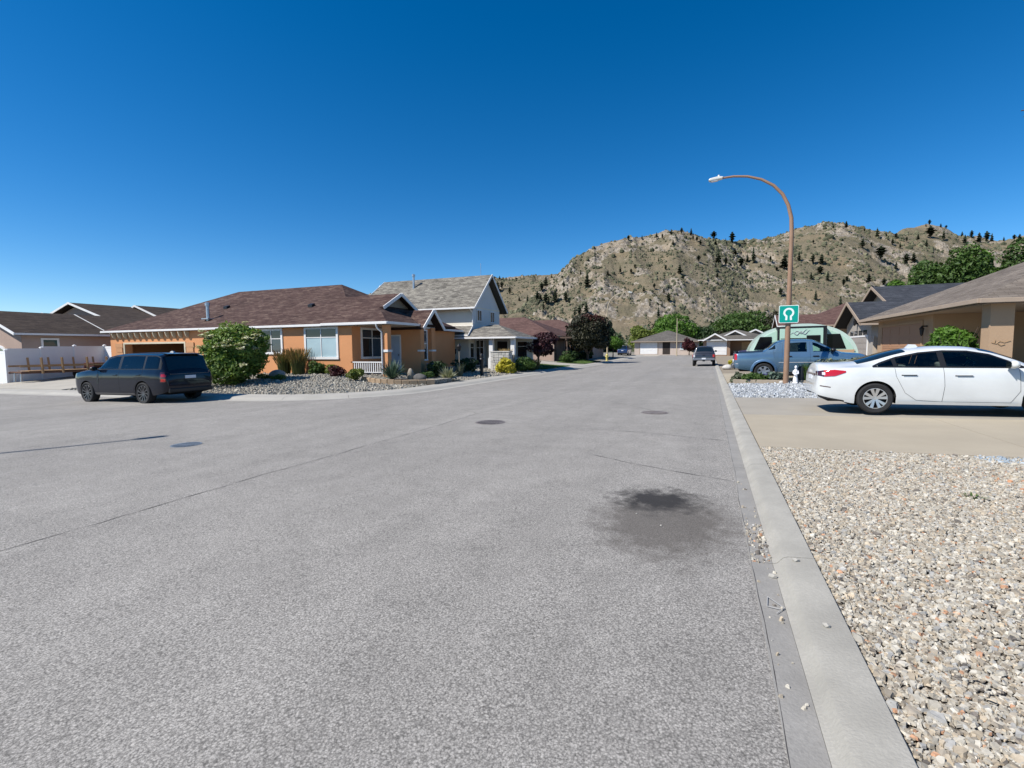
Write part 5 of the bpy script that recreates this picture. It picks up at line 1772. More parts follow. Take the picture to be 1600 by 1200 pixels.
# ------------------------------------------------ white sedan
M_wpaint = paint('white_car_paint', (0.62, 0.64, 0.64), 0.0, 0.3)
T_ = thing('white_sedan', 'white four door sedan parked across the beige driveway', 'car')
c = Car(4.67,
        [(0, 0.72), (0.03, 0.97), (0.07, 1.06), (0.14, 1.085), (0.35, 1.085), (0.72, 1.10), (0.95, 1.15), (1.45, 1.305), (1.85, 1.385), (2.25, 1.415), (2.65, 1.40), (3.0, 1.34), (3.4, 1.18), (3.75, 1.01), (4.1, 0.94), (4.45, 0.82), (4.6, 0.70), (4.67, 0.5)],
        [(0, 0.62), (0.05, 0.71), (0.16, 0.785), (0.4, 0.845), (0.8, 0.885), (1.3, 0.90), (3.4, 0.90), (4.0, 0.885), (4.4, 0.80), (4.67, 0.55)],
        [(0, 0.86), (0.3, 0.945), (0.8, 0.985), (1.3, 0.985), (2.2, 0.965), (3.4, 0.945), (4.67, 0.9)],
        [(0, 0.50), (0.5, 0.66), (0.9, 0.60), (1.4, 0.55), (2.2, 0.565), (3.0, 0.57), (3.6, 0.66), (4.2, 0.72), (4.67, 0.5)],
        [(0, 0.40), (0.10, 0.34), (0.45, 0.25), (0.7, 0.205), (3.9, 0.205), (4.4, 0.2), (4.67, 0.28)],
        [1.05, 3.785], 0.365, 0.335, rr=0.06)
_bl = [(0.9, 0.99), (1.3, 1.0), (2.2, 0.985), (3.35, 0.965), (3.5, 0.965)]
_rl = [(1.00, 1.015), (1.15, 1.085), (1.45, 1.20), (1.85, 1.29), (2.25, 1.325), (2.65, 1.31), (3.0, 1.235), (3.3, 1.085), (3.46, 0.985)]
def dlo(x0, x1, bl, rl, a=0.012, t=0.032):
    X = [x0 + (x1 - x0) * i / 14 for i in range(15)]
    lo = [(x, interp(bl, x) + a) for x in X]
    return lo, [(x, max(interp(rl, x) - t, interp(bl, x) + a + 0.004)) for x in X]
H_ = [dlo(1.09, 1.36, _bl, _rl), dlo(1.43, 2.14, _bl, _rl), dlo(2.25, 3.36, _bl, _rl)]
c.body(M_wpaint, T_, holes=H_)
c.cabin(T_, 0.78, 2.30, 1.60, 0.30, 0.66)
c.under(M_wellblack, T_)
for x in c.wheels:
    for sd in (-1, 1):
        wheel(T_, x, sd * 0.785, 0.325, 0.215, 0.222, 'five_twin', sd)
for sd in (-1, 1):
    c.surround(M_trimblk, T_, [(0.99, 0.985), (1.3, 0.98), (3.48, 0.95)], _rl, sd, H_)
    for l_, h_ in H_:
        c.panel('side_window', M_sideglass, T_, l_, h_, sd, 0.0045, 24, 6)
    seam(c, T_, [(2.19, 0.97), (2.21, 0.6), (2.18, 0.27)], sd)
    seam(c, T_, [(1.38, 0.97), (1.40, 0.80), (1.48, 0.62), (1.56, 0.45), (1.75, 0.30), (2.18, 0.27)], sd)
    seam(c, T_, [(2.18, 0.27), (3.25, 0.27), (3.38, 0.5), (3.36, 0.93)], sd)
    c.panel('side_skirt', M_wpaint, T_, [(1.46, 0.212), (3.36, 0.212)], [(1.46, 0.275), (3.36, 0.265)], sd, 0.022, 16, 3)
    handle(c, T_, 1.50, 1.74, 0.845, sd, M_wpaint)
    handle(c, T_, 2.38, 2.64, 0.83, sd, M_wpaint)
    mirror(c, T_, 3.22, 0.99, sd, M_wpaint)
    # tail lamp: smoked inner part, clear square, red wing
    lo = [(0.012, 0.81), (0.13, 0.785), (0.32, 0.80), (0.52, 0.88)]
    hi = [(0.012, 0.90), (0.13, 0.925), (0.32, 0.94), (0.52, 0.915)]
    c.panel('tail_lamp', M_smoke, T_, lo[:2], hi[:2], sd, 0.010, 14, 8)
    c.panel('tail_lamp', M_red, T_, lo[1:], hi[1:], sd, 0.0105, 30, 8)
    c.panel('reversing_lamp', M_clear, T_, [(0.085, 0.825), (0.15, 0.82)], [(0.095, 0.885), (0.16, 0.885)], sd, 0.0125, 8, 4)
    c.panel('reflector', M_smoke, T_, [(0.06, 0.572), (0.25, 0.545)], [(0.06, 0.592), (0.25, 0.562)], sd, 0.005, 8, 1)
    c.panel('rear_skirt', M_trimblk, T_, [(0.04, 0.34), (0.20, 0.29), (0.5, 0.235)], [(0.04, 0.37), (0.2, 0.325), (0.5, 0.27)], sd, 0.005, 8, 2)
c.toppanel('rear_window', M_carglass, T_, 0.78, 1.66, 0.56, 0.50, 0.006)
c.toppanel('windscreen', M_carglass, T_, 2.85, 3.62, 0.54, 0.62, 0.006)
rearbox(T_, 'number_plate', M_plate, 0.006, -0.17, 0.17, 0.70, 0.80)
rearbox(T_, 'plate_recess', M_smoke, 0.004, -0.45, 0.45, 0.80, 0.845, 0.008)
B().prism([(1.78, 1.37), (2.02, 1.40), (1.98, 1.45), (1.86, 1.46)], -0.025, 0.025, 'y').build('aerial_fin', M_wpaint, T_, smooth=60)
place(T_, 3.30 - 1.05, 12.49 + 0.80, gz(4.5, 13.3) + 0.006, 0)
T_.rotation_euler = (0, -math.atan(0.016), 0)

# ------------------------------------------------ dark SUV
M_navy = paint('dark_blue_grey_paint', (0.006, 0.009, 0.018), 0.0, 0.12)
M_navy.node_tree.nodes['Principled BSDF'].inputs['Specular IOR Level'].default_value = 0.2
M_navy.node_tree.nodes['Principled BSDF'].inputs['Coat Weight'].default_value = 0.45
def suv(name, label, pm, glassm, st=0.0):
    def sx(pts, k_=0):
        return [((q[0] + (st if q[0] > 1.75 else 0)), q[1]) for q in pts]
    T_ = thing(name, label, 'car')
    c = Car(5.0 + st,
            sx([(0, 0.78), (0.015, 0.98), (0.04, 1.13), (0.07, 1.19), (0.14, 1.36), (0.24, 1.62), (0.30, 1.74), (0.42, 1.79), (1.0, 1.82), (1.7, 1.835), (2.4, 1.825), (2.85, 1.78), (3.10, 1.65), (3.58, 1.345), (3.8, 1.305), (4.5, 1.265), (4.82, 1.21), (4.95, 1.08), (5.0, 0.65)]),
            sx([(0, 0.80), (0.06, 0.87), (0.2, 0.925), (0.5, 0.965), (1.0, 0.985), (4.0, 0.985), (4.6, 0.95), (4.88, 0.87), (5.0, 0.74)]),
            sx([(0, 1.10), (0.5, 1.19), (2.5, 1.22), (3.7, 1.21), (4.0, 1.19), (5.0, 1.08)]),
            sx([(0, 0.70), (0.3, 0.76), (0.5, 0.77), (2.6, 0.76), (3.3, 0.77), (3.9, 0.84), (5.0, 0.70)]),
            sx([(0, 0.50), (0.12, 0.42), (0.5, 0.33), (0.9, 0.30), (4.3, 0.30), (4.8, 0.34), (5.0, 0.42)]),
            [1.12, 4.04 + st], 0.435, 0.40, rr=0.055)
    _lo = sx([(0.24, 1.235), (2.5, 1.25), (3.56, 1.25)])
    _hi = sx([(0.24, 1.44), (0.34, 1.66), (0.5, 1.715), (1.7, 1.75), (2.45, 1.735), (2.85, 1.67), (3.2, 1.49), (3.56, 1.262)])
    H_ = [dlo(0.34, 1.00, _lo, _hi, 0.02, 0.035), dlo(1.10, 2.06 + st, _lo, _hi, 0.02, 0.035), dlo(2.20 + st, 3.44 + st, _lo, _hi, 0.02, 0.035)]
    c.body(pm, T_, holes=H_)
    c.cabin(T_, 0.95, 2.35 + st, 1.3, 0.45, 0.72)
    c.under(M_wellblack, T_)
    for x in c.wheels:
        for sd in (-1, 1):
            wheel(T_, x, sd * 0.85, 0.39, 0.27, 0.285, 'turbine', sd)
    for sd in (-1, 1):
        c.surround(M_trimblk, T_, [(q[0], q[1] - 0.012) for q in _lo], _hi, sd, H_)
        for k_, (l_, h_) in enumerate(H_):
            c.panel('side_window', M_sideglass if k_ == 2 else M_privacy, T_, l_, h_, sd, 0.0045, 24, 6)
        seam(c, T_, sx([(2.14, 1.21), (2.14, 0.38)]), sd)
        seam(c, T_, [(1.08, 1.21), (1.10, 1.0), (1.36, 0.85), (1.60, 0.55), (1.66, 0.36)], sd)
        seam(c, T_, sx([(3.34, 1.2), (3.36, 0.38)]), sd)
        c.panel('sill_trim', M_alloydk, T_, sx([(1.58, 0.335), (3.58, 0.335)]), sx([(1.58, 0.40), (3.58, 0.40)]), sd, 0.012, 12, 1)
        c.panel('side_vent', M_trimblk, T_, sx([(3.28, 0.72), (3.38, 0.72)]), sx([(3.28, 1.08), (3.38, 1.08)]), sd, 0.005, 3, 3)
        handle(c, T_, 1.20, 1.42, 1.05, sd, pm)
        handle(c, T_, 2.24 + st, 2.46 + st, 1.05, sd, pm)
        mirror(c, T_, 3.35 + st, 1.24, sd, M_trimblk, 0.13)
        c.panel('tail_lamp', M_smoke, T_, [(0.025, 0.76), (0.24, 0.78)], [(0.06, 1.12), (0.24, 1.13)], sd, 0.006, 6, 5)
        for z in (0.80, 0.96):
            c.panel('lamp_element', M_red, T_, [(0.05, z), (0.20, z)], [(0.05, z + 0.10), (0.20, z + 0.10)], sd, 0.0085, 4, 2)
    c.toppanel('rear_window', M_carglass, T_, 0.085, 0.285, 0.72, 0.70, 0.012, 10, 10)
    c.toppanel('windscreen', M_carglass, T_, 2.92 + st, 3.56 + st, 0.68, 0.72, 0.006)
    c.toppanel('roof_panel', M_trimblk, T_, 0.62, 2.85 + st, 0.66, 0.66, 0.004, 14, 8)
    rearbox(T_, 'number_plate', M_plate, 0.004, -0.20, 0.20, 0.885, 0.995, 0.02)
    rearbox(T_, 'tailgate_strip', M_alloydk, 0.022, -0.72, 0.72, 1.05, 1.065, 0.02)
    rearbox(T_, 'tailgate_gap', M_gap, 0.004, -0.76, 0.76, 0.765, 0.78, 0.006)
    rearbox(T_, 'bumper', M_trimblk, 0.05, -0.80, 0.80, 0.40, 0.56, 0.09, 0.03)
    B().prism([(0.20, 1.74), (0.52, 1.785), (0.52, 1.81), (0.17, 1.775)], -0.62, 0.62, 'y').build('spoiler', pm, T_, bevel=0.01)
    B().prism([(0.75, 1.80), (0.98, 1.82), (0.9, 1.88), (0.80, 1.88)], -0.03, 0.03, 'y').build('aerial_fin', M_clear, T_)
    return T_
T_ = suv('dark_suv', 'dark blue grey SUV parked at the side street kerb before the orange house', M_navy, M_cargreen, 0.22)
place(T_, -18.60 + 1.12, 11.0 + 0.86, rz(-20, 11.8) + 0.002, math.pi + 0.03)

# ------------------------------------------------ blue crossover far away
M_bluep = paint('mid_blue_paint', (0.022, 0.055, 0.15), 0.3, 0.3)
T_ = suv('blue_crossover', 'small looking blue crossover parked by the white garage at the street end', M_bluep, M_carglass)
place(T_, -13.9, 84.5, rz(-13, 84) + 0.13, math.pi / 2)
T_.scale = (0.92, 0.95, 0.97)

# ------------------------------------------------ blue pickup with sail panels
M_steel = paint('steel_blue_paint', (0.115, 0.205, 0.30), 0.45, 0.26)
T_ = thing('blue_pickup', 'steel blue four door pickup truck behind the flower bed', 'pickup truck')
c = Car(5.25,
        [(0, 0.85), (0.02, 1.12), (0.06, 1.22), (0.12, 1.255), (0.7, 1.27), (1.18, 1.30), (1.32, 1.38), (1.62, 1.62), (1.80, 1.72), (2.05, 1.765), (2.6, 1.775), (3.05, 1.735), (3.3, 1.64), (4.02, 1.24), (4.15, 1.20), (4.8, 1.12), (5.1, 1.0), (5.2, 0.8), (5.25, 0.6)],
        [(0, 0.86), (0.05, 0.92), (0.2, 0.955), (0.6, 0.975), (4.2, 0.975), (4.8, 0.92), (5.1, 0.82), (5.25, 0.7)],
        [(0, 1.16), (1.2, 1.19), (2.0, 1.17), (4.0, 1.14), (5.25, 0.95)],
        [(0, 0.86), (1.1, 0.88), (1.5, 0.78), (1.9, 0.70), (3.0, 0.70), (3.6, 0.74), (4.2, 0.82), (5.25, 0.7)],
        [(0, 0.55), (0.3, 0.48), (0.7, 0.42), (1.0, 0.36), (4.5, 0.36), (5.0, 0.36), (5.25, 0.45)],
        [1.18, 4.28], 0.44, 0.385, rr=0.05)
H_ = [([(2.02, 1.23), (2.80, 1.225)], [(2.02, 1.52), (2.10, 1.60), (2.66, 1.625), (2.80, 1.62)]), ([(3.02, 1.225), (3.85, 1.205)], [(3.02, 1.62), (3.16, 1.58), (3.32, 1.49), (3.85, 1.215)])]
c.body(M_steel, T_, holes=H_, grow=-0.012)
c.cabin(T_, 0.98, 2.80, 2.15, 0.36, 0.70)
c.under(M_wellblack, T_)
for x in c.wheels:
    for sd in (-1, 1):
        wheel(T_, x, sd * 0.84, 0.375, 0.25, 0.245, 'disc', sd)
M_clad = paint('arch_flare_paint', (0.07, 0.15, 0.27), 0.3, 0.45)
for sd in (-1, 1):
    def gl(x0, x1, lo, hi, mm, nm='side_window'):
        c.panel(nm, mm, T_, lo, hi, sd, 0.005, 20, 6)
    c.panel('side_window', M_privacy, T_, *H_[0], sd, 0.005, 20, 6)
    c.panel('side_window', M_sideglass, T_, *H_[1], sd, 0.005, 20, 6)
    gl(0, 0, [(1.36, 1.315), (1.62, 1.36)], [(1.36, 1.33), (1.62, 1.54)], M_carglass, 'sail_window')
    seam(c, T_, [(2.92, 1.62), (2.92, 0.45)], sd)
    seam(c, T_, [(1.90, 1.60), (1.88, 1.15), (1.86, 0.8), (1.72, 0.5)], sd)
    seam(c, T_, [(1.55, 1.30), (1.58, 0.95)], sd)
    handle(c, T_, 2.02, 2.24, 1.04, sd, M_trimblk)
    handle(c, T_, 3.02, 3.24, 1.04, sd, M_trimblk)
    mirror(c, T_, 3.72, 1.24, sd, M_trimblk, 0.14)
    # flared arch lip
    for xw in c.wheels:
        b = B()
        A = np.linspace(0.0, math.pi, 18)
        for a in A:
            for rr_, of in ((0.438, 0.016), (0.445, 0.022), (0.52, 0.018), (0.54, 0.0)):
                x, z = xw + rr_ * math.cos(a), 0.385 + rr_ * math.sin(a)
                b.v.append((x, sd * (c.Y(clamp(x, 0, 5.25), z) + of), z))
        b.f = [(4 * i + j, 4 * i + j + 1, 4 * i + j + 5, 4 * i + j + 4) for i in range(17) for j in range(3)]
        b.build('arch_flare', M_clad, T_, smooth=40)
    c.panel('body_moulding', M_clear, T_, [(1.75, 0.765), (3.72, 0.765)], [(1.75, 0.785), (3.72, 0.785)], sd, 0.010, 14, 1)
    c.panel('tail_lamp', M_red, T_, [(0.01, 0.90), (0.14, 0.90)], [(0.02, 1.17), (0.12, 1.17)], sd, 0.006, 4, 5)
    c.panel('side_marker', M_clear, T_, [(0.06, 0.72), (0.16, 0.72)], [(0.06, 0.745), (0.16, 0.745)], sd, 0.005, 4, 1)
    B().bar((2.0, sd * 0.62, 1.80), (3.0, sd * 0.62, 1.785), 0.04, 0.035).build('roof_rail', M_trimblk, T_)
c.toppanel('bed_opening', M_trimblk, T_, 0.14, 1.16, 0.80, 0.80, 0.006, 8, 8)
c.toppanel('rear_window', M_carglass, T_, 1.36, 1.72, 0.60, 0.56, 0.008, 8, 8)
c.toppanel('windscreen', M_carglass, T_, 3.14, 3.98, 0.66, 0.70, 0.006)
rearbox(T_, 'number_plate', M_plate, 0.004, -0.17, 0.17, 0.80, 0.92, 0.02)
rearbox(T_, 'bumper', M_alloydk, 0.03, -0.88, 0.88, 0.52, 0.70, 0.10, 0.03)
B().box(0.04, 0.16, -0.85, 0.85, 1.255, 1.275).build('tailgate_cap', M_trimblk, T_)
place(T_, 2.22 - 1.18, 23.75 + 0.86, gz(3.5, 24.6) + 0.008, 0)

# ------------------------------------------------ charcoal pickup parked at the kerb
M_char = paint('charcoal_paint', (0.035, 0.035, 0.042), 0.3, 0.35)
T_ = thing('charcoal_pickup', 'charcoal pickup parked at the right kerb seen from behind', 'pickup truck')
c = Car(5.2,
        [(0, 0.80), (0.02, 1.02), (0.05, 1.08), (0.12, 1.10), (1.55, 1.12), (1.58, 1.2), (1.72, 1.62), (1.82, 1.70), (2.4, 1.74), (2.9, 1.72), (3.2, 1.6), (3.8, 1.2), (4.0, 1.14), (4.8, 1.06), (5.1, 0.95), (5.2, 0.6)],
        [(0, 0.86), (0.05, 0.90), (0.3, 0.93), (4.4, 0.93), (4.9, 0.85), (5.2, 0.7)],
        [(0, 1.03), (1.5, 1.06), (1.9, 1.10), (3.8, 1.10), (5.2, 0.9)],
        [(0, 0.84), (1.5, 0.86), (1.7, 0.66), (3.0, 0.66), (3.8, 0.76), (5.2, 0.7)],
        [(0, 0.52), (0.4, 0.50), (5.0, 0.45), (5.2, 0.5)],
        [1.1, 4.2], 0.43, 0.375, rr=0.06)
c.body(M_char, T_)
c.under(M_wellblack, T_)
for x in c.wheels:
    for sd in (-1, 1):
        wheel(T_, x, sd * 0.80, 0.365, 0.24, 0.23, 'disc', sd)
for sd in (-1, 1):
    c.panel('side_window', M_carglass, T_, [(1.85, 1.16), (3.7, 1.15)], [(1.85, 1.58), (2.9, 1.60), (3.7, 1.17)], sd, 0.005, 20, 5)
    c.panel('tail_lamp', M_red, T_, [(0.01, 0.76), (0.10, 0.76)], [(0.02, 1.04), (0.10, 1.04)], sd, 0.006, 3, 4)
    y0, y1 = sorted((sd * 0.70, sd * 0.84))
    rearbox(T_, 'tail_lens', M_clear if sd > 0 else M_red, 0.006, y0, y1, 0.78, 1.0, 0.012)
    mirror(c, T_, 3.5, 1.22, sd, M_trimblk, 0.13)
c.toppanel('rear_window', M_carglass, T_, 1.60, 1.715, 0.62, 0.60, 0.02, 8, 8)
c.toppanel('windscreen', M_carglass, T_, 3.05, 3.78, 0.62, 0.66, 0.006)
c.toppanel('bed_opening', M_trimblk, T_, 0.12, 1.5, 0.76, 0.76, 0.006, 8, 8)
rearbox(T_, 'number_plate', M_plate, -0.06, -0.16, 0.16, 0.60, 0.72, 0.03)
rearbox(T_, 'bumper', mat('dull_chrome', (0.30, 0.30, 0.33), 0.3, 0.05, 3, metal=0.8), 0.03, -0.86, 0.86, 0.52, 0.70, 0.10, 0.03)
rearbox(T_, 'tailgate_handle', M_trimblk, 0.01, -0.10, 0.10, 0.93, 0.99, 0.02)
B().box(-0.14, 0.05, -0.10, 0.10, 0.42, 0.50).build('tow_hitch', M_trimblk, T_)
place(T_, -0.42, 44.3, rz(-0.5, 46) + 0.002, math.pi / 2)

# ------------------------------------------------ maroon car beyond the blue pickup
T_ = thing('maroon_car', 'maroon car half hidden beyond the blue pickup', 'car')
M_maroon = paint('maroon_paint', (0.10, 0.018, 0.022), 0.2, 0.35)
c = Car(4.5, [(0, 0.7), (0.05, 0.95), (0.3, 1.0), (0.8, 1.05), (1.5, 1.35), (2.2, 1.4), (2.8, 1.34), (3.5, 1.0), (4.3, 0.85), (4.5, 0.55)],
        [(0, 0.65), (0.2, 0.8), (0.6, 0.87), (3.8, 0.87), (4.3, 0.78), (4.5, 0.6)], [(0, 0.9), (4.5, 0.88)],
        [(0, 0.6), (1, 0.6), (1.5, 0.55), (2.8, 0.56), (3.6, 0.68), (4.5, 0.6)], [(0, 0.38), (0.6, 0.22), (4, 0.22), (4.5, 0.3)], [0.95, 3.6], 0.36, 0.33)
c.body(M_maroon, T_, 0.08)
c.under(M_wellblack, T_)
for x in c.wheels:
    for sd in (-1, 1):
        wheel(T_, x, sd * 0.76, 0.32, 0.21, 0.21, 'disc', sd)
for sd in (-1, 1):
    c.panel('side_window', M_carglass, T_, [(1.1, 0.96), (3.3, 0.95)], [(1.1, 1.0), (1.6, 1.25), (2.3, 1.31), (2.8, 1.24), (3.3, 0.97)], sd, 0.005, 20, 5)
    c.panel('tail_lamp', M_red, T_, [(0.02, 0.76), (0.3, 0.8)], [(0.02, 0.9), (0.3, 0.9)], sd, 0.006, 4, 3)
c.toppanel('rear_window', M_carglass, T_, 0.85, 1.45, 0.55, 0.52, 0.006)
place(T_, 3.0, 60.0, gz(4, 60) + 0.02, 0)

# ------------------------------------------------ teardrop travel trailer
M_blackpane = glass('black_acrylic', (0.004, 0.004, 0.005), 0.12, 0.15)
M_mint = mat('mint_green_panel', (0.40, 0.58, 0.47), 0.3, 0.03, 1.0, coat=0.5)
M_wpan = mat('pale_mint_gelcoat', (0.48, 0.60, 0.53), 0.3, 0.03, 1.0, coat=0.5)
M_stripe = mat('tan_stripe', (0.45, 0.30, 0.18), 0.4, 0.05, 1.0)
O = (0, 0, 0)
T_ = thing('travel_trailer', 'mint green and white teardrop travel trailer behind the blue pickup', 'trailer')
def tprof(n=40, inset=0.0):
    L, Hh = 4.75, 1.92
    pts = []
    for i in range(n + 1):
        t = math.pi * i / n
        ca, sa = math.cos(t), math.sin(t)
        x = L / 2 - (L / 2 - inset) * math.copysign(abs(ca) ** 0.92, ca)
        z = 0.62 + (Hh - inset) * abs(sa) ** 0.80
        pts.append((x, z))
    return pts
pr = tprof()
b = B().prism([(0.10, 0.50), (4.65, 0.50)] + pr[::-1], 0.06, 2.14, 'y')
b.build('body', M_wpan, T_, smooth=30)
pr2 = tprof(40, 0.16)
shell = B().prism([(pr2[-1][0], 1.05), (pr2[0][0], 1.05)] + [q for q in pr2 if q[1] > 1.06], 0.02, 2.18, 'y').build('side_panel', M_mint, T_, smooth=30)
B().prism([(0.25, 0.98), (4.5, 0.98), (4.5, 1.05), (0.25, 1.05)], 0.015, 0.03, 'y').build('belt_moulding', M_clear, T_)
B().prism([(3.55, 1.06), (4.52, 1.06), (4.56, 1.24), (3.65, 1.24)], 0.008, 0.022, 'y').build('stripe', M_stripe, T_)
def tw(x0, x1, z0, z1, sl0, sl1, y=0.0):
    pts = [(x0 - sl0, z0), (x1 + sl1, z0), (x1, z1), (x0, z1)]
    cx, cz = sum(p[0] for p in pts) / 4, sum(p[1] for p in pts) / 4
    fr = B().prism([(cx + (p[0] - cx) * 1.05, cz + (p[1] - cz) * 1.07) for p in pts], y - 0.012, y + 0.02, 'y').build('window', M_trimblk, T_, bevel=0.04)
    B().prism(pts, y - 0.018, y - 0.012, 'y').build('pane', M_blackpane, fr)
tw(0.55, 1.05, 1.32, 1.92, 0.26, 0.0)
tw(3.45, 3.95, 1.32, 1.98, 0.0, 0.24)
# slide-out room with black seal
sl = B().box(1.38, 3.22, -0.30, 0.05, 0.95, 2.32).build('slide_out', M_mint, T_, bevel=0.02)
b = B()
b.box(1.24, 3.36, -0.31, 0.03, 2.32, 2.40)
b.box(3.24, 3.36, -0.31, 0.03, 0.95, 2.32)
b.box(1.30, 1.36, -0.31, 0.03, 0.95, 2.32)
b.build('slide_seal', M_trimblk, sl)
fr = B().box(2.52, 3.10, -0.32, -0.295, 1.55, 1.96).build('window', M_trimblk, T_, bevel=0.03)
B().box(2.56, 3.06, -0.325, -0.32, 1.59, 1.92).build('pane', M_blackpane, fr)
# swoosh emblem
b = B()
M_swoosh = mat('grey_swoosh', (0.30, 0.33, 0.33), 0.4, 0)
for (a, z, w) in ((0, 2.02, 0.30), (0.16, 2.09, 0.34), (0.34, 2.05, 0.30)):
    pts_ = [(1.85 + a + w * t, -0.305, z + 0.07 * math.sin(t * 5.5) + 0.05 * t) for t in np.linspace(0, 1.6, 14)]
    b.tube(pts_, [0.006 + 0.02 * math.sin(math.pi * i / 13) for i in range(14)], 6)
b.build('emblem', M_swoosh, T_)
for (x, y) in ((2.2, 0.14), (2.2, 2.06)):
    wheel(T_, x, y, 0.33, 0.2, 0.19, 'disc', -1 if y < 1 else 1)
b = B().bar((4.6, 0.7, 0.45), (5.7, 1.1, 0.45), 0.07, 0.10).bar((4.6, 1.5, 0.45), (5.7, 1.1, 0.45), 0.07, 0.10)
b.tube([(5.5, 1.1, 0.0), (5.5, 1.1, 0.8)], 0.03, 8)
b.build('tow_frame', M_trimblk, T_)
B().box(0.3, 4.5, 0.3, 1.9, 0.38, 0.50).build('chassis', M_trimblk, T_)
place(T_, 1.83, 27.35, gz(4, 28) + 0.008, 0)

# ------------------------------------------------ utility trailer beside the white fence
O = (-37.9, 17.0, lz(-37.9, 17))
T_ = thing('utility_trailer', 'low wooden utility trailer with upright stakes beside the white fence', 'trailer', O)
zq = O[2]
b = B()
for s in (-38.6, -37.3):
    b.bar((s, 15.3, zq + 0.52), (s, 20.0, zq + 0.52), 0.08, 0.10)
for r in np.linspace(15.4, 19.9, 6):
    b.box(-38.6, -37.3, r - 0.05, r + 0.05, zq + 0.53, zq + 0.60)
b.build('frame', mat('rusty_steel', (0.13, 0.065, 0.04), 0.8, 0.3, 6), T_, O)
for i in range(5):
    B().box(-38.58 + i * 0.26, -38.35 + i * 0.26, 15.7, 20.0, zq + 0.605, zq + 0.64).build('deck_board', M_wood, T_, O)
for r in (16.3, 17.3, 18.6, 19.7):
    for s in (-38.68, -37.22):
        B().bar((s, r, zq + 0.45), (s + (0.03 if s > -38 else -0.03), r - 0.05, zq + 1.42), 0.09, 0.10).build('stake', M_wood, T_, O)
for s in (-38.60, -37.30):
    B().box(s - 0.02, s + 0.02, 15.3, 19.9, zq + 0.86, zq + 0.97).build('side_rail', M_wood, T_, O)
for sd, s in ((1, -37.05), (-1, -38.85)):
    b = B().lathe([(0.16, -0.09), (0.30, -0.10), (0.34, -0.06), (0.34, 0.06), (0.30, 0.10), (0.16, 0.09)], (s, 18.9, zq + 0.34), 'x', 24)
    w = b.build('wheel', M_tyre, T_, O, smooth=35)
    B().lathe([(0.0, 0.05 * sd), (0.17, 0.05 * sd)], (s, 18.9, zq + 0.34), 'x', 20).build('hub', M_wellblack, w, O)
for s in (-38.3, -37.6):
    B().tube([(s, 15.45, zq + 0.5), (s, 15.42, zq + 0.0)], 0.04, 8).build('jack_leg', M_galv, T_, O)
b = B().box(-38.5, -37.4, 19.0, 20.2, zq + 0.66, zq + 1.02)
o = b.build('tool_box', mat('dark_red_box', (0.06, 0.016, 0.014), 0.6, 0.2, 4), bevel=0.02)
tag(o, 'dark red box lying on the wooden utility trailer', 'box')
# ================================================================= PLANTS
def leafcloud(blobs, n, size, seed, elong=1.5, shell=0.55, droop=0.0):
    rg = np.random.RandomState(seed)
    blobs = np.array(blobs, dtype=float)
    vol = blobs[:, 3] * blobs[:, 4] * blobs[:, 5]
    vol = vol ** 0.7
    k_ = rg.choice(len(blobs), n, p=vol / vol.sum())
    d = rg.normal(0, 1, (n, 3))
    d /= np.linalg.norm(d, axis=1)[:, None]
    rad = rg.rand(n) ** (1 / 3.0)
    rad = shell + (1 - shell) * rad
    rad *= 1 + 0.16 * np.sin(d[:, 0] * 5 + k_) * np.cos(d[:, 2] * 6 + 2 * k_)
    c = blobs[k_, :3] + d * blobs[k_, 3:6] * rad[:, None]
    s = size * np.exp(rg.normal(0, 0.3, n))
    # leaf normals lean outward and up so that clumps catch light like foliage
    nn = d * 0.9 + rg.normal(0, 0.75, (n, 3)) + np.array([0, 0, 0.35])
    nn /= np.linalg.norm(nn, axis=1)[:, None]
    a = np.cross(nn, rg.normal(0, 1, (n, 3)))
    a /= np.linalg.norm(a, axis=1)[:, None]
    b_ = np.cross(nn, a)
    a *= (s * elong * 0.5)[:, None]
    b_ *= (s * 0.5)[:, None]
    V = np.stack([c - a, c - b_ * 0.9 + nn * (s * 0.12)[:, None], c + a - np.array([0, 0, 1.0]) * (s * droop)[:, None], c + b_ * 0.9 + nn * (s * 0.12)[:, None]], 1)
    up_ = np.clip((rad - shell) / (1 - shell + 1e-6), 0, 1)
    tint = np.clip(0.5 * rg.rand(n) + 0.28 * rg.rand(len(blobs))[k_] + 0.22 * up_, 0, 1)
    return V.reshape(-1, 3), np.arange(4 * n).reshape(n, 4), np.repeat(tint, 4)
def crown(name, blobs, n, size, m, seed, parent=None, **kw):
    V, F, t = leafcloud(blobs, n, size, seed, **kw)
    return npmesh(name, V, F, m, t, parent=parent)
def make_blobs(cx, cy, cz, rx, ry, rz_, n, seed, sub=0.42):
    rg = random.Random(seed)
    out = [(cx, cy, cz, rx * 0.62, ry * 0.62, rz_ * 0.66)]
    for i in range(n):
        u, v = rg.uniform(0, 6.283), rg.uniform(-0.75, 0.95)
        h = math.sqrt(1 - v * v)
        k_ = rg.uniform(0.55, 0.72)
        q = rg.uniform(0.75, 1.2) * sub
        out.append((cx + rx * k_ * h * math.cos(u), cy + ry * k_ * h * math.sin(u), cz + rz_ * k_ * v, rx * q, ry * q, rz_ * q * 0.9))
    return out
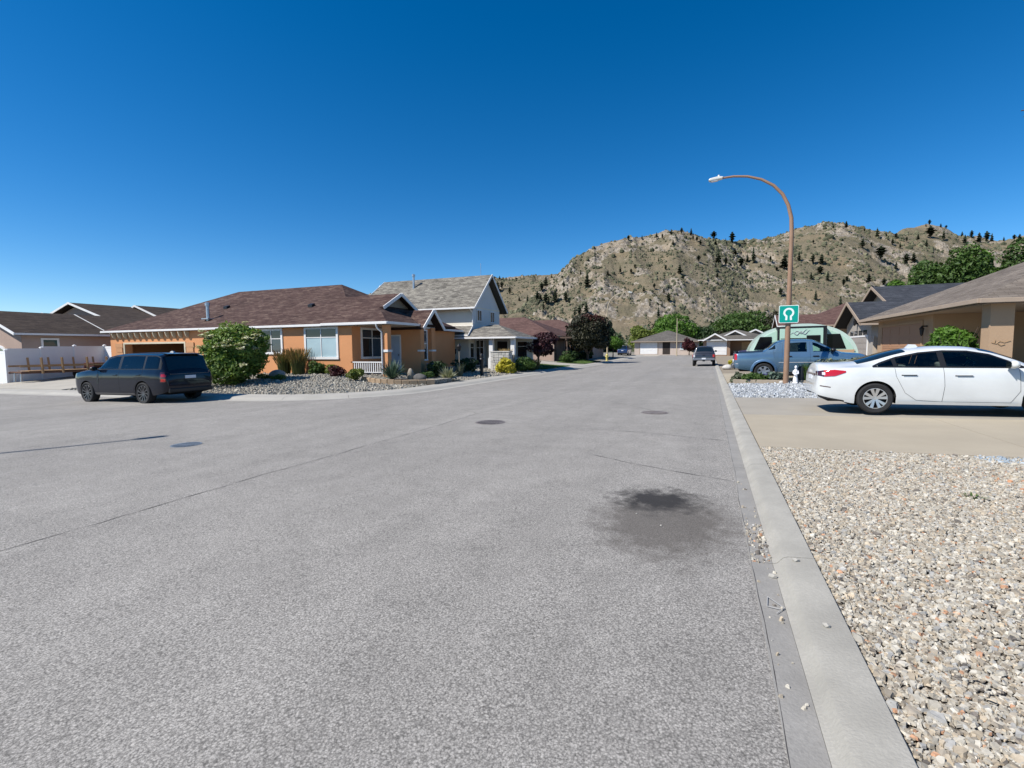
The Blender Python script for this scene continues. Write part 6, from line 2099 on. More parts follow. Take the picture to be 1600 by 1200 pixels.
def limbs(parent, h0, base_r, blobs, name='trunk', m=None, n=7, z0=-0.15):
    b = B()
    b.tube([(0, 0, z0), (0.02, 0.01, h0 * 0.5), (0, 0, h0)], [base_r * 1.25, base_r * 0.9, base_r * 0.75], 9)
    for i, q in enumerate(blobs[1:n + 1]):
        e = Vector((q[0], q[1], q[2]))
        s_ = Vector((0, 0, h0 * (0.85 + 0.03 * i)))
        mid = s_ * 0.5 + e * 0.5 + Vector((0, 0, 0.12 * h0))
        b.tube([s_ - Vector((0, 0, h0 * 0.15)), mid, e], [base_r * 0.55, base_r * 0.32, base_r * 0.1], 6)
    return b.build(name, m or M_bark, parent, smooth=50)
def tree(name, label, s, r, z, rx, rz_, trunk_h, leaf, n, m, seed, nb=9, tr=0.12, cat='tree', ry=None, group=None, cz=None, **kw):
    t = thing(name, label, cat, (s, r, z), random.uniform(0, 6), group)
    bl = make_blobs(0, 0, cz if cz is not None else trunk_h + rz_ * 0.8, rx, ry or rx, rz_, nb, seed)
    crown('crown', bl, n, leaf, m, seed, t, **kw)
    if trunk_h > 0:
        limbs(t, trunk_h, tr, bl)
    return t

L_green = leafmat('green_leaves', (0.022, 0.048, 0.012), (0.085, 0.15, 0.03), 0.25)
L_bright = leafmat('bright_green_leaves', (0.035, 0.085, 0.012), (0.13, 0.25, 0.035), 0.32)
L_lime = leafmat('lime_leaves', (0.07, 0.10, 0.015), (0.23, 0.28, 0.06), 0.3)
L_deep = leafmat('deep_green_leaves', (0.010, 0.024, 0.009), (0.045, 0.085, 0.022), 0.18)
L_purple = leafmat('purple_leaves', (0.016, 0.007, 0.010), (0.085, 0.028, 0.034), 0.22)
L_plumgreen = leafmat('plum_and_green_leaves', (0.010, 0.014, 0.008), (0.052, 0.050, 0.026), 0.15)
L_copper = leafmat('copper_leaves', (0.022, 0.010, 0.008), (0.105, 0.038, 0.026), 0.2)
L_yellow = leafmat('yellow_leaves', (0.28, 0.24, 0.02), (0.62, 0.56, 0.06), 0.25)
L_white = leafmat('cream_flowers', (0.55, 0.56, 0.36), (0.80, 0.79, 0.60), 0.2)
L_sage = leafmat('sage_leaves', (0.06, 0.075, 0.045), (0.20, 0.22, 0.14), 0.2)
L_blue = leafmat('blue_green_leaves', (0.03, 0.06, 0.045), (0.15, 0.21, 0.16), 0.2)
L_reed = leafmat('reed_stems', (0.05, 0.07, 0.02), (0.20, 0.20, 0.07), 0.25)
L_plume = leafmat('straw_plumes', (0.26, 0.17, 0.06), (0.48, 0.34, 0.15), 0.25)
L_lav = leafmat('lavender_flowers', (0.05, 0.045, 0.16), (0.17, 0.14, 0.36), 0.2)
L_maroon = leafmat('maroon_leaves', (0.022, 0.006, 0.008), (0.10, 0.022, 0.026), 0.22)

# ---- flowering elder beside the SUV
t = thing('flowering_bush', 'large green bush with cream flower clusters beside the dark SUV', 'bush', (-20.85, 16.3, lz(-20.85, 16.3)))
L_elder = leafmat('elder_leaves', (0.05, 0.095, 0.018), (0.19, 0.29, 0.055), 0.3)
bl = make_blobs(0, 0, 1.52, 1.55, 1.45, 1.62, 26, 8, 0.34)
bl += [(0.1, -0.5, 0.75, 1.35, 1.2, 0.72), (0, 0, 1.5, 1.36, 1.26, 1.42)]
crown('foliage', bl, 15000, 0.095, L_elder, 51, t, elong=1.8, shell=0.5, droop=0.2)
rg = np.random.RandomState(9)
for i in range(120):
    q = bl[rg.randint(1, len(bl))]
    d = rg.normal(0, 1, 3); d[2] = abs(d[2]) * 0.7 + 0.15; d[1] -= 0.5
    d /= np.linalg.norm(d)
    c_ = np.array(q[:3]) + d * np.array(q[3:6]) * 1.2
    rad = rg.uniform(0.13, 0.22)
    n = 46
    P_ = c_ + np.stack([np.clip(rg.normal(0, rad * 0.45, n), -rad, rad), np.clip(rg.normal(0, rad * 0.45, n), -rad, rad), rg.normal(0, rad * 0.16, n)], 1)
    V = []
    for p in P_:
        a = rg.normal(0, 1, 3); a[2] *= 0.3; a /= np.linalg.norm(a)
        b_ = np.cross(a, [0, 0, 1.0]); b_ /= np.linalg.norm(b_) + 1e-6
        V += [p - a * 0.055, p - b_ * 0.055, p + a * 0.055, p + b_ * 0.055]
    npmesh('flower_cluster', V, np.arange(4 * n).reshape(n, 4), L_white, np.repeat(rg.rand(n), 4), parent=t)
b = B()
for i in range(7):
    a = i * 0.9
    b.tube([(0.15 * math.cos(a), 0.15 * math.sin(a), -0.1), (0.4 * math.cos(a), 0.4 * math.sin(a), 0.7), (0.9 * math.cos(a), 0.9 * math.sin(a), 1.6)], [0.04, 0.03, 0.012], 6)
b.build('stem', M_bark, t, smooth=50)

# ---- reeds: upright stems with plumes
def reeds(name, label, s, r, z, h, spread, n, seed, plume=True, m=None, wid=0.012, lean=0.28, group=None, cat='ornamental grass', pm=None):
    rg = np.random.RandomState(seed)
    t = thing(name, label, cat, (s, r, z), 0, group)
    V, tt = [], []
    PV, pt = [], []
    for i in range(n):
        a = rg.uniform(0, 6.283); q = spread * 0.35 * rg.rand() ** 0.5
        p0 = np.array([math.cos(a) * q, math.sin(a) * q, -0.03])
        hh = h * rg.uniform(0.55, 1.0)
        d = np.array([math.cos(a), math.sin(a), 0]) * lean * hh * rg.uniform(0.2, 1.2)
        p1 = p0 + d * 0.35 + np.array([0, 0, hh * 0.6])
        p2 = p0 + d + np.array([0, 0, hh * (1 - 0.3 * lean)])
        sd = np.array([-math.sin(a + rg.uniform(-1, 1)), math.cos(a + rg.uniform(-1, 1)), 0]) * wid
        V += [p0 - sd, p0 + sd, p1 + sd, p1 - sd, p1 - sd, p1 + sd, p2 + sd * 0.2, p2 - sd * 0.2]
        tt += [rg.rand() * 0.7] * 4 + [rg.rand() * 0.5 + 0.5] * 4
        if plume and rg.rand() < 0.55:
            u = (p2 - p1); u /= np.linalg.norm(u)
            for k_ in range(3):
                e = rg.normal(0, 1, 3); e = np.cross(e, u); e /= np.linalg.norm(e)
                e *= 0.018
                c0, c1 = p2 - u * 0.22 * h / 1.3, p2 + u * 0.10 * h / 1.3
                PV += [c0, (c0 + c1) / 2 - e, c1, (c0 + c1) / 2 + e]
                pt += [rg.rand()] * 4
    npmesh('blades', V, np.arange(len(V)).reshape(-1, 4), m or L_reed, tt, parent=t)
    if PV:
        npmesh('plumes', PV, np.arange(len(PV)).reshape(-1, 4), pm or L_plume, pt, parent=t)
    return t
reeds('feather_grass', 'tall feather grass clump with straw plumes under the small window', -21.75, 20.0, lz(-21.75, 20.0), 1.55, 0.8, 420, 1)
reeds('feather_grass', 'tall feather grass clump with straw plumes by the big window', -20.75, 20.0, lz(-20.75, 20.0), 1.6, 0.85, 460, 2)
def shrub(name, label, s, r, z, rx, rz_, leaf, n, m, seed, cat='shrub', ry=None, nb=7, group=None, **kw):
    t = thing(name, label, cat, (s, r, z), 0, group)
    bl = make_blobs(0, 0, rz_ * 0.82, rx, ry or rx, rz_, nb, seed, 0.45)
    crown('foliage', bl, n, leaf, m, seed + 100, t, **kw)
    b = B()
    for i in range(5):
        a = i * 1.26 + seed
        b.tube([(0, 0, -0.05), (rx * 0.25 * math.cos(a), rx * 0.25 * math.sin(a), rz_ * 0.5), (rx * 0.5 * math.cos(a), rx * 0.5 * math.sin(a), rz_)], [0.02, 0.014, 0.006], 5)
    b.build('stem', M_bark, t)
    return t
Z = lz
shrub('green_shrub', 'leafy green shrub beside the tall grass under the big window', -19.55, 20.2, Z(-19.55, 20.2), 0.50, 0.42, 0.07, 1500, L_green, 3)
shrub('lime_shrub', 'loose lime green shrub below the orange wall corner', -18.6, 20.15, Z(-18.6, 20.15), 0.42, 0.36, 0.07, 1100, L_lime, 4)
shrub('barberry', 'dark maroon barberry in the gravel before the orange wall', -17.0, 18.9, Z(-17.0, 18.9), 0.42, 0.34, 0.05, 1700, L_maroon, 5)
shrub('golden_shrub', 'round golden green shrub in the gravel before the white railing', -15.3, 18.1, Z(-15.3, 18.1), 0.42, 0.36, 0.05, 1900, L_lime, 6)
shrub('ground_cover_plant', 'flat lime cushion plant before the boulder', -20.9, 17.9, Z(-20.9, 17.9), 0.40, 0.16, 0.05, 800, L_lime, 7, 'plant')
shrub('ground_cover_plant', 'flat lime cushion plant right of the boulder near the walk', -19.6, 17.6, Z(-19.6, 17.6), 0.38, 0.15, 0.05, 800, L_lime, 8, 'plant')
o = B().blob((0, 0, 0.14), (0.45, 0.28, 0.26), 4, 0.16, 3).build('boulder', mat('grey_boulder', (0.34, 0.32, 0.29), 0.9, 0.25, 5, 0.2, 40, 0.6, 12), smooth=50)
o.location = (-20.35, 18.3, Z(-20.35, 18.3)); o.rotation_euler = (0, -0.35, 0.3)
tag(o, 'pale grey boulder between two lime cushion plants', 'boulder')

# ---- raised bed of stone blocks with yucca
O = (-13.4, 18.9, Z(-13.4, 18.9))
bed = thing('raised_bed', 'low curved planting bed edged with tan stone blocks', 'planter', O)
M_block = mat('tan_wall_block', (0.42, 0.30, 0.19), 0.9, 0.18, 6, 0.2, 40, 0.5, 40)
arcp = []
for i in range(12):
    t_ = i / 11.0
    arcp.append((-15.05 + 3.15 * t_, 18.35 + 1.2 * t_ ** 1.4 - 0.45 * math.sin(math.pi * t_)))
for i in range(11):
    a, c_ = Vector(arcp[i]), Vector(arcp[i + 1])
    d = (c_ - a).normalized() * 0.008
    zb = min(Z(a.x, a.y), Z(c_.x, c_.y))
    B().bar((a.x + d.x, a.y + d.y, zb + 0.11), (c_.x - d.x, c_.y - d.y, zb + 0.11), 0.16, 0.24).build('block', M_block, bed, O, bevel=0.015)
poly = arcp + [(-11.9, 21.2), (-15.0, 20.3)]
b = B().prism(poly, O[2] - 0.02, O[2] + 0.16, 'z')
b.build('gravel_fill', M_gravel_left, bed, O)
def spiky(name, label, s, r, z, h, n, m, seed, wid=0.035, cat='plant'):
    rg = np.random.RandomState(seed)
    t = thing(name, label, cat, (s, r, z))
    V, tt = [], []
    for i in range(n):
        a = rg.uniform(0, 6.283); e = rg.uniform(0.15, 1.35)
        L = h * rg.uniform(0.75, 1.1)
        d = np.array([math.cos(a) * math.cos(e), math.sin(a) * math.cos(e), math.sin(e)])
        sd = np.array([-math.sin(a), math.cos(a), 0]) * wid
        p0, p1, p2 = np.array([0, 0, 0.02]), d * L * 0.55, d * L - np.array([0, 0, L * 0.12 * math.cos(e)])
        V += [p0 - sd * 0.5, p0 + sd * 0.5, p1 + sd, p1 - sd, p1 - sd, p1 + sd, p2 + sd * 0.08, p2 - sd * 0.08]
        tt += [rg.rand()] * 8
    npmesh('leaves', V, np.arange(len(V)).reshape(-1, 4), m, tt, parent=t)
    B().lathe([(0.06, -0.03), (0.05, 0.12), (0.0, 0.14)], seg=8).build('stem', M_bark, t)
    return t
spiky('yucca', 'spiky blue green yucca in the raised stone bed', -14.1, 19.35, O[2] + 0.16, 1.05, 150, L_blue, 3)
spiky('variegated_plant', 'pale variegated strappy plant beyond the raised bed', -11.95 - 0.4, 21.6, Z(-12.4, 21.6), 0.8, 150, leafmat('variegated_leaves', (0.18, 0.20, 0.11), (0.48, 0.47, 0.34), 0.2), 4, 0.04)
o = B().blob((0, 0, 0.22), (0.17, 0.15, 0.34), 11, 0.07, 3).build('standing_stone', mat('tan_boulder', (0.27, 0.235, 0.185), 0.9, 0.2, 5, 0.2, 40, 0.5, 14), smooth=50)
o.location = (-13.35, 19.75, O[2] + 0.14)
tag(o, 'upright rounded tan stone beside the yucca', 'boulder')
o = B().blob((0, 0, 0.10), (0.34, 0.2, 0.20), 12, 0.12, 3).build('dark_rock', mat('dark_rock_stone', (0.10, 0.095, 0.09), 0.9, 0.25, 6), smooth=50)
o.location = (-12.75, 19.6, O[2] + 0.15)
tag(o, 'dark low rock lying in the raised bed', 'boulder')
shrub('cushion_plant', 'small green cushion plant in the raised bed behind the dark rock', -12.9, 20.5, O[2] + 0.15, 0.34, 0.22, 0.05, 700, L_green, 12, 'plant')
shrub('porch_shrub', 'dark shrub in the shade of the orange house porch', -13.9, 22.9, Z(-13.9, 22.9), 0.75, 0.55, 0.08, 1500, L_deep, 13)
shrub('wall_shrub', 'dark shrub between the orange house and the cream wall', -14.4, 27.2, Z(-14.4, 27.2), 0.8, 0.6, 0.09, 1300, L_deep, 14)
# air conditioner by the entry bay
O = (-14.55, 23.9, Z(-14.55, 23.9))
ac = thing('air_conditioner', 'blue grey outdoor air conditioner unit by the entry gable', 'air conditioner', O)
M_ac = mat('ac_metal', (0.30, 0.33, 0.40), 0.5, 0.05, 3)
B().box(-14.85, -14.3, 23.55, 24.25, O[2], O[2] + 0.72).build('case', M_ac, ac, O, bevel=0.02)
for i in range(9):
    B().box(-14.82, -14.33, 23.535, 23.548, O[2] + 0.08 + i * 0.068, O[2] + 0.105 + i * 0.068).build('louvre', M_trimblk, ac, O)
B().lathe([(0.05, 0.723), (0.24, 0.723), (0.24, 0.74), (0.20, 0.745)], (-14.575, 23.9, O[2]), seg=20).build('fan_guard', M_trimblk, ac, O)

# fan trellis against the orange wall
O = (-22.0, 20.8, 0.35)
tr_ = thing('fan_trellis', 'small white fan trellis against the orange wall between the windows', 'trellis', O)
for i in range(5):
    u = (i - 2) / 2.0
    B().bar((-21.72 + u * 0.10, 20.80, 0.55), (-21.82 + u * 0.42, 20.80, 2.25), 0.03, 0.025).build('slat', M_trimcream, tr_, O)
for z, w in ((1.50, 0.30), (2.0, 0.42)):
    B().box(-21.80 - w, -21.80 + w, 20.76, 20.785, z, z + 0.05).build('cross_bar', M_trimcream, tr_, O)

# gravel bed of the cream house: bird feeder pole, dark figure, yellow shrub, stone wall
O = (-13.3, 24.6, Z(-13.3, 24.6))
fd = thing('garden_lantern', 'thin pole with small black lantern before the cream wall', 'lantern', O)
B().tube([(0, 0, -0.1), (0, 0, 1.55)], 0.025, 8).build('pole', M_woodgrey, fd)
B().lathe([(0.04, 1.5), (0.11, 1.56), (0.13, 1.72), (0.15, 1.76), (0.02, 1.92)], seg=10, cap=True).build('lamp_head', M_black, fd, smooth=30)
reeds('dry_vine', 'dry climbing stems around the thin lantern pole', -13.35, 24.7, Z(-13.35, 24.7), 0.95, 0.5, 120, 31, False, L_sage, 0.012, 0.3, None, 'plant')
o = B().lathe([(0.10, -0.1), (0.09, 0.4), (0.12, 0.9), (0.16, 1.0), (0.11, 1.08), (0.13, 1.2), (0.06, 1.34), (0.0, 1.36)], seg=12).build('garden_post', M_black, smooth=40)
o.location = (-12.75, 26.4, Z(-12.75, 26.4))
tag(o, 'short black ornamental post in the gravel before the cream house', 'post')
shrub('yellow_shrub', 'bright yellow shrub by the stone wall of the cream house', -12.6, 29.6, Z(-12.6, 29.6), 0.85, 0.6, 0.09, 2200, L_yellow, 15)
shrub('box_shrub', 'dense green shrub right of the grey stone wall', -12.3, 32.2, Z(-12.3, 32.2), 0.95, 0.62, 0.08, 2600, L_green, 16)
reeds('garden_grass', 'loose straw and green grass clump beside the purple tree', -12.2, 33.8, Z(-12.2, 33.8), 1.0, 0.8, 240, 33)
reeds('garden_grass', 'second straw grass clump close to the purple tree trunk', -12.4, 35.2, Z(-12.4, 35.2), 0.9, 0.7, 200, 34)
reeds('copper_grass', 'copper coloured dry grass behind the stone wall', -13.3, 31.4, Z(-13.3, 31.4) + 0.9, 0.85, 1.0, 300, 35, False, L_plume, 0.02, 0.3)
O = (-12.9, 31.0, Z(-12.9, 31.0))
sw = thing('stone_wall', 'low grey stone block wall with a pier before the cream house', 'wall', O)
M_gst = mat('grey_wall_stone', (0.40, 0.39, 0.37), 0.9, 0.22, 5, 0.2, 40, 0.5, 25)
M_gst2 = mat('pale_wall_stone', (0.50, 0.48, 0.44), 0.9, 0.2, 5, 0.2, 40, 0.5, 25)
b = B().box(-13.9, -12.75, 30.55, 30.85, O[2] - 0.1, O[2] + 1.28).box(-13.2, -12.8, 31.9, 32.1, O[2] - 0.1, O[2] + 1.2)
b.build('mortar_core', M_conc, sw, O)
rgx = random.Random(4)
zc_ = O[2] - 0.05
row = 0
while zc_ < O[2] + 1.25:
    hh = rgx.uniform(0.15, 0.22)
    s_ = -14.0
    while s_ < -12.62:
        ww = rgx.uniform(0.2, 0.38)
        B().box(s_, min(s_ + ww - 0.015, -12.6), 30.40, 30.56, zc_, zc_ + hh - 0.015).build('stone', M_gst if rgx.random() < 0.5 else M_gst2, sw, O, bevel=0.015)
        s_ += ww
    B().box(-12.76, -12.60, 30.56, 30.95, zc_, zc_ + hh - 0.015).build('stone', M_gst2, sw, O, bevel=0.015)
    zc_ += hh
    row += 1
B().box(-14.05, -12.55, 30.36, 30.98, zc_, zc_ + 0.07).build('coping', M_gst2, sw, O, bevel=0.012)

# ---- trees along the left
tree('purple_plum_tree', 'small purple leaved tree on the lawn before the plum brown roof', -13.0, 37.6, Z(-13.0, 37.6), 1.95, 1.15, 1.15, 0.13, 5600, L_purple, 21, 11, 0.10, droop=0.2)
tree('dark_plum_tree', 'broad dark plum and green tree on the grass mound by the far lamp', -12.9, 54.6, Z(-12.9, 54.6) + 0.2, 2.55, 2.45, 0.9, 0.16, 13000, L_plumgreen, 22, 14, 0.16, cz=3.05)
crown('crown_top', make_blobs(0, 0, 4.1, 2.0, 2.0, 1.3, 9, 222, 0.45), 4200, 0.16, L_copper, 223, [q for q in bpy.data.objects if q.name.startswith('dark_plum_tree')][0])
shrub('lawn_shrub', 'round green shrub at the foot of the pergola', -14.2, 50.2, Z(-14.2, 50.2), 0.8, 0.55, 0.09, 1500, L_green, 23)
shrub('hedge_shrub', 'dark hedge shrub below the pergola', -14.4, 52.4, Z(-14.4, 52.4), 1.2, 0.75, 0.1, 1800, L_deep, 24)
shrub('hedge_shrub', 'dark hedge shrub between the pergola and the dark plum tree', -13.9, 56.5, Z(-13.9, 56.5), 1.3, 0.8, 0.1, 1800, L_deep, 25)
tree('young_maple', 'young light green tree beyond the dark plum tree', -13.2, 72.0, Z(-13.2, 72), 1.6, 1.3, 1.2, 0.16, 2600, L_bright, 26, 7, 0.08)
# behind the orange roof and at the far left
tree('far_left_tree', 'tree top beyond the stepped gables', -96.0, 36.0, -1.2, 3.0, 3.0, 3.5, 0.3, 2500, L_green, 27)
tree('back_tree', 'green tree top between the orange and the two storey roofs', -43.0, 60.0, -0.6, 2.2, 2.6, 4.2, 0.25, 2600, L_green, 28)
# ---- trees closing the street
tree('bright_maple', 'bright green rounded tree behind the grey hip roof', -7.4, 112.0, 0.0, 4.9, 4.2, 1.8, 0.30, 9000, L_bright, 31, 13, 0.3)
tree('lime_tree', 'yellow green tree left of the bright maple', -13.8, 109.0, 0.0, 3.2, 3.0, 1.4, 0.26, 4600, L_lime, 32, 10, 0.2)
tree('shade_tree', 'dark green tree right of the bright maple', -1.8, 114.0, 0.0, 3.4, 3.0, 1.2, 0.28, 4600, L_deep, 33, 9, 0.2)
tree('plum_tree', 'brownish plum tree between the dark trees behind the far gables', 0.9, 117.0, 0.0, 3.0, 2.9, 1.2, 0.26, 3800, L_plumgreen, 34, 9, 0.2)
tree('broad_dark_tree', 'broad dark green tree behind the white gabled house', 7.2, 121.0, 0.0, 7.0, 4.4, 1.8, 0.32, 11000, L_green, 35, 15, 0.35)
tree('copper_tree', 'dark copper tree beside the broad dark tree', 14.6, 120.0, 0.0, 4.0, 4.2, 1.6, 0.3, 5600, L_plumgreen, 36, 10, 0.25)
tree('small_maroon_tree', 'small maroon tree before the grey hip house', -3.2, 88.5, 0.35, 1.35, 1.35, 0.6, 0.16, 2600, L_maroon, 37, 8, 0.08)
for i, (s, r, h, w, lab) in enumerate(((-19.0, 100.0, 7.4, 0.28, 'broad green spruce at the street end beside the lime tree'), (-22.6, 106.0, 8.4, 0.24, 'blue green spruce beyond the far lamp post'), (-27.5, 112.0, 9.0, 0.2, 'tall spruce behind the dark plum tree'), (-31.5, 118.0, 9.6, 0.2, 'tall spruce above the second plum brown roof'))):
    V, F, t_ = conifer(70 + i, w, 1500)
    c_ = thing('spruce_tree', lab, 'tree', (s, r, -0.2))
    o = npmesh('crown', V * np.array([h, h, h]), F, leafmat('spruce_needles_%d' % i, (0.012, 0.026, 0.016), (0.045, 0.075, 0.04), 0.08) if i == 0 else bpy.data.materials['spruce_needles_0'], t_, parent=c_)
    B().tube([(0, 0, -0.2), (0, 0, h * 0.8)], [0.16, 0.03], 7).build('trunk', M_bark, c_)
for i, (s, r) in enumerate(((-52, 118), (-47, 124), (-42, 120), (-37, 126))):
    tree('pale_willow', ('pale green bush beyond the plum brown roof, first of four from the pale gable', 'pale green bush beyond the plum brown roof, second of four from the pale gable', 'pale green bush beyond the plum brown roof, third of four from the pale gable', 'pale green bush beyond the plum brown roof, fourth of four from the pale gable')[i], s, r, 0, 3.2, 3.4, 1.5, 0.3, 2600, L_lime if i % 2 else L_bright, 80 + i, 8, 0.2)
# valley floor trees at the foot of the hill: a mass nobody could count
rg = np.random.RandomState(5)
bl = []
for i in range(150):
    a = rg.uniform(-0.42, 0.75)
    d = rg.uniform(175, 290)
    h = rg.uniform(3.0, 7.5)
    bl.append((math.sin(a) * d - 20, math.cos(a) * d, h * 0.9, rg.uniform(2, 4.5), rg.uniform(2, 4.5), h))
struct(crown('valley_trees', bl, 26000, 0.75, L_sage, 61), 'stuff', 'band of distant trees along the foot of the dry hill', 'trees')
bl = [(q[0] + rg.uniform(-9, 9), q[1] + rg.uniform(-9, 9), q[2], q[3], q[4], q[5] * 1.1) for q in bl[::2]]
struct(crown('valley_trees', bl, 16000, 0.75, L_deep, 62), 'stuff', 'darker distant trees mixed into the band below the hill', 'trees')
# ---- evergreen row behind the right houses
for i, (s, r, w, h) in enumerate(((18.4, 62, 2.3, 8.4), (20.6, 63, 3.0, 10.9), (22.9, 61, 3.1, 11.2), (25.2, 63, 3.2, 11.6), (27.6, 61, 3.2, 11.7), (30.2, 62, 3.3, 12.0), (33.4, 61, 3.4, 12.2))):
    tree('dense_green_tree', 'dense green tree in the row behind the dark roofed house' , s, r, 0.3, w, h * 0.46, h * 0.16, 0.20, 12500, L_green if i % 3 else L_bright, 90 + i, 12, 0.25, group='dense trees behind the dark roofed house', cz=h * 0.52)
# ---- shrub against the porch of the tan house
t = thing('porch_bush', 'arching light green bush before the porch of the tan house', 'bush', (8.05, 22.0, gz(8.0, 22.0)))
bl = make_blobs(0, 0, 1.15, 0.75, 1.0, 0.85, 11, 17, 0.36)
crown('foliage', bl, 4600, 0.10, L_bright, 171, t, elong=1.9, shell=0.35, droop=0.3)
b = B()
for i in range(9):
    a = i * 0.75
    b.tube([(0, 0, -0.1), (0.35 * math.cos(a), 0.45 * math.sin(a), 0.9), (0.72 * math.cos(a), 0.95 * math.sin(a), 1.75 + 0.2 * math.sin(i))], [0.025, 0.018, 0.006], 5)
b.build('stem', M_bark, t)

# ================================================================= PLANTING BED BY THE LAMP
edge = B().box(0.95, 8.0, 22.32, 22.46, gz(4, 22.4) - 0.14, gz(4, 22.4) + 0.10).build('timber_edging', mat('sun_bleached_timber', (0.34, 0.28, 0.21), 0.85, 0.15, 4), bevel=0.01)
tag(edge, 'bleached timber edging between the blue gravel and the flower bed', 'edging')
shrub('bed_shrub', 'green and white leafed shrub at the kerb end of the flower bed', 1.55, 22.95, gz(1.5, 23), 0.60, 0.26, 0.08, 1500, L_green, 41)
shrub('variegated_shrub', 'variegated grey green shrub beside the timber edging', 1.15, 22.8, gz(1.1, 22.8), 0.36, 0.28, 0.09, 500, L_sage, 42)
shrub('lavender', 'lavender in violet flower before the pickup wheel', 2.35, 23.0, gz(2.3, 23), 0.36, 0.25, 0.05, 1000, L_lav, 43, 'flowers')
shrub('catmint', 'grey green catmint left of the lamp post', 2.5, 22.75, gz(2.5, 22.75), 0.42, 0.28, 0.07, 1100, L_blue, 44, 'flowers')
shrub('low_green_plant', 'low green plant between the lavender and the lamp post', 2.05, 22.7, gz(2.0, 22.7), 0.35, 0.22, 0.07, 700, L_green, 45, 'plant')
reeds('bed_grass', 'upright green plant right of the white statue', 3.75, 22.75, gz(3.7, 22.75), 0.95, 0.6, 220, 46, False, L_green, 0.02, 0.25, None, 'plant')
shrub('grey_bush', 'feathery grey green bush between the sedan and the pickup', 5.3, 22.9, gz(5.3, 22.9), 1.15, 0.62, 0.08, 2600, L_sage, 47, 'bush')
shrub('grey_bush', 'smaller feathery grey bush right of the statue', 4.4, 23.0, gz(4.4, 23.0), 0.6, 0.5, 0.08, 1200, L_sage, 48, 'bush')
shrub('yellow_flowers', 'yellow flowers at the kerb beyond the blue pickup', 1.7, 38.0, gz(1.7, 38), 0.45, 0.42, 0.10, 600, L_yellow, 49, 'flowers')
o = B().blob((0, 0, 0.12), (0.32, 0.26, 0.2), 15, 0.12, 3).build('pale_boulder', M_gst2, smooth=50)
o.location = (1.2, 37.4, gz(1.2, 37.4)); tag(o, 'pale boulder beside the yellow flowers beyond the pickup', 'boulder')
for i, (s, r) in enumerate(((2.72, 22.2), (3.02, 22.18))):
    o = B().blob((0, 0, 0.05), (0.09, 0.08, 0.08), 16 + i, 0.1, 2).build('edging_stone', M_gst2, smooth=50)
    o.location = (s, r, gz(s, r))
    tag(o, ('pale round stone left of the lamp post foot', 'pale round stone right of the lamp post foot')[i], 'stone')
reeds('weed', 'small green weed growing through the pale chips of the verge', 2.45, 6.05, gz(2.45, 6.05), 0.09, 0.22, 60, 50, False, L_green, 0.006, 0.6, None, 'weed')
# white garden statue and dark bollard
O = (3.22, 22.2, gz(3.2, 22.2))
st = thing('garden_statue', 'small white garden statue of a standing figure beside the lamp post', 'statue', O)
M_st = mat('white_statue', (0.72, 0.72, 0.74), 0.7, 0.08, 8)
B().lathe([(0.12, 0.0), (0.12, 0.05), (0.095, 0.07), (0.09, 0.12)], seg=16, cap=True).build('plinth', M_st, st, smooth=35)
b = B().lathe([(0.095, 0.12), (0.085, 0.2), (0.06, 0.34), (0.075, 0.46), (0.085, 0.53), (0.04, 0.585), (0.03, 0.61)], seg=14)
b.tube([(0.07, -0.02, 0.53), (0.085, -0.07, 0.42), (0.0, -0.10, 0.38)], [0.03, 0.026, 0.02], 7)
b.tube([(-0.07, -0.02, 0.53), (-0.10, -0.06, 0.44), (-0.03, -0.11, 0.36)], [0.03, 0.026, 0.02], 7)
b.build('figure', M_st, st, smooth=50)
B().blob((0, -0.01, 0.67), (0.05, 0.058, 0.07), 2, 0.03, 2).build('head', M_st, st, smooth=60)
o = B().lathe([(0.13, -0.05), (0.13, 0.62), (0.10, 0.68), (0.0, 0.70)], seg=16).build('dark_bollard', M_trimblk, smooth=35)
o.location = (3.48, 22.65, gz(3.4, 22.6)); tag(o, 'dark round post right behind the white statue', 'post')

# ================================================================= STREET LAMPS, SIGN, HYDRANT
M_pole = mat('tan_painted_steel', (0.27, 0.165, 0.105), 0.5, 0.08, 3)
M_pole2 = mat('pale_tan_steel', (0.40, 0.33, 0.22), 0.5, 0.08, 3)
M_lampw = mat('lamp_housing', (0.62, 0.62, 0.58), 0.45, 0.05, 4)
def lamp(name, label, s, r, z, rot, m):
    """arm reaches along local -x"""
    t = thing(name, label, 'street lamp', (s, r, z), rot, None)
    b = B().lathe([(0.125, -0.2), (0.115, 0.05), (0.108, 0.1)], seg=14)
    pts_ = [(0, 0, -0.1), (0.01, 0, 2.2), (0.02, 0, 4.4), (0.03, 0, 6.0), (0.0, 0, 6.6), (-0.12, 0, 7.1), (-0.33, 0, 7.55), (-0.66, 0, 7.93), (-1.1, 0, 8.22), (-1.6, 0, 8.40), (-2.1, 0, 8.47), (-2.55, 0, 8.46)]
    b.tube(pts_, [0.105, 0.098, 0.088, 0.080, 0.074, 0.068, 0.062, 0.056, 0.050, 0.045, 0.042, 0.040], 14)
    b.build('pole', m, t, smooth=50)
    b = B().prism([(-2.48, 8.50), (-2.52, 8.42), (-3.0, 8.38), (-3.06, 8.42), (-3.0, 8.49), (-2.7, 8.53)], -0.11, 0.11, 'y')
    h = b.build('lamp_head', M_lampw, t, bevel=0.03)
    B().lathe([(0.04, 8.52), (0.04, 8.60), (0.0, 8.61)], (-2.66, 0, 0), seg=10).build('photocell', M_lampw, h)
    B().prism([(-2.66, 8.41), (-2.98, 8.385), (-2.94, 8.355), (-2.7, 8.375)], -0.085, 0.085, 'y').build('lens', M_clear, h)
    return t
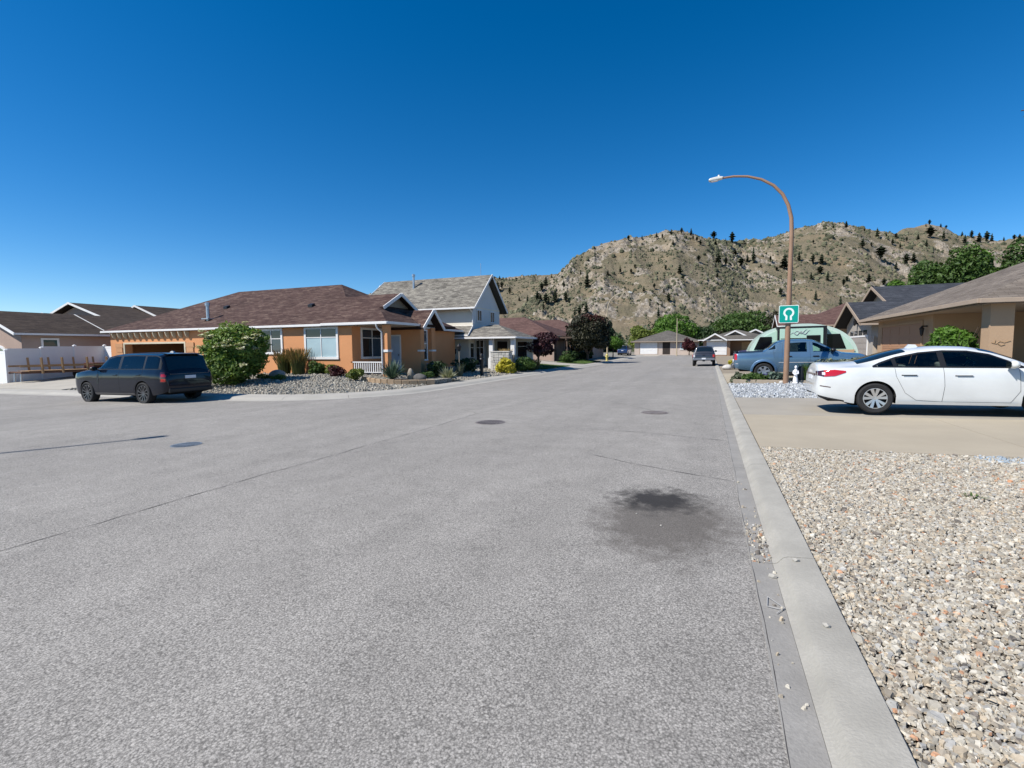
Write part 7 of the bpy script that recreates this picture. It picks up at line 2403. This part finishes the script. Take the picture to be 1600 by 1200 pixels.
lamp('street_lamp', 'tall tan street lamp with curved arm carrying the green sign', 2.87, 22.1, gz(2.87, 22.1) - 0.06, 0, M_pole)
lamp('street_lamp', 'far pale street lamp behind the dark plum tree', -12.0, 61.5, lz(-12.0, 61.5), math.pi, M_pole2)
# lamp on the side street whose shadow lies across the asphalt
lamp('street_lamp', 'street lamp on the near side of the side street', -17.15, -1.8, rz(-17.15, -1.8), math.atan2(-2.27, -1.07), M_pole2)
o = thing('thin_pole', 'thin straight tan pole before the grey hip house', 'pole', (-5.1, 86.0, 0.3))
B().tube([(0, 0, -0.1), (0, 0, 6.2)], [0.09, 0.06], 10).build('shaft', M_pole2, o, smooth=50)
B().lathe([(0.14, -0.05), (0.14, 0.12), (0.10, 0.16)], seg=10, cap=True).build('foot', M_pole2, o)

# no-exit loop sign
O = (2.87, 21.93, 2.89)
sg = thing('street_sign', 'square green sign with white loop symbol on the lamp post', 'sign', O)
M_signg = mat('sign_green', (0.0, 0.30, 0.235), 0.35, 0.03, 3)
M_signw = mat('sign_white', (0.74, 0.80, 0.78), 0.35, 0.03, 3)
hw = 0.345
def rrect(h_, rad, n=6):
    out = []
    for (cx, cz, a0) in ((h_ - rad, h_ - rad, 0), (-h_ + rad, h_ - rad, 90), (-h_ + rad, -h_ + rad, 180), (h_ - rad, -h_ + rad, 270)):
        for i in range(n + 1):
            a = math.radians(a0 + 90 * i / n)
            out.append((cx + rad * math.cos(a), cz + rad * math.sin(a)))
    return out
B().prism(rrect(hw, 0.05), 0.0, 0.006, 'y').build('border', M_signw, sg)
B().prism(rrect(hw - 0.022, 0.04), -0.004, -0.001, 'y').build('face', M_signg, sg)
# loop: ring open at the bottom with two feet turned outward
path = []
for i in range(25):
    a = math.radians(-60 + 300 * i / 24)
    path.append((0.155 * math.cos(a), 0.055 + 0.155 * math.sin(a)))
path = [(0.085, -0.235), (0.075, -0.15)] + path + [(-0.075, -0.15), (-0.085, -0.235)]
b = B()
for i, (x, z) in enumerate(path):
    q0, q1 = path[max(0, i - 1)], path[min(len(path) - 1, i + 1)]
    d = Vector((q1[0] - q0[0], q1[1] - q0[1])).normalized()
    for e in (-0.034, 0.034):
        for yy in (-0.0085, -0.0045):
            b.v.append((x - d.y * e, yy, z + d.x * e))
n = len(path)
for i in range(n - 1):
    o_ = 4 * i
    b.f += [(o_, o_ + 4, o_ + 6, o_ + 2), (o_ + 1, o_ + 3, o_ + 7, o_ + 5), (o_, o_ + 1, o_ + 5, o_ + 4), (o_ + 2, o_ + 6, o_ + 7, o_ + 3)]
b.f += [(0, 2, 3, 1), (4 * n - 4, 4 * n - 3, 4 * n - 1, 4 * n - 2)]
b.build('loop_symbol', M_signw, sg)
b = B().box(-0.10, 0.10, 0.006, 0.075, 0.14, 0.17).box(-0.10, 0.10, 0.006, 0.075, -0.17, -0.14)
b.build('bracket', M_galv, sg)

# yellow hydrant far left
O = (-11.75, 60.0, lz(-11.75, 60) - 0.02)
hy = thing('fire_hydrant', 'yellow fire hydrant on the grass by the far lamp post', 'hydrant', O)
M_hy = mat('hydrant_yellow', (0.55, 0.48, 0.16), 0.5, 0.1, 6)
b = B().lathe([(0.19, 0.0), (0.19, 0.06), (0.13, 0.08), (0.13, 0.66), (0.17, 0.68), (0.17, 0.73), (0.14, 0.80), (0.06, 0.88), (0.0, 0.89)], seg=16)
b.build('barrel', M_hy, hy, smooth=40)
b = B().lathe([(0.07, -0.22), (0.07, 0.22)], (0, 0, 0.56), 'x', 12, True)
b.build('outlet', M_hy, hy)
B().lathe([(0.09, -0.24), (0.09, -0.10)], (0, 0, 0.5), 'y', 12, True).build('pumper_outlet', M_hy, hy)
B().box(-0.03, 0.03, -0.03, 0.03, 0.88, 0.95).build('nut', M_hy, hy)

# street tree on the right verge: only a twig of it reaches into the picture
t = thing('verge_tree', 'young tree on the right verge with a twig reaching into view', 'tree', (6.4, 7.1, gz(6.4, 7.1)))
bl = make_blobs(0, 0, 4.3, 1.7, 1.7, 1.7, 9, 44, 0.4)
crown('crown', bl, 4200, 0.085, L_green, 440, t)
limbs(t, 2.6, 0.09, bl)
b = B().tube([(-0.6, 0.3, 3.9), (-1.7, 0.6, 4.25), (-2.95, 0.90, 4.26)], [0.03, 0.02, 0.006], 6)
tw_ = b.build('twig', M_bark, t)
V, F, tt = leafcloud([(-2.80, 0.87, 4.27, 0.16, 0.10, 0.09), (-2.3, 0.75, 4.3, 0.25, 0.2, 0.15)], 70, 0.07, 3)
npmesh('twig_leaves', V, F, L_green, tt, parent=tw_)
# shelves and cabinet seen inside the open garage
O = (-35.0, 26.3, 0.06)
o = B().box(-34.6, -33.1, 26.2, 26.85, 0.06, 2.0).build('garage_cabinet', M_trimtan)
tag(o, 'pale cabinet standing inside the open garage', 'cabinet')
sh = thing('garage_shelf', 'wooden shelf with boxes inside the open garage', 'shelf', (-36.6, 26.4, 0.06))
for i in range(4):
    B().box(-1.2, 1.2, -0.25, 0.25, 0.45 + i * 0.5, 0.49 + i * 0.5).build('board', M_wood, sh)
for (x, y) in ((-1.17, -0.22), (1.17, -0.22), (-1.17, 0.22), (1.17, 0.22)):
    B().box(x - 0.03, x + 0.03, y - 0.03, y + 0.03, 0.0, 2.02).build('leg', M_wood, sh)
